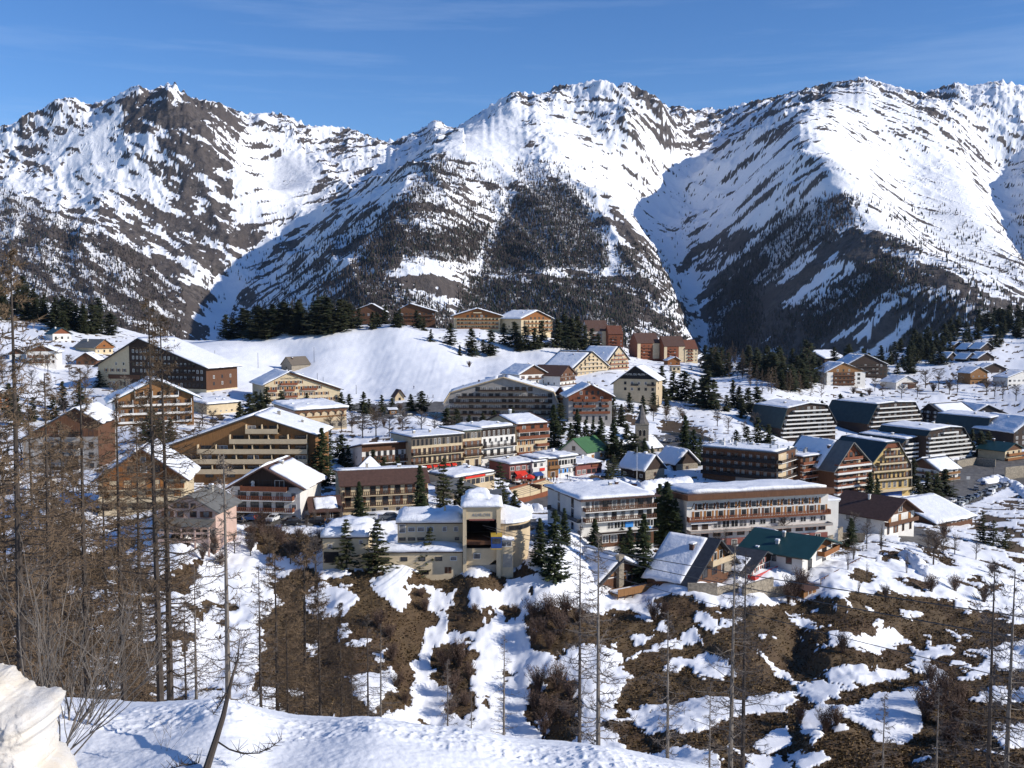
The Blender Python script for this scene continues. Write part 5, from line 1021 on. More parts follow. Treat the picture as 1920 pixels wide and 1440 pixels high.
h = House('house', 'small house with green roof and orange rounded balconies above the stone wall', (1884,864,455), (1915,463), G(20, 31), 13, 'cream', snow=0, oh=1.8, roof='green'); h.gable(18, 'brown'); h.balc(9, 'orange', 'orange', (.1, 1.1), 1.3, 1.0); h.balc(1, 'orange', 'orange', (0, 1.1), 1.5, 1.0); h.wins(10, 3, 1.3, 1.6, 'd')
h = House('shed', 'long low shed with streaked snow roof and a row of pale openings', (1752,988,264), (1823,274), [(0,0),(0,8),(.9,36),(1,30),(1,0)], 15, 'brown', axis='x', snow=.55, oh=1.2); h.wins(1, 6, 1.0, 1.0, 'w', (.4, 1))
h = House('shed', 'small brown shed with snow roof left of the long low shed', (1722,962,290), (1744,293), [(0,0),(0,8),(.7,24),(1,18),(1,0)], 7, 'brown', axis='x', snow=.5, oh=.8); h.wins(2, 2, .9, 1, 'd')
# chalets below the long hotel
h = House('chalet', 'A-frame chalet with slate roof half covered by a sheet of snow', (1292,1099,194), (1378,208), [(0,0),(0,3),(.54,73),(1,9),(1,0)], 9.5, 'brown', snow=0, oh=.6, ohf=1.4, roof='slate'); h.snow_part(0, .25, 1, .0, .98, .22); 
h.gable(30, 'honey'); h.wins(32, 3, 1.3, 1.7, 'w', (.35, .72), proud=.07); h.wins(56, 1, 1.1, 1.3, 'w', (.44, .64), proud=.07); h.balc(28, 'beige', 'stone', (.36, .86), 1.4, 1.0); h.wins(4, 3, 2.0, 2.0, 'd', (.22, .84)); h.band(0, 27, 'stone', (.72, .88), name='stone_pier', proud=.3)
h = House('chalet', 'small dark chalet with red and white fence and half-snowed slate roof', (1402,1086,200), (1454,210), G(17, 42), 9, 'white', snow=0, oh=1.2, ohf=1.2, roof='slate'); h.snow_part(0, .2, .9, 0, .6, .25); h.snow_part(1, .0, 1, .0, .5, .2)
h.gable(18, 'dark'); h.wins(20, 3, .9, 1.0, 'r', (.25, .8), proud=.07); h.wins(4, 5, .9, 1.3, 'r'); h.balc(0, 'redcloth', 'white', (0, 1.1), 1.6, .9, rail=True)
h = House('chalet', 'timber chalet with dark green roof on a white base with terrace', (1504,1079,197), (1557,209), G(38, 61, .48), 13, 'white', snow=0, oh=1.4, ohf=2.0, roof='green'); h.gable(34, 'orange'); h.band(30, 9, 'orange', (0, 1), 'l', name='timber_side'); h.wins(18, 3, 1.3, 1.4, 'd', (.15, .9), 'l'); h.wins(36, 2, .8, 1.6, 'w', (.12, .45), proud=.07); h.balc(24, 'orange', 'white', (.5, 1.05), 1.6, 1.0); h.wins(26, 1, 2.6, 1.9, 'd', (.5, 1)); h.wins(4, 2, 2.2, 2.2, 'd'); h.dish(-.02, 28); h.snow_part(1, .0, .3, .0, 1, .25)
m = MB(); m.box(-4, -5.5, -6, h.W + 3.5, -.1, -.2, 0); m.build('stone_terrace', MT['stone'], h.root); m = MB()
for i in range(12): x = -3.8 + i * (h.W + 7) / 11.5; m.box(x, -5.45, -.2, x + .12, -5.33, .8)
m.box(-3.9, -5.45, .8, h.W + 3.4, -5.33, .92); m.build('terrace_railing', MT['brown'], h.root); m = MB(); m.box(-3.9, -5.3, -.198, h.W + 3.4, -1.2, .15); m.build('terrace_snow', MT['snow'], h.root)
h = House('chalet', 'chalet with stone chimney in its gable and orange timber deck on stone props', (1126,1098,187), (1206,193), [(0,0),(0,10),(.44,44),(1,16),(1,0)], 11, 'brown', snow=.7, oh=1.6, ohf=1.4); m = MB(); m.box(.36 * h.W, -.9, -1, .47 * h.W, .2, 52 * h.k, 0); m.box(.35 * h.W, -1, 52 * h.k, .48 * h.W, .3, 54 * h.k, 0); m.build('chimney', MT['stone'], h.root)
h.band(10, 2, 'frame_w', (.1, .9), name='trim'); h.wins(1, 2, 2.0, 1.6, 'd', (.5, .95)); h.wins(14, 1, 1.3, 1.0, 'o', (.2, .36)); h.doors(0, 1, 1.3, 1.9, 'orange', (.48, .6))
m = MB(); m.box(0, -5.2, -1.0, h.W + 3.2, -.95, -.8, 0); m.box(0, -5.3, -1.1, h.W + 3.2, -5.2, .35, 0); m.box(h.W + 3.1, -5.2, -1.1, h.W + 3.2, -.95, .35, 0)
for i in range(8): x = .4 + i * (h.W + 2.2) / 7; m.tube([(x, -3.2, -4.2), (x, -5.1, -1.05)], .12, 4)
m.build('deck', MT['honey'], h.root); m = MB(); m.box(.2, -3.2, -6, h.W + 2.2, -.95, -1.02, 0); m.build('deck_base', MT['stone'], h.root); m = MB(); m.box(.5, -5.0, -.79, h.W + 2.6, -2.2, -.5); m.build('deck_snow', MT['snow'], h.root)
h = House('shed', 'tiny timber shed with flat brown roof below the green-roofed chalet', (1507,1122,190), (1530,192), FL(15, 20), 3, 'honey', axis='x', snow=0, oh=.6, ohf=.4, roof='tile'); h.doors(0, 1, 1.0, 1.3, 'brown')
# ---- church with octagonal-looking stone spire
e = empty('church', hit(1192, 846), -.06); tag(e, 'old stone church tower with tall pointed stone spire and snowy nave', 'church'); kk = hit(1192, 846).y / F
m = MB(); kk = hit(1192, 846).y / F; w = 24 * kk; m.box(0, 0, -3, w, w, 50 * kk); m.box(-.15, -.15, 50 * kk, w + .15, w + .15, 52 * kk); m.build('tower', MT['stone'], e)
m = MB(); c = w / 2; z0, z1 = 52 * kk, 91 * kk
ring = [(c + (c + .2) * 1.02 * math.cos(t) * (1.08 if i % 2 else 1.0), c + (c + .2) * 1.02 * math.sin(t) * (1.08 if i % 2 else 1.0)) for i, t in enumerate(np.linspace(math.pi / 8, 2 * math.pi + math.pi / 8, 9)[:-1])]
mid = [(c + (x - c) * .62, c + (y - c) * .62) for x, y in ring]
for i in range(8):
    j = (i + 1) % 8; m.poly([(*ring[i], z0), (*ring[j], z0), (*mid[j], z0 + 9 * kk), (*mid[i], z0 + 9 * kk)]); m.poly([(*mid[i], z0 + 9 * kk), (*mid[j], z0 + 9 * kk), (c, c, z1)])
m.build('spire', simple('spire_stone', (.125, .112, .105), .9, .35, 1.0), e); m = MB(); m.tube([(c, c, z1 - .3), (c, c, z1 + 1.2)], .06, 4); m.box(c - .35, c - .05, z1 + .6, c + .35, c + .05, z1 + .7); m.build('cross', MT['iron'], e)
for fx, fy, rz in ((.5, 0, 0), (1, .5, math.pi / 2)):
    for u in (-.16, .16):
        m = MB(); m.poly([(-.42, 0, 0), (.42, 0, 0)] + [(.42 * math.cos(t), 0, 2.0 + .42 * math.sin(t)) for t in np.linspace(0, math.pi, 7)]); o = m.build('belfry_opening', MT['black'], e)
        o.location = (fx * w + (u * w if fy == 0 else .04), fy * w + (u * w if fy else -.04), 29 * kk); o.rotation_euler = (0, 0, rz)
        m = MB(); m.tube([(.42 * math.cos(t), 0, .42 * math.sin(t)) for t in np.linspace(0, math.pi, 7)], .1, 4); a = m.build('arch_moulding', MT['concrete'], o); a.location = (0, -.02, 2.0)
h = House('church_nave', 'low stone nave of the church under a rounded snow roof', (1140,848,392), (1192,398), [(0,0),(0,14),(.5,36),(1,14),(1,0)], 12, 'stone', axis='x', snow=.9, oh=.9, cat='church'); h.wins(3, 3, .8, 1.3, 'd')
h = House('chapel_annex', 'stone annex with curved snow roof right of the church tower', (1216,850,400), (1240,404), [(0,0),(0,10),(.5,26),(1,10),(1,0)], 10, 'stone', axis='x', snow=.9, oh=.7); h.wins(2, 2, .8, 1.2, 'd')

rc = random.Random(77)
for h in HOUSES:
    if h.nch == 0 and h.W > 7 and h.root.get('category') == 'building' and 'shed' not in h.root.name and 'hut' not in h.root.name:
        for i in range(1 if h.W < 14 else 2 if h.W < 28 else 4): h.chimney(rc.uniform(.15, .85), rc.uniform(.3, .75), rc.uniform(.8, 1.5), rc.uniform(.5, .9), rc.choice(('concrete', 'white', 'metal', 'tile')))
# ------------------------------------------------------------ cable-car station
D0 = 190.0; K = D0 / F
st = empty('cable_car_station', at(868, 1076, D0), R(2)); tag(st, 'cream cable-car station with tall open docking tower and low snow-covered wings', 'cable station')
def sz(py): return (1076 - py) * K
def sx(px): return (px - 868) * K
m = MB(); tw = sx(940)
m.box(0, 0, -4, sx(875), 9, sz(948), 0); m.box(sx(932), 0, -4, tw, 9, sz(948), 0); m.box(sx(875), .25, sz(972), sx(932), 8.8, sz(949), 0)       # pillars and header
m.box(sx(875), 8.5, -3, sx(932), 9, sz(972), 0); m.box(sx(875), 1.2, sz(1053), sx(932), 1.5, sz(1030), 0)
m.poly([(sx(875), 1.19, sz(1062)), (sx(918), 1.19, sz(1062)), (sx(932), 1.19, sz(1050)), (sx(932), 1.19, sz(1018)), (sx(918), 1.19, sz(1031)), (sx(875), 1.19, sz(1031))], 0)
m.box(sx(875), 1.4, -3, sx(932), 1.7, sz(1062) - .02, 1); m.build('docking_tower', [MT['cream'], MT['concrete']], st)
m = MB(); m.box(sx(875), 1.6, sz(1030), sx(932), 8.45, sz(1029) + .1, 0); m.box(sx(875), .7, sz(1022), sx(932), 8.4, sz(1014), 1); m.build('platform', [MT['black'], MT['brown']], st)
m = MB(); m.box(sx(875) + .02, 8.2, sz(1013), sx(932) - .02, 8.48, sz(973)); m.box(sx(875) + .003, 1.6, sz(1013), sx(875) + .06, 8.2, sz(973)); m.box(sx(932) - .06, 1.6, sz(1013), sx(932) - .003, 8.2, sz(973)); m.box(sx(875), 1.6, sz(973) - .2, sx(932), 8.2, sz(973) - .005); m.build('dock_lining', MT['black'], st)
m = MB(); m.box(sx(880), .1, sz(974), sx(928), .24, sz(971) - .02); m.build('red_lintel', MT['red'], st)
m = MB(); m.tube([(sx(890), 5, sz(985)), (sx(890), 5, sz(973) - .2)], .15, 5); m.tube([(sx(916), 5, sz(985)), (sx(916), 5, sz(973) - .2)], .15, 5); m.tube([(sx(886), 5, sz(985)), (sx(920), 5, sz(985))], .22, 5); m.build('haul_gear', MT['iron'], st)
m = MB(); m.box(sx(888), .9, sz(1050), sx(902), 1.19, sz(1039)); m.box(sx(889), .86, sz(1049), sx(901), .9, sz(1040), 1); m.build('window', [MT['frame_w'], MT['curtain']], st)
c = bpy.data.curves.new('lettering', 'FONT'); c.body = 'AURON'; c.size = .85; c.align_x = 'CENTER'; c.extrude = .02; c.space_character = 1.25
o = bpy.data.objects.new('tmp_text', c); COL.objects.link(o); me = bpy.data.meshes.new_from_object(o.evaluated_get(bpy.context.evaluated_depsgraph_get())); bpy.data.objects.remove(o); me.materials.clear()
o = link('lettering', me, MT['metal'], st); o.location = ((sx(875) + sx(932)) / 2, .2, sz(966)); o.rotation_euler = (math.pi / 2, 0, 0)
def slab_snow(x0, y0, x1, y1, z, t, parent=st, seed=1):
    V, f = snow_sheet([(x0, y0, z), (x1, y0, z), (x1, y1, z), (x0, y1, z)], t, 12, 12, seed, .2); return link('snow_cover', np_mesh('snow_cover', V, f), MT['snow'], parent, smooth_=True)
slab_snow(-.4, -.3, tw + .4, 9.2, sz(948) + .02, .9, seed=2); slab_snow(.4, 3.5, tw * .72, 9, sz(940) + .02, 1.2, seed=8)
def wing(name, x0, x1, y0, y1, pyb, pyt, mat, snow_t, seed, fascia=True):
    m = MB(); m.box(sx(x0), y0, sz(pyb) - 4, sx(x1), y1, sz(pyt), 0)
    if fascia: m.box(sx(x0) - .35, y0 - .35, sz(pyt) + .003, sx(x1) + .2, y1, sz(pyt) + .18, 1)
    o = m.build(name, [MT[mat], MT['dark']], st); slab_snow(sx(x0) - .3, y0 - .3, sx(x1) + .15, y1, sz(pyt) + .2, snow_t, o, seed); return o
wing('upper_wing', 741, 867, 4.5, 12, 1040, 988, 'cream', 1.5, 3); wing('lower_wing', 690, 867, .6, 4.4, 1078, 1036, 'cream', 1.0, 4); wing('left_block', 604, 690, -.6, 10, 1050, 1004, 'cream', 1.5, 5)
def swin(px, py, w, h, y, st_='w'):
    o = bpy.data.objects.new('window', window_mesh(w, h, st_)); COL.objects.link(o); o.parent = st; o.location = (sx(px), y, sz(py))
for px, w, h_ in ((750, 1.3, 1.8), (768, 1.4, 1.0), (786, 1.4, 1.0), (804, 1.4, 1.0), (832, .9, 1.0), (854, .9, 1.0)): swin(px, 1001 + h_ * 3, w, h_, 4.5, 'c')
for px, w in ((750, 1.3), (768, 1.4), (786, 1.4), (856, .8)): swin(px, 1021, w, .6, 4.5, 'd')
for px in (722, 756, 790, 822): swin(px, 1052, 1.3, .8, .6, 'd')
swin(850, 1052, 1.3, .9, .6, 'c'); swin(618, 1024, .8, .9, -.6, 'c'); swin(676, 1016, .7, .8, -.6, 'c')
for px, w in ((731, 1.7), (757, 2.8), (790, 2.6)):
    m = MB(); m.box(-w / 2, 0, 0, w / 2, .1, .85); o = m.build('garage_opening', MT['black'], st); o.location = (sx(px), .55, sz(1078))
m = MB(); m.box(sx(606), -.66, sz(1051), sx(634), -.55, sz(1030)); m.build('garage_opening', MT['black'], st)
for px in (836, 843): 
    m = MB(); m.box(-.3, 0, 0, .3, .1, 1.2); o = m.build('door', MT['brown'], st); o.location = (sx(px), .55, sz(1076))
m = MB(); m.box(sx(830), 7, sz(985), sx(834), 7.6, sz(960)); m.build('chimney', MT['cream'], st)
# curved right wing
m = MB(); n = 9; cx, cy, rx, ry = sx(948), 7.5, sx(1000) - sx(948), 6.2; arc = [(cx + rx * math.sin(t), cy - ry * math.cos(t)) for t in np.linspace(-.25, math.pi * .62, n)]
zb, zt = sz(1020), sz(982)
for i in range(n - 1):
    (xa, ya), (xb, yb) = arc[i], arc[i + 1]; m.poly([(xa, ya, zb), (xb, yb, zb), (xb, yb, zt), (xa, ya, zt)], 0); m.poly([(xa * 1.0 - .1 * (xa - cx), ya - .1 * (ya - cy), zb - 5), (xb - .1 * (xb - cx), yb - .1 * (yb - cy), zb - 5), (xb, yb, zb), (xa, ya, zb)], 0)
m.poly([(x, y, zt) for x, y in arc] + [(cx - 2, 13, zt)], 1); m.build('curved_wing', [MT['beige'], MT['dark']], st)
m = MB(); top = [(cx + (x - cx) * 1.08, cy + (y - cy) * 1.08) for x, y in arc]
for i in range(n - 1):
    (xa, ya), (xb, yb) = top[i], top[i + 1]; m.poly([(xa, ya, zt + .05), (xb, yb, zt + .05), (xb, yb, zt + .75), (xa, ya, zt + .75)]); m.poly([(xa, ya, zt + .75), (xb, yb, zt + .75), (cx, 9, zt + 2.3)])
m.poly([(top[-1][0], top[-1][1], zt + .75), (cx - 2, 13, zt + 1.2), (cx, 9, zt + 2.3)]); m.poly([(cx - 2, 13, zt + 1.2), (top[0][0], top[0][1], zt + .75), (cx, 9, zt + 2.3)]); m.build('snow_cover', MT['snow'], st)
for t in (.35, .75, 1.15):
    o = bpy.data.objects.new('window', window_mesh(2.2, .9, 'd')); COL.objects.link(o); o.parent = st; o.location = (cx + rx * math.sin(t) * 1.005, cy - ry * math.cos(t) * 1.005, sz(996)); o.rotation_euler = (0, 0, math.atan2(ry * math.sin(t), rx * math.cos(t)))
m = MB(); m.box(sx(940.2), .8, -4, sx(964), 5, sz(1014), 0); m.box(sx(944), .74, sz(1066), sx(962), .79, sz(1040), 1); m.build('annex', [MT['cream'], MT['concrete']], st); slab_snow(sx(940), .5, sx(966), 5, sz(1014) + .02, .8, seed=9); swin(951, 1026, 2.0, 1.0, .8, 'c')
m = MB(); m.poly([(sx(918), 10, sz(944)), (sx(945), 10, sz(940)), (sx(945), 15, sz(938)), (sx(918), 15, sz(942))]); m.box(sx(943), 10, sz(952), sx(945), 10.3, sz(940)); m.build('canopy', MT['greyroof'], st)
# gondola docked at the right pillar
gp = at(932, 1022, D0); gr = empty('cable_car_cabin', (gp.x, gp.y - 1.6, gp.z), R(2)); tag(gr, 'dark blue and yellow cable-car cabin docked at the right pillar of the station tower', 'cable car')
m = MB(); m.box(-1.1, -1.2, 0, .9, 1.2, 2.2, 0); m.build('cabin', MT['bluecloth'], gr); m = MB(); m.box(-1.15, -1.25, 2.2, .95, 1.25, 2.45); m.box(-1.14, -1.24, -.15, .94, 1.24, 0); m.build('roof', simple('yellow_paint', (.55, .36, .05), .5, .1, 1), gr)
m = MB(); m.box(-.9, -1.24, .9, .7, -1.19, 1.9); m.box(-1.14, -1, .9, -1.09, 1, 1.9); m.box(.89, -1, .9, .94, 1, 1.9); m.build('window', MT['glass'], gr); m = MB(); m.tube([(-.1, 0, 2.4), (-.1, .3, 3.6), (-.1, 0, 4.6)], .1, 5); m.build('hanger', MT['iron'], gr)
# cables leaving the tower towards the near right
def cable(name, a, b, r, sag, lb, grp=None, n=24):
    a, b = Vector(a), Vector(b); m = MB(); m.tube([a.lerp(b, i / n) - Vector((0, 0, sag * 4 * (i / n) * (1 - i / n))) for i in range(n + 1)], r, 5); o = m.build(name, MT['iron']); tag(o, lb, 'cable', grp); return o
cable('cable', at(905, 985, 188), at(1960, 1163, 60), .045, .6, 'upper dark cable running from the docking tower to the right edge', 'cable-car cables')
cable('cable', at(912, 990, 188), at(1960, 1205, 58), .045, .8, 'second dark cable crossing the brown slope below the upper one', 'cable-car cables')
cable('cable', at(905, 1003, 188), at(1960, 1288, 56), .03, .8, 'thin lowest cable crossing the snow bands of the brown slope', 'cable-car cables')
# ------------------------------------------------------------ trees and shrubs
M_BARK = simple('bark', (.060, .047, .038), .95, .35, 3.0, bumpd=.03); M_BARKL = simple('pale_bark', (.17, .145, .12), .9, .35, 3.0)
M_TWIG = simple('larch_twigs', (.142, .096, .058), .9, .45, .8); M_TWIG2 = simple('grey_twigs', (.13, .105, .088), .9, .4, .8); M_BUSH = simple('shrub_twigs', (.12, .078, .058), .9, .45, 1.2)
M_NEED = simple('spruce_needles', (.026, .040, .014), .85, .5, .35); M_NEEDL = simple('pale_spruce_needles', (.060, .070, .022), .85, .4, .5); M_PINE = simple('pine_needles', (.046, .047, .018), .85, .5, .3)  # second needle tone is simply paler, given to random sprays for clumps
trng = np.random.default_rng(21)
def cluster_crown(H, Rm, nb, per, seed, t0=.08, shape=.8, size=.42, droop=.25, irregular=.35, layer=0):
    """needle sprays spread along whorled branches: returns V, triangles, material index"""
    g = np.random.default_rng(seed); t = t0 + (1 - t0) * g.random(nb) ** 1.15
    if layer: t = np.round(t * layer) / layer + g.normal(0, .006, nb)
    a = g.uniform(0, 6.283, nb); lob = 1 + irregular * (np.sin(a * 2 + seed) * .4 + np.sin(a * 3 + t * 9 + seed) * .5)
    L = Rm * np.clip(1 - t, .02, 1) ** shape * g.uniform(.55, 1.08, nb) * lob
    if shape < .5: L *= smooth(0, .3, t) * .7 + .3
    V, Fc, MI = [], [], []; k = 0
    s = np.linspace(.18, 1, per)[None] + g.uniform(-.08, .08, (nb, per)); r = L[:, None] * s
    z = H * t[:, None] - droop * r * (1.1 - .5 * s) + .12 * L[:, None] * s ** 3
    cx = np.cos(a)[:, None] * r; cy = np.sin(a)[:, None] * r
    n = nb * per; C = np.stack([cx, cy, z], -1).reshape(n, 3) + g.normal(0, .10, (n, 3))
    sz = size * g.uniform(.6, 1.35, n) * (.65 + .35 * np.repeat(np.clip(1.2 - t, .3, 1), per))
    out = np.stack([np.cos(a), np.sin(a)], -1).repeat(per, 0); side = np.stack([-out[:, 1], out[:, 0]], -1)
    V = np.zeros((n, 4, 3)); tip = g.uniform(.9, 1.5, n); dz = g.uniform(-.5, .15, n)
    V[:, 0, :2] = C[:, :2] - out * sz[:, None] * .6; V[:, 0, 2] = C[:, 2] + g.normal(0, .05, n)
    V[:, 1, :2] = C[:, :2] + side * sz[:, None] * .55; V[:, 1, 2] = C[:, 2] - sz * g.uniform(.1, .6, n)
    V[:, 2, :2] = C[:, :2] + out * (sz * tip)[:, None] * .8; V[:, 2, 2] = C[:, 2] + sz * dz
    V[:, 3, :2] = C[:, :2] - side * sz[:, None] * .55; V[:, 3, 2] = C[:, 2] - sz * g.uniform(.1, .6, n)
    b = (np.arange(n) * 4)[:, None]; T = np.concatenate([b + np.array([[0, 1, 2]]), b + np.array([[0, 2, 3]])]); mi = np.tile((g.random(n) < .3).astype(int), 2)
    tipn = 14; tv = []; 
    for i in range(tipn):
        zz = H * (.93 + .07 * i / tipn); rr = .22 * (1 - i / tipn) + .03; aa = i * 2.4; tv.append([(0, 0, zz + .35), (rr * math.cos(aa), rr * math.sin(aa), zz), (rr * math.cos(aa + 1.2), rr * math.sin(aa + 1.2), zz)])
    V = np.concatenate([V.reshape(-1, 3), np.array(tv).reshape(-1, 3)]); T = np.concatenate([T, n * 4 + np.arange(tipn * 3).reshape(-1, 3)]); mi = np.concatenate([mi, np.zeros(tipn, int)])
    return V, T, mi
def trunk_mesh(H, r0, r1=.03, n=6, wob=.0, seed=0):
    g = random.Random(seed); m = MB(); m.tube([(g.uniform(-wob, wob) * (i > 0), g.uniform(-wob, wob) * (i > 0), -1.5 + (H + 1.2) * i / 7) for i in range(8)], [r0 + (r1 - r0) * i / 7 for i in range(8)], n); return m.mesh('trunk')
CON = {}
def conifer_proto(kind):
    ps = []
    for sd in range(4 if kind != 'far' else 6):
        if kind == 'spruce': H, a = 16.0, cluster_crown(16, 3.7, 340, 8, 100 + sd, .05, .72, .60, .34, .35, 0)
        elif kind == 'pine': H, a = 12.0, cluster_crown(12, 3.5, 170, 8, 200 + sd, .08, .62, .55, .16, .6, 13)
        else: H, a = 11.0, cluster_crown(11, 3.1, 150, 5, 300 + sd, .06, (.75, .5, .6, .7, .45, .6)[sd], .85, .2, .6, 0)
        V, T, mi = a; me = np_mesh('crown', V, T, mi)
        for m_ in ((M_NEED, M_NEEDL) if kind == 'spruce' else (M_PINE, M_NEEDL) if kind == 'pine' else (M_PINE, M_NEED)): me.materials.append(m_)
        tr = trunk_mesh(H, H * .015 + .04, .03); tr.materials.append(M_BARK); ps.append((H, me, tr))
    CON[kind] = ps
for k in ('spruce', 'pine', 'far'): conifer_proto(k)
_ti = 0
def conifer(px, py, hpx, label, kind='far', group=None, D=None, name=None, fat=1.0):
    global _ti
    p = hit(px, py, 140) if D is None else Vector((at(px, py, D).x, D, gz(at(px, py, D).x, D)))
    H, me, tr = CON[kind][_ti % len(CON[kind])]; _ti += 1; s = hpx * p.y / F / H
    nm = name or ('spruce_tree' if kind == 'spruce' else 'pine_tree'); rz = trng.uniform(0, 6.28)
    if kind == 'far':
        o = bpy.data.objects.new(nm, me); COL.objects.link(o); tag(o, label, 'tree', group); o.location = p - Vector((0, 0, .3)); o.rotation_euler = (0, 0, rz); o.scale = (s * fat * trng.uniform(.9, 1.15),) * 2 + (s,); return o
    e = empty(nm, p - Vector((0, 0, .3)), rz); tag(e, label, 'tree', group); e.scale = (s * fat, s * fat, s)
    for n2, d in (('crown', me), ('trunk', tr)): o = bpy.data.objects.new(n2, d); COL.objects.link(o); o.parent = e
    return e
def wood(label, group, n, poly, hr, kind='far', fat=1.15):
    xs = [q[0] for q in poly]; ys = [q[1] for q in poly]; c = 0; tries = 0
    while c < n and tries < 4000:
        tries += 1; x, y = trng.uniform(min(xs), max(xs)), trng.uniform(min(ys), max(ys))
        if inpoly(np.array([x]), np.array([y]), poly)[0]: conifer(x, y, trng.uniform(*hr), label, kind, group, fat=fat * trng.uniform(.85, 1.25)); c += 1
wood('dark pine in the dense wood along the left crest of the snowy knoll', 'pines of the knoll wood', 84, [(412,636),(440,624),(520,616),(600,608),(665,602),(668,616),(600,632),(540,628),(470,640),(420,642)], (36, 60), fat=1.6)
wood('dark pine standing before the knoll chalets', 'pines before the knoll chalets', 20, [(666,600),(740,604),(824,606),(826,622),(700,618),(668,612)], (24, 36))
wood('dark pine in the broad dark wood between the snow field and the right residences', 'pines of the dark right wood', 54, [(1318,690),(1400,684),(1540,690),(1545,716),(1480,738),(1420,716),(1330,706)], (36, 54))
wood('olive pine on the steep left hillside above the small chalets', 'pines on the left hillside', 42, [(-20,560),(60,575),(110,600),(235,622),(220,634),(120,624),(40,606),(-20,606)], (34, 58))
wood('dark pine scattered on the right hillside among the holiday chalets', 'pines on the right hillside', 48, [(1600,690),(1700,664),(1780,634),(1920,604),(1945,640),(1900,670),(1840,656),(1770,680),(1740,712),(1640,706)], (20, 40))
wood('dark pine on the wooded rim rising to the right above the valley', 'pines on the right rim', 36, [(1540,690),(1600,676),(1700,655),(1800,622),(1920,592),(1940,606),(1830,640),(1720,668),(1600,694)], (26, 40))
def some(lst, label, kind='far', group=None):
    for q in lst: conifer(q[0], q[1], q[2] * 1.08, *((label.replace('pine', 'fir'), kind, group.replace('pine', 'fir') if group else None, None, 'fir_tree') if kind == 'far' else (label, kind, group)), fat=1.12 * trng.uniform(.85, 1.2))
some([(845,648,38),(884,668,50),(920,668,45),(862,668,20),(808,641,22),(906,662,24)], 'dark pine on the right flank of the snowy piste', group='pines on the right flank of the piste')
some([(945,648,38),(965,652,46),(985,657,42),(1002,657,38),(1016,652,46),(974,660,30)], 'dark pine in the cluster below the right-hand knoll chalets', group='pines below the knoll chalets')
some([(1045,652,50),(1058,650,58),(1070,655,54),(1082,656,58),(1096,660,46),(1064,668,32),(1080,670,30),(1122,662,34),(1110,658,40)], 'dark pine in the cluster left of the red-roofed tower houses', group='pines left of the tower houses')
some([(1240,748,58),(1262,750,50),(1283,753,54),(1302,757,42),(1250,765,30),(1225,772,34),(1180,775,36),(1205,778,34)], 'dark pine below the HOTEL DU PILON gable', group='pines below the black-gabled hotel')
some([(1318,764,56),(1327,766,66),(1338,764,50)], 'dark pine of the tight trio alone on the right snow slope', group='three pines on the snow slope')
some([(1362,772,30),(1374,764,48),(1386,768,40),(1402,775,44),(1418,782,52),(1392,786,34),(1432,784,34)], 'dark pine in the loose group above the first striped residence', group='pines above the striped residence')
some([(480,772,36),(500,768,40),(528,768,34),(575,764,26),(640,764,28),(468,790,50),(450,795,40),(490,784,44),(602,800,30)], 'small dark pine in front of the cream chalet hotel', group='pines before the cream chalet hotel')
some([(655,770,30),(682,776,40),(692,780,30),(716,776,34),(770,770,30),(790,773,38),(735,776,28)], 'small dark pine beside the bus park at the foot of the piste', group='pines at the foot of the piste')
some([(838,818,52),(856,806,38),(905,803,28),(926,800,30),(880,803,24)], 'dark pine at the foot of the grey residence', group='pines before the grey residence')
some([(18,782,60),(30,800,62),(62,792,44),(118,768,50),(150,768,48),(205,726,34),(186,728,30),(236,728,32),(100,790,44)], 'dark pine between the small chalets on the left', group='pines among the left chalets')
some([(1822,845,38),(1802,850,36),(1838,856,46),(1852,852,40),(1776,834,40),(1790,850,30)], 'dark pine in front of the rightmost striped residences', group='pines before the striped residences')
some([(1720,952,50),(1738,950,62),(1755,946,56),(1772,930,48)], 'broad dark pine below the white house with sunlit right side', group='pines below the white and brown house')
some([(1630,956,66),(1644,950,52)], 'dark spruce at the left foot of the yellow block', 'spruce', 'spruces beside the yellow block')
some([(1842,1018,54),(1862,1024,46),(1885,1030,40)], 'dark olive pine on the bank below the car park', 'pine', 'pines below the car park')
some([(1284,870,86)], 'tall dark spruce right of the church square', 'spruce'); some([(1300,874,66),(1312,866,44)], 'smaller dark spruce behind the tall one right of the church square', 'spruce', 'smaller spruces right of the church square')
some([(1070,852,56),(1082,848,76),(1098,852,62),(1112,848,58),(1126,852,64)], 'dark spruce in the row behind the green-roofed white house', 'spruce', 'spruces behind the green-roofed house')
some([(1150,862,72)], 'spruce left of the church tower', 'spruce'); some([(1196,895,56),(1208,890,62),(1222,892,52)], 'dark spruce between the two snow-roofed stone cottages', 'spruce', 'spruces between the stone cottages'); some([(1150,905,50),(1140,910,44)], 'reddish-dark spruce before the stone cottage', 'pine', 'pines before the stone cottage')
some([(1038,840,76)], 'dark spruce at the right end of the street row of hotels', 'spruce')
some([(938,948,76)], 'dark spruce on the square in front of the shops', 'pine'); some([(832,952,88)], 'slim dark pine standing before the snack terrace', 'pine')
some([(788,978,102)], 'large black spruce hiding the right end of the beige hotel', 'spruce'); some([(674,984,78)], 'olive spruce in front of the beige hotel balconies', 'spruce')
some([(604,912,104)], 'tall black spruce between the orange block and the street row', 'spruce'); some([(592,905,70),(616,860,58)], 'dark spruce next to the tall black one by the orange block', 'pine', 'spruces beside the orange block')
some([(650,1066,88)], 'open pine before the left block of the cable-car station', 'pine'); some([(708,1074,92)], 'broad pine before the lower wing of the cable-car station', 'pine'); some([(806,1080,84)], 'dense pine left of the docking tower', 'pine')
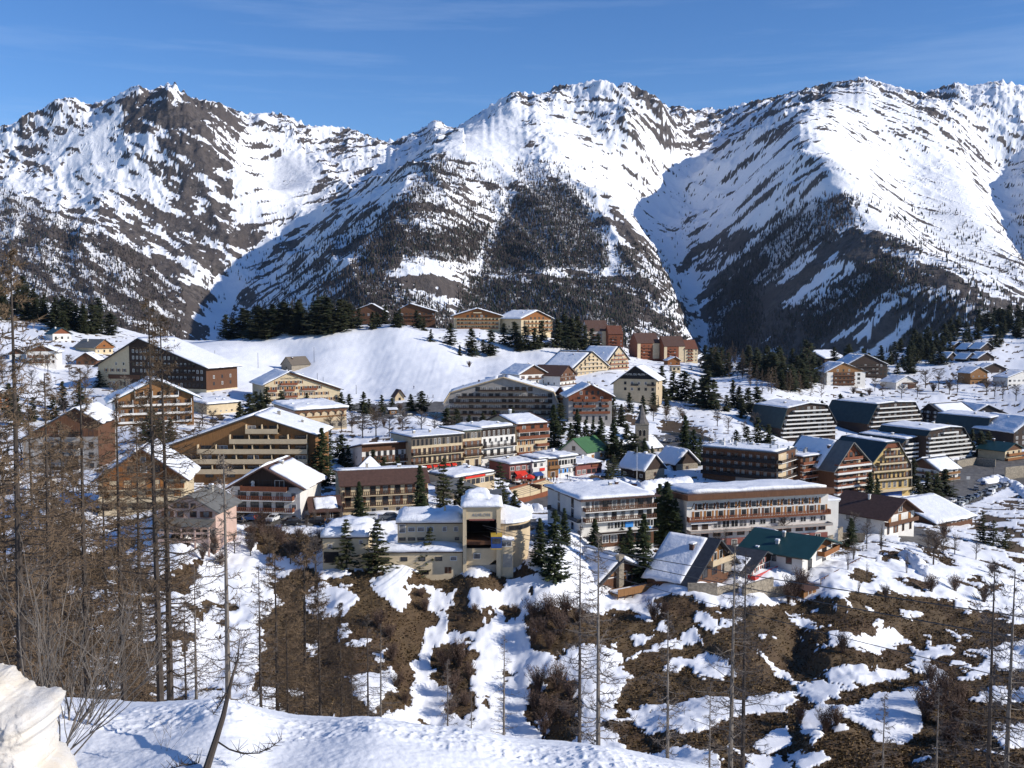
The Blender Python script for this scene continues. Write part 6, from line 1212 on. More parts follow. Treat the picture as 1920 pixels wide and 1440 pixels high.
some([(1040,1092,128)], 'large dark spruce right of the cable-car station', 'spruce'); some([(1012,1058,84)], 'slim dark spruce touching the curved station wing', 'spruce'); some([(1058,1020,66)], 'small dark spruce at the left corner of the hotel with blue signs', 'spruce')
some([(1206,1092,124)], 'huge black spruce below the blue signs', 'spruce'); some([(1180,1084,92)], 'black spruce leaning against the left of the huge one', 'spruce'); some([(1198,1006,74)], 'thin spruce in front of the blue signboards', 'spruce')
some([(1236,1016,104),(1250,1020,112),(1266,1022,84),(1244,985,70)], 'black spruce in the dense clump between the two white hotels', 'spruce', 'spruces between the two white hotels')
some([(1512,1020,44)], 'thin spruce before the right end of the long white hotel', 'spruce'); some([(1595,1022,50)], 'dark spruce beside the car ramp of the long hotel', 'spruce'); some([(1614,1000,36)], 'small dark spruce left of the brown-roofed chalet', 'spruce')
some([(700,905,60),(720,912,52),(745,905,46)], 'dark pine beside the street below the white end hotel', group='pines below the white end hotel')
some([(640,870,54),(652,880,44)], 'dark pine behind the snow-covered low gable', group='pines behind the low gable')
some([(865,955,58),(880,962,50)], 'dark pine right of the snack terrace', group='pines right of the snack terrace')
some([(965,975,54),(948,985,44)], 'dark pine at the foot of the bench steps', group='pines at the foot of the bench steps')
some([(1455,905,40),(1470,912,46),(1485,915,36)], 'dark pine between the dark flat-roofed hotel and the long white hotel', group='pines behind the long white hotel')
some([(1585,880,60),(1600,870,50),(1575,870,44)], 'dark pine behind the striped tower', group='pines behind the striped tower')
some([(1690,905,40),(1712,915,50),(1700,925,44)], 'dark pine between the yellow block and the white and brown house', group='pines right of the yellow block')
some([(1400,845,44),(1420,835,50),(1440,845,46),(1380,850,40)], 'dark pine on the slope behind the dark flat-roofed hotel', group='pines behind the dark hotel')
some([(1540,800,44),(1575,790,50),(1590,800,42),(1615,775,36)], 'dark pine between the first two striped residences', group='pines between the striped residences')
some([(1175,850,50),(1188,870,56),(1165,870,44)], 'dark pine left of the church tower foot', group='pines left of the church')
some([(960,815,50),(1050,815,56),(1150,790,44),(1165,800,40)], 'dark pine around the red-brown timbered hotel', group='pines around the red-brown hotel')
some([(285,830,60),(300,845,54),(320,835,50),(270,845,50)], 'dark pine between the ochre and the orange chalets', group='pines between the ochre and orange chalets')
some([(400,880,50),(412,890,56),(390,895,48)], 'dark pine left of the snow-capped dark chalet', group='pines left of the dark chalet')
some([(1130,1020,66),(1150,1030,74),(1115,1035,60),(1165,1040,60)], 'dark spruce in the row under the hotel with blue signs', 'spruce', 'spruces under the hotel with blue signs')
# ---- bare larches
def larch_proto(H, nb, twigs, Lm, seed, t0=.12, up=.25, tw=.014, trunk_r=None, fine=True):
    g = random.Random(seed); m = MB(); tr = trunk_r or H * .0085 + .03; lean = [g.uniform(-.15, .15) for _ in range(2)]
    def axis(t): return Vector((lean[0] * math.sin(t * 2.5) * H * .03, lean[1] * math.sin(t * 3.1 + 1) * H * .03, H * t))
    m.tube([axis(i / 9) - (Vector((0, 0, 3)) if i == 0 else Vector()) for i in range(10)], [tr * (1 - .93 * (i / 9)) + .012 for i in range(10)], 7, 0)
    tv = MB(); 
    for i in range(nb):
        t = t0 + (1 - t0) * (i + g.random()) / nb; a = g.uniform(0, 6.283); L = Lm * (min(1, (1.02 - t) * 1.9) ** .8) * g.uniform(.45, 1.1) * (.55 + .45 * smooth(t0, t0 + .25, t)); p = axis(t)
        d = Vector((math.cos(a), math.sin(a), 0)); pts = []; bend = g.uniform(-.25, .25); sd = Vector((-d.y, d.x, 0))
        for k in range(5): s = k / 4; pts.append(p + d * L * s + sd * bend * L * s * s + Vector((0, 0, L * (-.30 * s + up * 1.6 * s * s + g.uniform(-.03, .03)))))
        r = max(.012, tr * .26 * (1 - t) + .014); m.tube(pts, [r, r * .75, r * .55, r * .4, r * .22], 3, 0, cap=False)
        for q in range(twigs):
            s = g.uniform(.15, 1.0) * 4; k = min(3, int(s)); o = pts[k].lerp(pts[k + 1], s - k); l = g.uniform(.25, .75) * (.5 + L * .16)
            v = (d * g.uniform(-.1, .9) + sd * g.uniform(-.9, .9) + Vector((0, 0, g.uniform(-.9, .45)))).normalized(); w = v.orthogonal().normalized() * tw
            e2 = o + v * l + Vector((0, 0, .08)); tv.poly([o - w, o + w, e2], 1)
            if fine:
                c = o + v * l * .45; v2 = (v + Vector((g.uniform(-.8, .8), g.uniform(-.8, .8), g.uniform(-.6, .6)))).normalized(); tv.poly([c - w * .8, c + w * .8, c + v2 * l * .6], 1)
    return m, tv
LAR = {}
for key, args in dict(tall=(24, 150, 34, 4.2, 1, .10), tall2=(24, 130, 30, 3.8, 2, .14), sparse=(18, 85, 20, 3.0, 3, .10), sparse2=(16, 80, 18, 2.7, 4, .12), dense=(20, 140, 50, 3.4, 5, .03), dense2=(18, 140, 52, 3.2, 6, .02), thin=(12, 60, 14, 1.6, 7, .10), far=(14, 60, 16, 2.6, 8, .10)).items():
    kw = dict(tw=.020 if key not in ('dense', 'dense2', 'far') else (.022 if key != 'far' else .055)); m, tv = larch_proto(*args, **kw)
    tm, cm = m.mesh('trunk'), tv.mesh('crown'); tm.materials.append(M_BARKL if key in ('sparse2', 'thin') else M_BARK); cm.materials.append(M_TWIG); cm.materials.append(M_TWIG2 if key.startswith(('sparse', 'thin')) else M_TWIG)
    LAR[key] = (args[0], tm, cm)
def larch(px, pyb, pyt, D, key, label, group=None, fat=1.0):
    b = at(px, pyb, D); H, tm, cm = LAR[key]; zt = at(px, pyt, D).z; zb = min(gz(b.x, D), b.z) - .3; s = (zt - zb) / H
    e = empty('larch_tree', (b.x, D, zb), trng.uniform(0, 6.28)); tag(e, label, 'tree', group); e.scale = (s * fat, s * fat, s)
    for n2, d in (('trunk', tm), ('crown', cm)): o = bpy.data.objects.new(n2, d); COL.objects.link(o); o.parent = e
    return e
larch(45, 1340, 468, 40, 'tall', 'tallest bare larch, rising at the left edge from the snow bank into the mountains')
larch(300, 1338, 560, 46, 'tall2', 'bare larch leaning slightly, left of the pair of tall dark trunks', 'pair of tall dark larches', .9); larch(318, 1338, 590, 47, 'tall', 'bare straight larch, right of the pair of tall dark trunks', 'pair of tall dark larches', .9)
larch(428, 1332, 850, 31, 'thin', 'slim bare larch with straight thin trunk crossing the chalet with satellite dishes')
larch(1086, 1402, 985, 36, 'sparse', 'bare larch with dark trunk, left of the pair by the snow bank', None, .85); larch(1121, 1450, 1000, 24, 'sparse2', 'bare larch with pale trunk rising in front of the snow bank')
larch(1250, 1450, 1148, 32, 'thin', 'thin pale larch in the middle of the brown slope')
larch(1370, 1450, 1012, 42, 'sparse2', 'bare larch with dark trunk, left of the right-centre pair'); larch(1392, 1450, 1040, 43, 'sparse', 'bare larch with paler trunk, right of the right-centre pair')
larch(1853, 1460, 1052, 40, 'sparse', 'dark larch trunk, left of the pair near the right edge'); larch(1888, 1460, 1068, 41, 'sparse2', 'dark larch trunk, right of the pair near the right edge', None, 1.1)
larch(945, 1395, 1190, 60, 'thin', 'small straight bare larch standing alone on the snow gully'); larch(840, 1385, 1236, 62, 'thin', 'short bare larch before the dark bushes, left of the snow gully'); larch(884, 1388, 1290, 64, 'thin', 'lowest young larch by the snow bank edge in the middle')
larch(1330, 1460, 1280, 40, 'thin', 'thin young larch before the snow terraces, left of the right-centre pair'); larch(1655, 1470, 1300, 48, 'thin', 'thin young larch before the curved snow patch on the right'); larch(1755, 1480, 1290, 48, 'thin', 'young bare larch close to the dark shrubs on the lower right')
for x, yb, yt, D, k in ((520,1352,1010,95,'dense'),(575,1362,1000,100,'dense2'),(640,1372,1130,90,'dense2'),(600,1366,1080,70,'dense'),(540,1356,1150,62,'dense2'),(690,1380,1150,85,'sparse'),(715,1380,1170,80,'sparse2'),(490,1350,1060,90,'sparse'),(660,1376,1200,60,'dense')):
    larch(x, yb, yt, D, k, 'brown bare larch in the thicket between the slim trunk and the snow gully', 'larches of the middle thicket')
for x, yb, yt, D, k in ((100,1340,700,52,'tall2'),(168,1340,690,58,'tall'),(235,1340,740,60,'tall2'),(8,1340,620,55,'tall'),(132,1340,790,72,'tall'),(70,1340,760,64,'tall2'),(270,1340,800,75,'tall'),(205,1340,870,70,'dense'),(150,1340,860,75,'dense2'),(110,1340,830,66,'dense'),(85,1340,900,80,'dense2'),(240,1340,1000,90,'dense'),(265,1340,1060,80,'sparse'),(20,1340,840,62,'dense2'),(-20,1340,780,60,'dense'),(130,1340,980,115,'dense2'),(0,1340,940,100,'dense2'),(90,1340,1060,130,'dense'),(350,1338,1120,100,'sparse'),(370,1338,1060,110,'sparse2'),(250,1340,1130,70,'dense2'),(60,1340,1120,85,'dense2')):
    larch(x, yb, yt, D, k, 'brown bare larch in the dense wood filling the lower left', 'larches of the lower left wood')
for x, yb, yt, D in ((455,665,625,700),(640,606,560,740),(655,604,556,745),(630,610,568,735),(612,612,572,735),(660,608,566,740)): larch(x, yb, yt, D, 'far', 'brown bare larch rising above the pines of the knoll wood', 'larches of the knoll wood')
for x, yb, yt, D in ((1455,745,700,640),(1475,748,698,645),(1500,750,702,650),(1520,748,704,655),(1540,746,706,660),(1490,742,694,680)): larch(x, yb, yt, D, 'far', 'brown bare larch in front of the dark right wood', 'larches before the dark right wood')
for x, yb, yt, D in ((1690,705,668,860),(1712,708,670,850),(1735,715,672,840),(1760,716,680,830),(1800,738,700,780),(1870,735,700,760)): larch(x, yb, yt, D, 'far', 'bare brown tree on the right hillside above the snow field', 'bare trees on the right hillside')
for x, yb, yt, D in ((1315,868,800,385),(1330,862,815,390),(1340,855,810,395)): larch(x, yb, yt, D, 'far', 'bare purple-brown tree right of the church square', 'bare trees right of the church square')
for i in range(34):
    x = trng.uniform(1335, 1545); yb = trng.uniform(694, 742) if x > 1400 else trng.uniform(690, 712); larch(x, yb, yb - trng.uniform(36, 52), hit(x, yb, 200).y, 'far', 'brown bare larch mixed into the dark right wood', 'larches mixed into the dark right wood')
# round-crowned bare trees
def round_tree(H, nb, seed):
    g = random.Random(seed); m = MB(); tv = MB(); m.tube([(0, 0, -1), (0, 0, H * .35), (g.uniform(-.2, .2), 0, H * .6), (g.uniform(-.3, .3), .1, H * .95)], [.17, .13, .09, .02], 6)
    for i in range(nb):
        z = H * g.uniform(.22, .9); a = g.uniform(0, 6.283); L = H * .38 * g.uniform(.6, 1.1) * (1.1 - abs(z / H - .5)); d = Vector((math.cos(a), math.sin(a), g.uniform(.4, 1.3))).normalized(); pts = [Vector((0, 0, z)) + d * L * k / 4 + Vector((g.uniform(-.1, .1), g.uniform(-.1, .1), 0)) * k for k in range(5)]
        m.tube(pts, [.06, .045, .03, .02, .01], 3, 0, cap=False)
        for q in range(34):
            k = g.randint(1, 3); o = pts[k].lerp(pts[k + 1], g.random()); v = (d * .5 + Vector((g.uniform(-1, 1), g.uniform(-1, 1), g.uniform(-.4, 1)))).normalized(); w = v.orthogonal().normalized() * .022; tv.poly([o - w, o + w, o + v * H * g.uniform(.05, .16)], 0)
    a, b = m.mesh('trunk'), tv.mesh('crown'); a.materials.append(M_BARK); b.materials.append(M_TWIG2 if seed % 2 else M_TWIG); return H, a, b
RT_ = [round_tree(7, 30, i) for i in range(4)]
def bare_tree(px, py, hpx, label, group=None):
    p = hit(px, py, 140); H, tm, cm = RT_[int(trng.integers(4))]; s = hpx * p.y / F / H; e = empty('bare_tree', p, trng.uniform(0, 6.28)); tag(e, label, 'tree', group); e.scale = (s * trng.uniform(.9, 1.3),) * 2 + (s,)
    for n2, d in (('trunk', tm), ('crown', cm)): o = bpy.data.objects.new(n2, d); COL.objects.link(o); o.parent = e
def bares(lb, grp, lst):
    for q in lst: bare_tree(*q, lb, grp)
bares('bare deciduous tree between the bus park and the street row of hotels', 'bare trees behind the street row', [(660,815,40),(680,822,44),(705,818,50),(730,822,42),(755,816,46),(640,812,36),(790,812,40),(815,816,38),(845,822,36),(620,820,40)])
bares('bare brown tree standing among the left chalets', 'bare trees among the left chalets', [(85,760,46),(120,790,40),(160,735,40),(215,760,44),(235,745,38),(60,730,36),(30,725,40),(130,705,36),(5,720,44),(165,700,30),(215,695,28),(90,700,34),(380,800,44),(400,815,46),(375,835,50),(360,860,40),(205,840,44),(15,860,50),(40,870,44)])
bares('bare tree or tall shrub on the slope right of the church', 'bare trees on the slope right of the church', [(1225,790,30),(1250,800,28),(1275,790,26),(1345,800,30),(1365,815,34),(1395,820,30),(1150,800,34),(1168,792,30),(1415,805,30),(1440,800,26)])
bares('bare tree beside the snow field on the right', 'bare trees beside the right snow field', [(1735,728,34),(1760,732,38),(1780,740,30),(1795,736,34),(1640,735,28),(1655,742,24),(1865,745,30),(1880,750,34),(1720,745,24),(1850,740,28),(1690,748,26),(1905,752,30)])
bares('bare tree in front of the long white hotel or its neighbour', 'bare trees before the white hotels', [(1268,1015,70),(1282,1010,60),(1225,1012,56),(1345,1045,44),(1420,1035,44),(1470,1020,50),(1600,1005,44),(1625,1020,40)])
bares('bare brown tree on the bank below the chalet with satellite dishes', 'bare trees on the parking bank', [(470,1045,44),(505,1055,56),(545,1060,50),(575,1075,80),(592,1085,74),(440,1040,44),(612,1055,44)])
bares('bare grey tree at the foot of the brown-roofed chalet', 'bare trees by the brown-roofed chalet', [(1750,1060,64),(1768,1048,50),(1740,1035,44),(1790,1040,40),(1830,1050,36)])
# ---- bare shrubs and bushes
def shrub_proto(seed, n, H, spread, twigs, r=.012, tw=.01):
    g = random.Random(seed); m = MB()
    for i in range(n):
        a = g.uniform(0, 6.283); e = g.uniform(.1, 1) * spread; L = H * g.uniform(.55, 1.05); pts = [Vector((g.uniform(-.12, .12) * spread, g.uniform(-.12, .12) * spread, -.2))]
        d = Vector((math.cos(a) * e, math.sin(a) * e, L))
        for k in range(1, 5): s = k / 4; pts.append(pts[0] + Vector((d.x * s ** 1.3, d.y * s ** 1.3, .2 + d.z * s)) + Vector((g.uniform(-.06, .06), g.uniform(-.06, .06), 0)) * H)
        m.tube(pts, [r * (1 - .85 * k / 4) for k in range(5)], 3, 0, cap=False)
        for q in range(twigs):
            s = g.uniform(.25, 1.0) * 4; k = min(3, int(s)); o = pts[k].lerp(pts[k + 1], s - k); v = Vector((g.uniform(-1, 1), g.uniform(-1, 1), g.uniform(-.1, 1.1))).normalized(); w = v.orthogonal().normalized() * tw; m.poly([o - w, o + w, o + v * H * g.uniform(.1, .28)], 0)
    return m.mesh('shrub')
BUSH = []
for sd in range(4):
    me = shrub_proto(40 + sd, 90, 1.0, .75, 14, .010, .012); me.materials.append(M_BUSH); BUSH.append(me)
BARE = []
for sd in range(3):
    me = shrub_proto(60 + sd, 26, 1.0, .45, 12, .010, .006); me.materials.append(M_TWIG2); BARE.append(me)
def bush(px, py, wpx, label, group, proto=None, hr=.8, name='bare_bush'):
    p = hit(px, py, 105); w = wpx * p.y / F; me = (proto or BUSH)[int(trng.integers(len(proto or BUSH)))]; o = bpy.data.objects.new(name, me); COL.objects.link(o)
    o.location = p; o.rotation_euler = (0, 0, trng.uniform(0, 6.28)); o.scale = (w * .6, w * .6, w * hr * trng.uniform(.8, 1.2)); tag(o, label, 'bush', group); return o
for q in ((835,1262,46),(862,1250,54),(880,1275,40),(850,1300,50),(872,1325,44),(845,1340,40),(825,1240,30)): bush(*q, 'dark brown bush in the clump on the left side of the snow gully', 'bushes left of the snow gully')
for q in ((1000,1165,56),(1030,1160,60),(1060,1155,56),(1012,1190,50),(1050,1190,54),(1085,1175,50),(1000,1210,40),(1030,1215,44)): bush(*q, 'grey-brown bush in the thicket right of the snow gully, below the spruces', 'bushes right of the snow gully')
for q in ((1010,1300,56),(1045,1295,60),(1070,1310,50),(1000,1330,46),(1030,1345,60),(1062,1350,50),(1020,1375,56)): bush(*q, 'brown bush overhanging the dark hollow behind the pair of larches', 'bushes over the dark hollow')
for q in ((1225,1165,44),(1245,1160,40),(1490,1125,54),(1505,1110,48),(1478,1135,40),(1660,1118,26),(1745,1110,40),(1790,1108,40),(1845,1130,34),(1860,1075,30),(1755,1030,40),(1770,1010,34),(1580,1225,40),(1548,1375,60),(1568,1360,44),(1500,1360,40),(1735,1350,80),(1760,1330,80),(1790,1360,70),(1770,1300,60),(1800,1320,60),(1780,1400,70),(1830,1390,60),(1745,1280,40)): bush(*q, 'dark bush on the brown right-hand slope', 'bushes on the brown right slope')
for q in ((470,1010,40),(490,1000,46),(500,1020,40),(525,1025,44),(545,1035,36),(400,1040,40),(415,1060,44),(380,1050,30),(560,1010,30),(600,1020,34),(630,1000,34),(470,1035,36)): bush(*q, 'brown bush on the bank between the pink house and the station', 'bushes left of the station')
for q in ((730,1200,36),(710,1180,40),(735,1240,36),(745,1290,40),(790,1120,26),(797,1150,30),(760,1320,30),(890,1150,22),(860,1165,20),(965,1150,22)): bush(*q, 'small brown bush on the steep bank below the station', 'bushes below the station')
for q in ((700,1005,26),(590,985,30),(615,990,34),(640,995,30),(575,990,28)): bush(*q, 'pale bare shrub on the verge of the parking strip', 'pale shrubs by the parking strip', BARE, 1.3, 'bare_shrub')
for q in ((1600,1050,30),(1652,1030,34),(1590,1070,24),(1625,1090,20),(1700,1075,24),(1610,1115,24),(1660,1130,22)): bush(*q, 'thin bare sapling on the right snow field', 'saplings on the right snow field', BARE, 1.6, 'bare_sapling')
for q in ((1275,1010,40),(1290,1020,40),(1330,1025,40),(1360,1030,30),(1420,1010,30),(1460,1008,30)): bush(*q, 'bare reddish shrub along the foot of the long white hotel', 'shrubs at the foot of the long hotel', BARE, 1.5, 'bare_shrub')
for q in ((700,775,16),(750,772,18),(1250,780,20),(1280,785,18),(1150,780,20),(880,690,14),(560,690,10),(1600,740,18),(1630,742,16),(1750,735,20),(1780,730,18),(1850,730,20),(1350,850,24),(1365,845,22),(470,790,18),(660,800,20),(720,800,18),(750,795,18)): bush(*q, 'low bare bush poking out of the snow between the houses', 'bushes between the houses', None, .7)
# ------------------------------------------------------------ cars
def paint(n, c): return simple(n, c, .3, .06, .4, .5)
PAINT = dict(white=paint('white_car_paint', (.62, .62, .62)), black=paint('black_car_paint', (.012, .012, .014)), blue=paint('blue_car_paint', (.02, .05, .14)), grey=paint('grey_car_paint', (.13, .14, .15)), silver=paint('silver_car_paint', (.38, .39, .40)), red=paint('red_car_paint', (.28, .02, .02)))
_carmesh = {}
def car_meshes(kind):
    if kind in _carmesh: return _carmesh[kind]
    van = kind == 'van'; L, W_, = (4.9, 1.95) if van else (4.2, 1.72)
    prof = [(0, .3), (0, .75), (.12, .92), (1.0, 1.0), (L, 1.0), (L, .3)] if not van else [(0, .35), (0, .9), (.15, 1.05), (.7, 1.15), (L, 1.15), (L, .35)]
    b = MB(); 
    for s in (0,):
        n = len(prof); b.poly([(x, -W_ / 2, z) for x, z in prof][::-1]); b.poly([(x, W_ / 2, z) for x, z in prof])
        for i in range(n): (xa, za), (xb, zb) = prof[i], prof[(i + 1) % n]; b.poly([(xa, -W_ / 2, za), (xa, W_ / 2, za), (xb, W_ / 2, zb), (xb, -W_ / 2, zb)][::-1])
    body = b.mesh('body'); bm = bmesh.new(); bm.from_mesh(body); bmesh.ops.bevel(bm, geom=bm.edges[:], offset=.07, segments=2, affect='EDGES'); bm.to_mesh(body); bm.free()
    c = MB(); z0, z1 = (1.15, 1.95) if van else (1.0, 1.46); a0, a1, a2, a3 = (.65, 1.25, L - .12, L - .05) if van else (1.0, 1.65, L - .75, L - .12); w0, w1 = W_ / 2 - .03, W_ / 2 - .18
    lo = [(a0, -w0, z0), (a3, -w0, z0), (a3, w0, z0), (a0, w0, z0)]; hi = [(a1, -w1, z1 - .06), (a2, -w1, z1 - .06), (a2, w1, z1 - .06), (a1, w1, z1 - .06)]
    for i in range(4): j = (i + 1) % 4; c.poly([lo[i], lo[j], hi[j], hi[i]])
    cab = c.mesh('windows'); cab.materials.append(MT['glass'])
    r = MB(); r.box(a1 - .04, -w1 - .03, z1 - .058, a2 + .04, w1 + .03, z1, 0)
    for x0, x1 in ((a0, a1), (a3, a2)):
        for s in (-1, 1): r.tube([(x0, s * w0, z0), (x1, s * (w1 + .01), z1 - .05)], .045, 4)
    for s in (-1, 1): x = L * .55; r.tube([(x, s * (w0 + .005), z0), (x, s * (w1 + .015), z1 - .05)], .04, 4)
    if van:
        for s in (-1, 1): r.poly([(L * .5, s * (w0 + .012), z0), (a3, s * (w0 + .012), z0), (a2, s * (w1 + .014), z1 - .06), (L * .5, s * (w1 + .014), z1 - .06)])
    roof = r.mesh('roof'); wh = MB(); wh.tube([(0, -.11, 0), (0, .11, 0)], .32, 12, 0); wh.tube([(0, -.12, 0), (0, .12, 0)], .18, 10, 1); wm = wh.mesh('wheel'); wm.materials.append(MT['rubber']); wm.materials.append(MT['metal'])
    l = MB(); l.box(-.02, -.16, -.07, .03, .16, .07); hm = l.mesh('headlight'); hm.materials.append(MT['frame_w'])
    tl = MB(); tl.box(-.03, -.12, -.09, .02, .12, .09); tm = tl.mesh('tail_light'); tm.materials.append(MT['redcloth'])
    _carmesh[kind] = (L, W_, body, cab, roof, wm, hm, tm); return _carmesh[kind]
_bodies = {}
def car(px, py, col, rz, label, group=None, kind='car', D=None, snowy=False):
    p = hit(px, py, 190); L, W_, body, cab, roof, wm, hm, tm = car_meshes(kind); e = empty('parked_van' if kind == 'van' else 'parked_car', p + Vector((0, 0, .12)), R(rz)); tag(e, label, kind, group)
    for nm, me in (('body', body), ('roof', roof)):
        k = (kind, col, nm)
        if k not in _bodies: m2 = me.copy(); m2.materials.append(PAINT[col]); _bodies[k] = m2
        o = bpy.data.objects.new(nm, _bodies[k]); COL.objects.link(o); o.parent = e; o.location = (-L / 2, 0, 0)
    o = bpy.data.objects.new('windows', cab); COL.objects.link(o); o.parent = e; o.location = (-L / 2, 0, 0)
    for x in (.8, L - .8):
        for s in (-1, 1): o = bpy.data.objects.new('wheel', wm); COL.objects.link(o); o.parent = e; o.location = (x - L / 2, s * (W_ / 2 - .06), .32)
    for s in (-1, 1):
        o = bpy.data.objects.new('headlight', hm); COL.objects.link(o); o.parent = e; o.location = (-L / 2, s * (W_ / 2 - .3), .66)
        o = bpy.data.objects.new('tail_light', tm); COL.objects.link(o); o.parent = e; o.location = (L / 2, s * (W_ / 2 - .25), .78)
    if snowy:
        V, f = snow_sheet([(-L * .1, -W_ * .38, 1.47), (L * .32, -W_ * .38, 1.47), (L * .32, W_ * .38, 1.47), (-L * .1, W_ * .38, 1.47)], .3, 6, 6, 3, .05); link('snow_cover', np_mesh('snow_cover', V, f), MT['snow'], e, smooth_=True)
    return e
car(472, 978, 'blue', 5, 'dark blue car under the overhang of the chalet with satellite dishes'); car(513, 978, 'white', 75, 'white car parked nose-in before the chalet with satellite dishes'); car(545, 986, 'black', 20, 'black car half hidden by bare shrubs before the chalet')
car(590, 983, 'black', 10, 'black car left of the blue one beside the orange garage'); car(618, 988, 'blue', 95, 'dark blue car right beside the orange garage'); car(644, 986, 'silver', 80, 'silver car with snow around it by the orange garage'); car(612, 972, 'white', 20, 'white car tight against the orange garage front')
car(662, 982, 'black', 30, 'black car between two white cars before the beige hotel'); car(690, 976, 'white', 10, 'white car parked before the glazed corner of the beige hotel'); car(728, 976, 'grey', 8, 'dark grey estate car before the beige hotel entrance'); car(752, 980, 'black', 15, 'black car half hidden by the station roof snow')
car(578, 966, 'white', 90, 'white van squeezed between the chalet and the orange garage', None, 'van')
car(893, 873, 'white', 8, 'white car before the arched windows of the white hotel'); car(868, 884, 'silver', 5, 'silver car at the kerb below the red awnings', None, 'car', None, True); car(920, 876, 'grey', 10, 'grey car with snowy roof on the street before the shops', None, 'car', None, True)
car(1030, 866, 'black', 5, 'dark car with snow on top behind the shop row', None, 'car', None, True); car(1052, 864, 'silver', 8, 'silver car behind the right end of the shop row', None, 'car', None, True); car(1010, 868, 'grey', 5, 'grey car left of the other two behind the shop row', None, 'car', None, True)
car(985, 1000, 'black', 12, 'black car behind the curved station roof'); car(1008, 1006, 'blue', 14, 'dark blue car next to the black one behind the curved station roof')
for i, x in enumerate((1228, 1242, 1256, 1270, 1284)): car(x, 832 - (i % 2) * 3, ('black', 'white', 'grey', 'black', 'blue')[i], 60 + 8 * i, ('black car parked nearest the church tower', 'white car on the church square', 'grey car in the middle of the church square row', 'black car right of the grey one on the church square', 'dark blue car at the right end of the church square row')[i])
PK = 'cars in the long row along the edge of the right car park'
n = 20
for i in range(n):
    t = i / (n - 1); col = ('black', 'grey', 'black', 'silver', 'blue', 'black', 'white', 'grey', 'black', 'black', 'blue', 'grey')[i % 12]; wd = {'black': 'black', 'grey': 'grey', 'silver': 'silver', 'blue': 'dark blue', 'white': 'white'}[col]
    car(1760 + 132 * t, 962 - 50 * t + 4 * math.sin(t * 6), col, 52, f'{wd} car in the long row along the edge of the right car park', PK)
for i, (x, y) in enumerate(((1768, 946), (1784, 944), (1800, 940), (1818, 936), (1750, 955))): c = ('silver', 'white', 'grey', 'black', 'white')[i]; car(x, y, c, 40, ('silver', 'white', 'grey', 'black', 'second white')[i] + ' car of the short inner row in the right car park')
car(1858, 930, 'white', 50, 'white van standing out of the car-park row', None, 'van'); car(1830, 920, 'grey', 65, 'grey car driving on the empty grey road of the car park'); car(1843, 911, 'blue', 65, 'dark blue car on the road beyond the grey one')
car(1690, 950, 'white', 20, 'white van with grey side by the yellow block', None, 'van'); car(1712, 956, 'white', 15, 'white van right of the other one below the yellow block', None, 'van'); car(1735, 962, 'silver', 30, 'silver car at the corner of the snowy shed'); car(1645, 952, 'white', 60, 'white car between the striped tower and the yellow block')
car(1572, 1000, 'silver', 40, 'silver car on the ramp at the right end of the long hotel', None, 'car', None, True); car(1562, 1010, 'blue', 15, 'dark blue car on the railed terrace right of the long hotel'); car(1558, 990, 'grey', 30, 'grey car below the striped tower')
for i, (x, y) in enumerate(((668, 788), (690, 785), (712, 782), (745, 784), (765, 782), (800, 780))): car(x, y, ('grey', 'white', 'black', 'silver', 'black', 'white')[i], 10 * i, ('grey car at the left end of the bus park', 'white car in the bus park left of the orange kiosk', 'black car in the bus park near the pines', 'silver car right of the orange kiosk', 'black car right of the orange kiosk', 'white car nearest the grey residence in the bus park')[i])
# ------------------------------------------------------------ people: one skinned figure, re-dressed
def person_mesh(pose, cols, seed):
    me = bpy.data.meshes.new('person'); bm = bmesh.new(); sk = []
    def v(x, y, z, r): a = bm.verts.new((x, y, z)); sk.append(r); return a
    st = .16 if pose == 'walk' else .04
    pel = v(0, 0, .95, .15); ch = v(0, 0, 1.32, .17); nk = v(0, 0, 1.48, .07); hd = v(0, -.02, 1.62, .105); hd2 = v(0, -.02, 1.72, .085)
    for a, b in ((pel, ch), (ch, nk), (nk, hd), (hd, hd2)): bm.edges.new((a, b))
    for s in (-1, 1):
        hp = v(s * .1, 0, .88, .11); kn = v(s * .11, -st * s, .5, .085); an = v(s * .11, st * s * .6, .1, .06); ft = v(s * .12, st * s * .6 - .16, .05, .05)
        for a, b in ((pel, hp), (hp, kn), (kn, an), (an, ft)): bm.edges.new((a, b))
        sh = v(s * .21, 0, 1.40, .085); el = v(s * .27, .04 + st * s * .4, 1.12, .07); wr = v(s * .25, -.1 + st * s * .5, .90, .055); hn = v(s * .25, -.14 + st * s * .5, .82, .05)
        for a, b in ((ch, sh), (sh, el), (el, wr), (wr, hn)): bm.edges.new((a, b))
    bm.to_mesh(me); bm.free(); o = bpy.data.objects.new('tmp_person', me); COL.objects.link(o); md = o.modifiers.new('s', 'SKIN')
    for d, r in zip(me.skin_vertices[0].data, sk): d.radius = (r, r)
    me.skin_vertices[0].data[0].use_root = True; ms = o.modifiers.new('ss', 'SUBSURF'); ms.levels = 1; ms.render_levels = 1
    out = bpy.data.meshes.new_from_object(o.evaluated_get(bpy.context.evaluated_depsgraph_get())); bpy.data.objects.remove(o); out.materials.clear()
    for c in cols: out.materials.append(c)
    for p in out.polygons:
        z = p.center.z; x = abs(p.center.x); p.material_index = 2 if (z > 1.50 and z < 1.70) else 3 if z >= 1.70 else (2 if (z < .86 and x > .19) else (1 if z > .92 or x > .2 else 0))
    for q in out.polygons: q.use_smooth = True
    return out
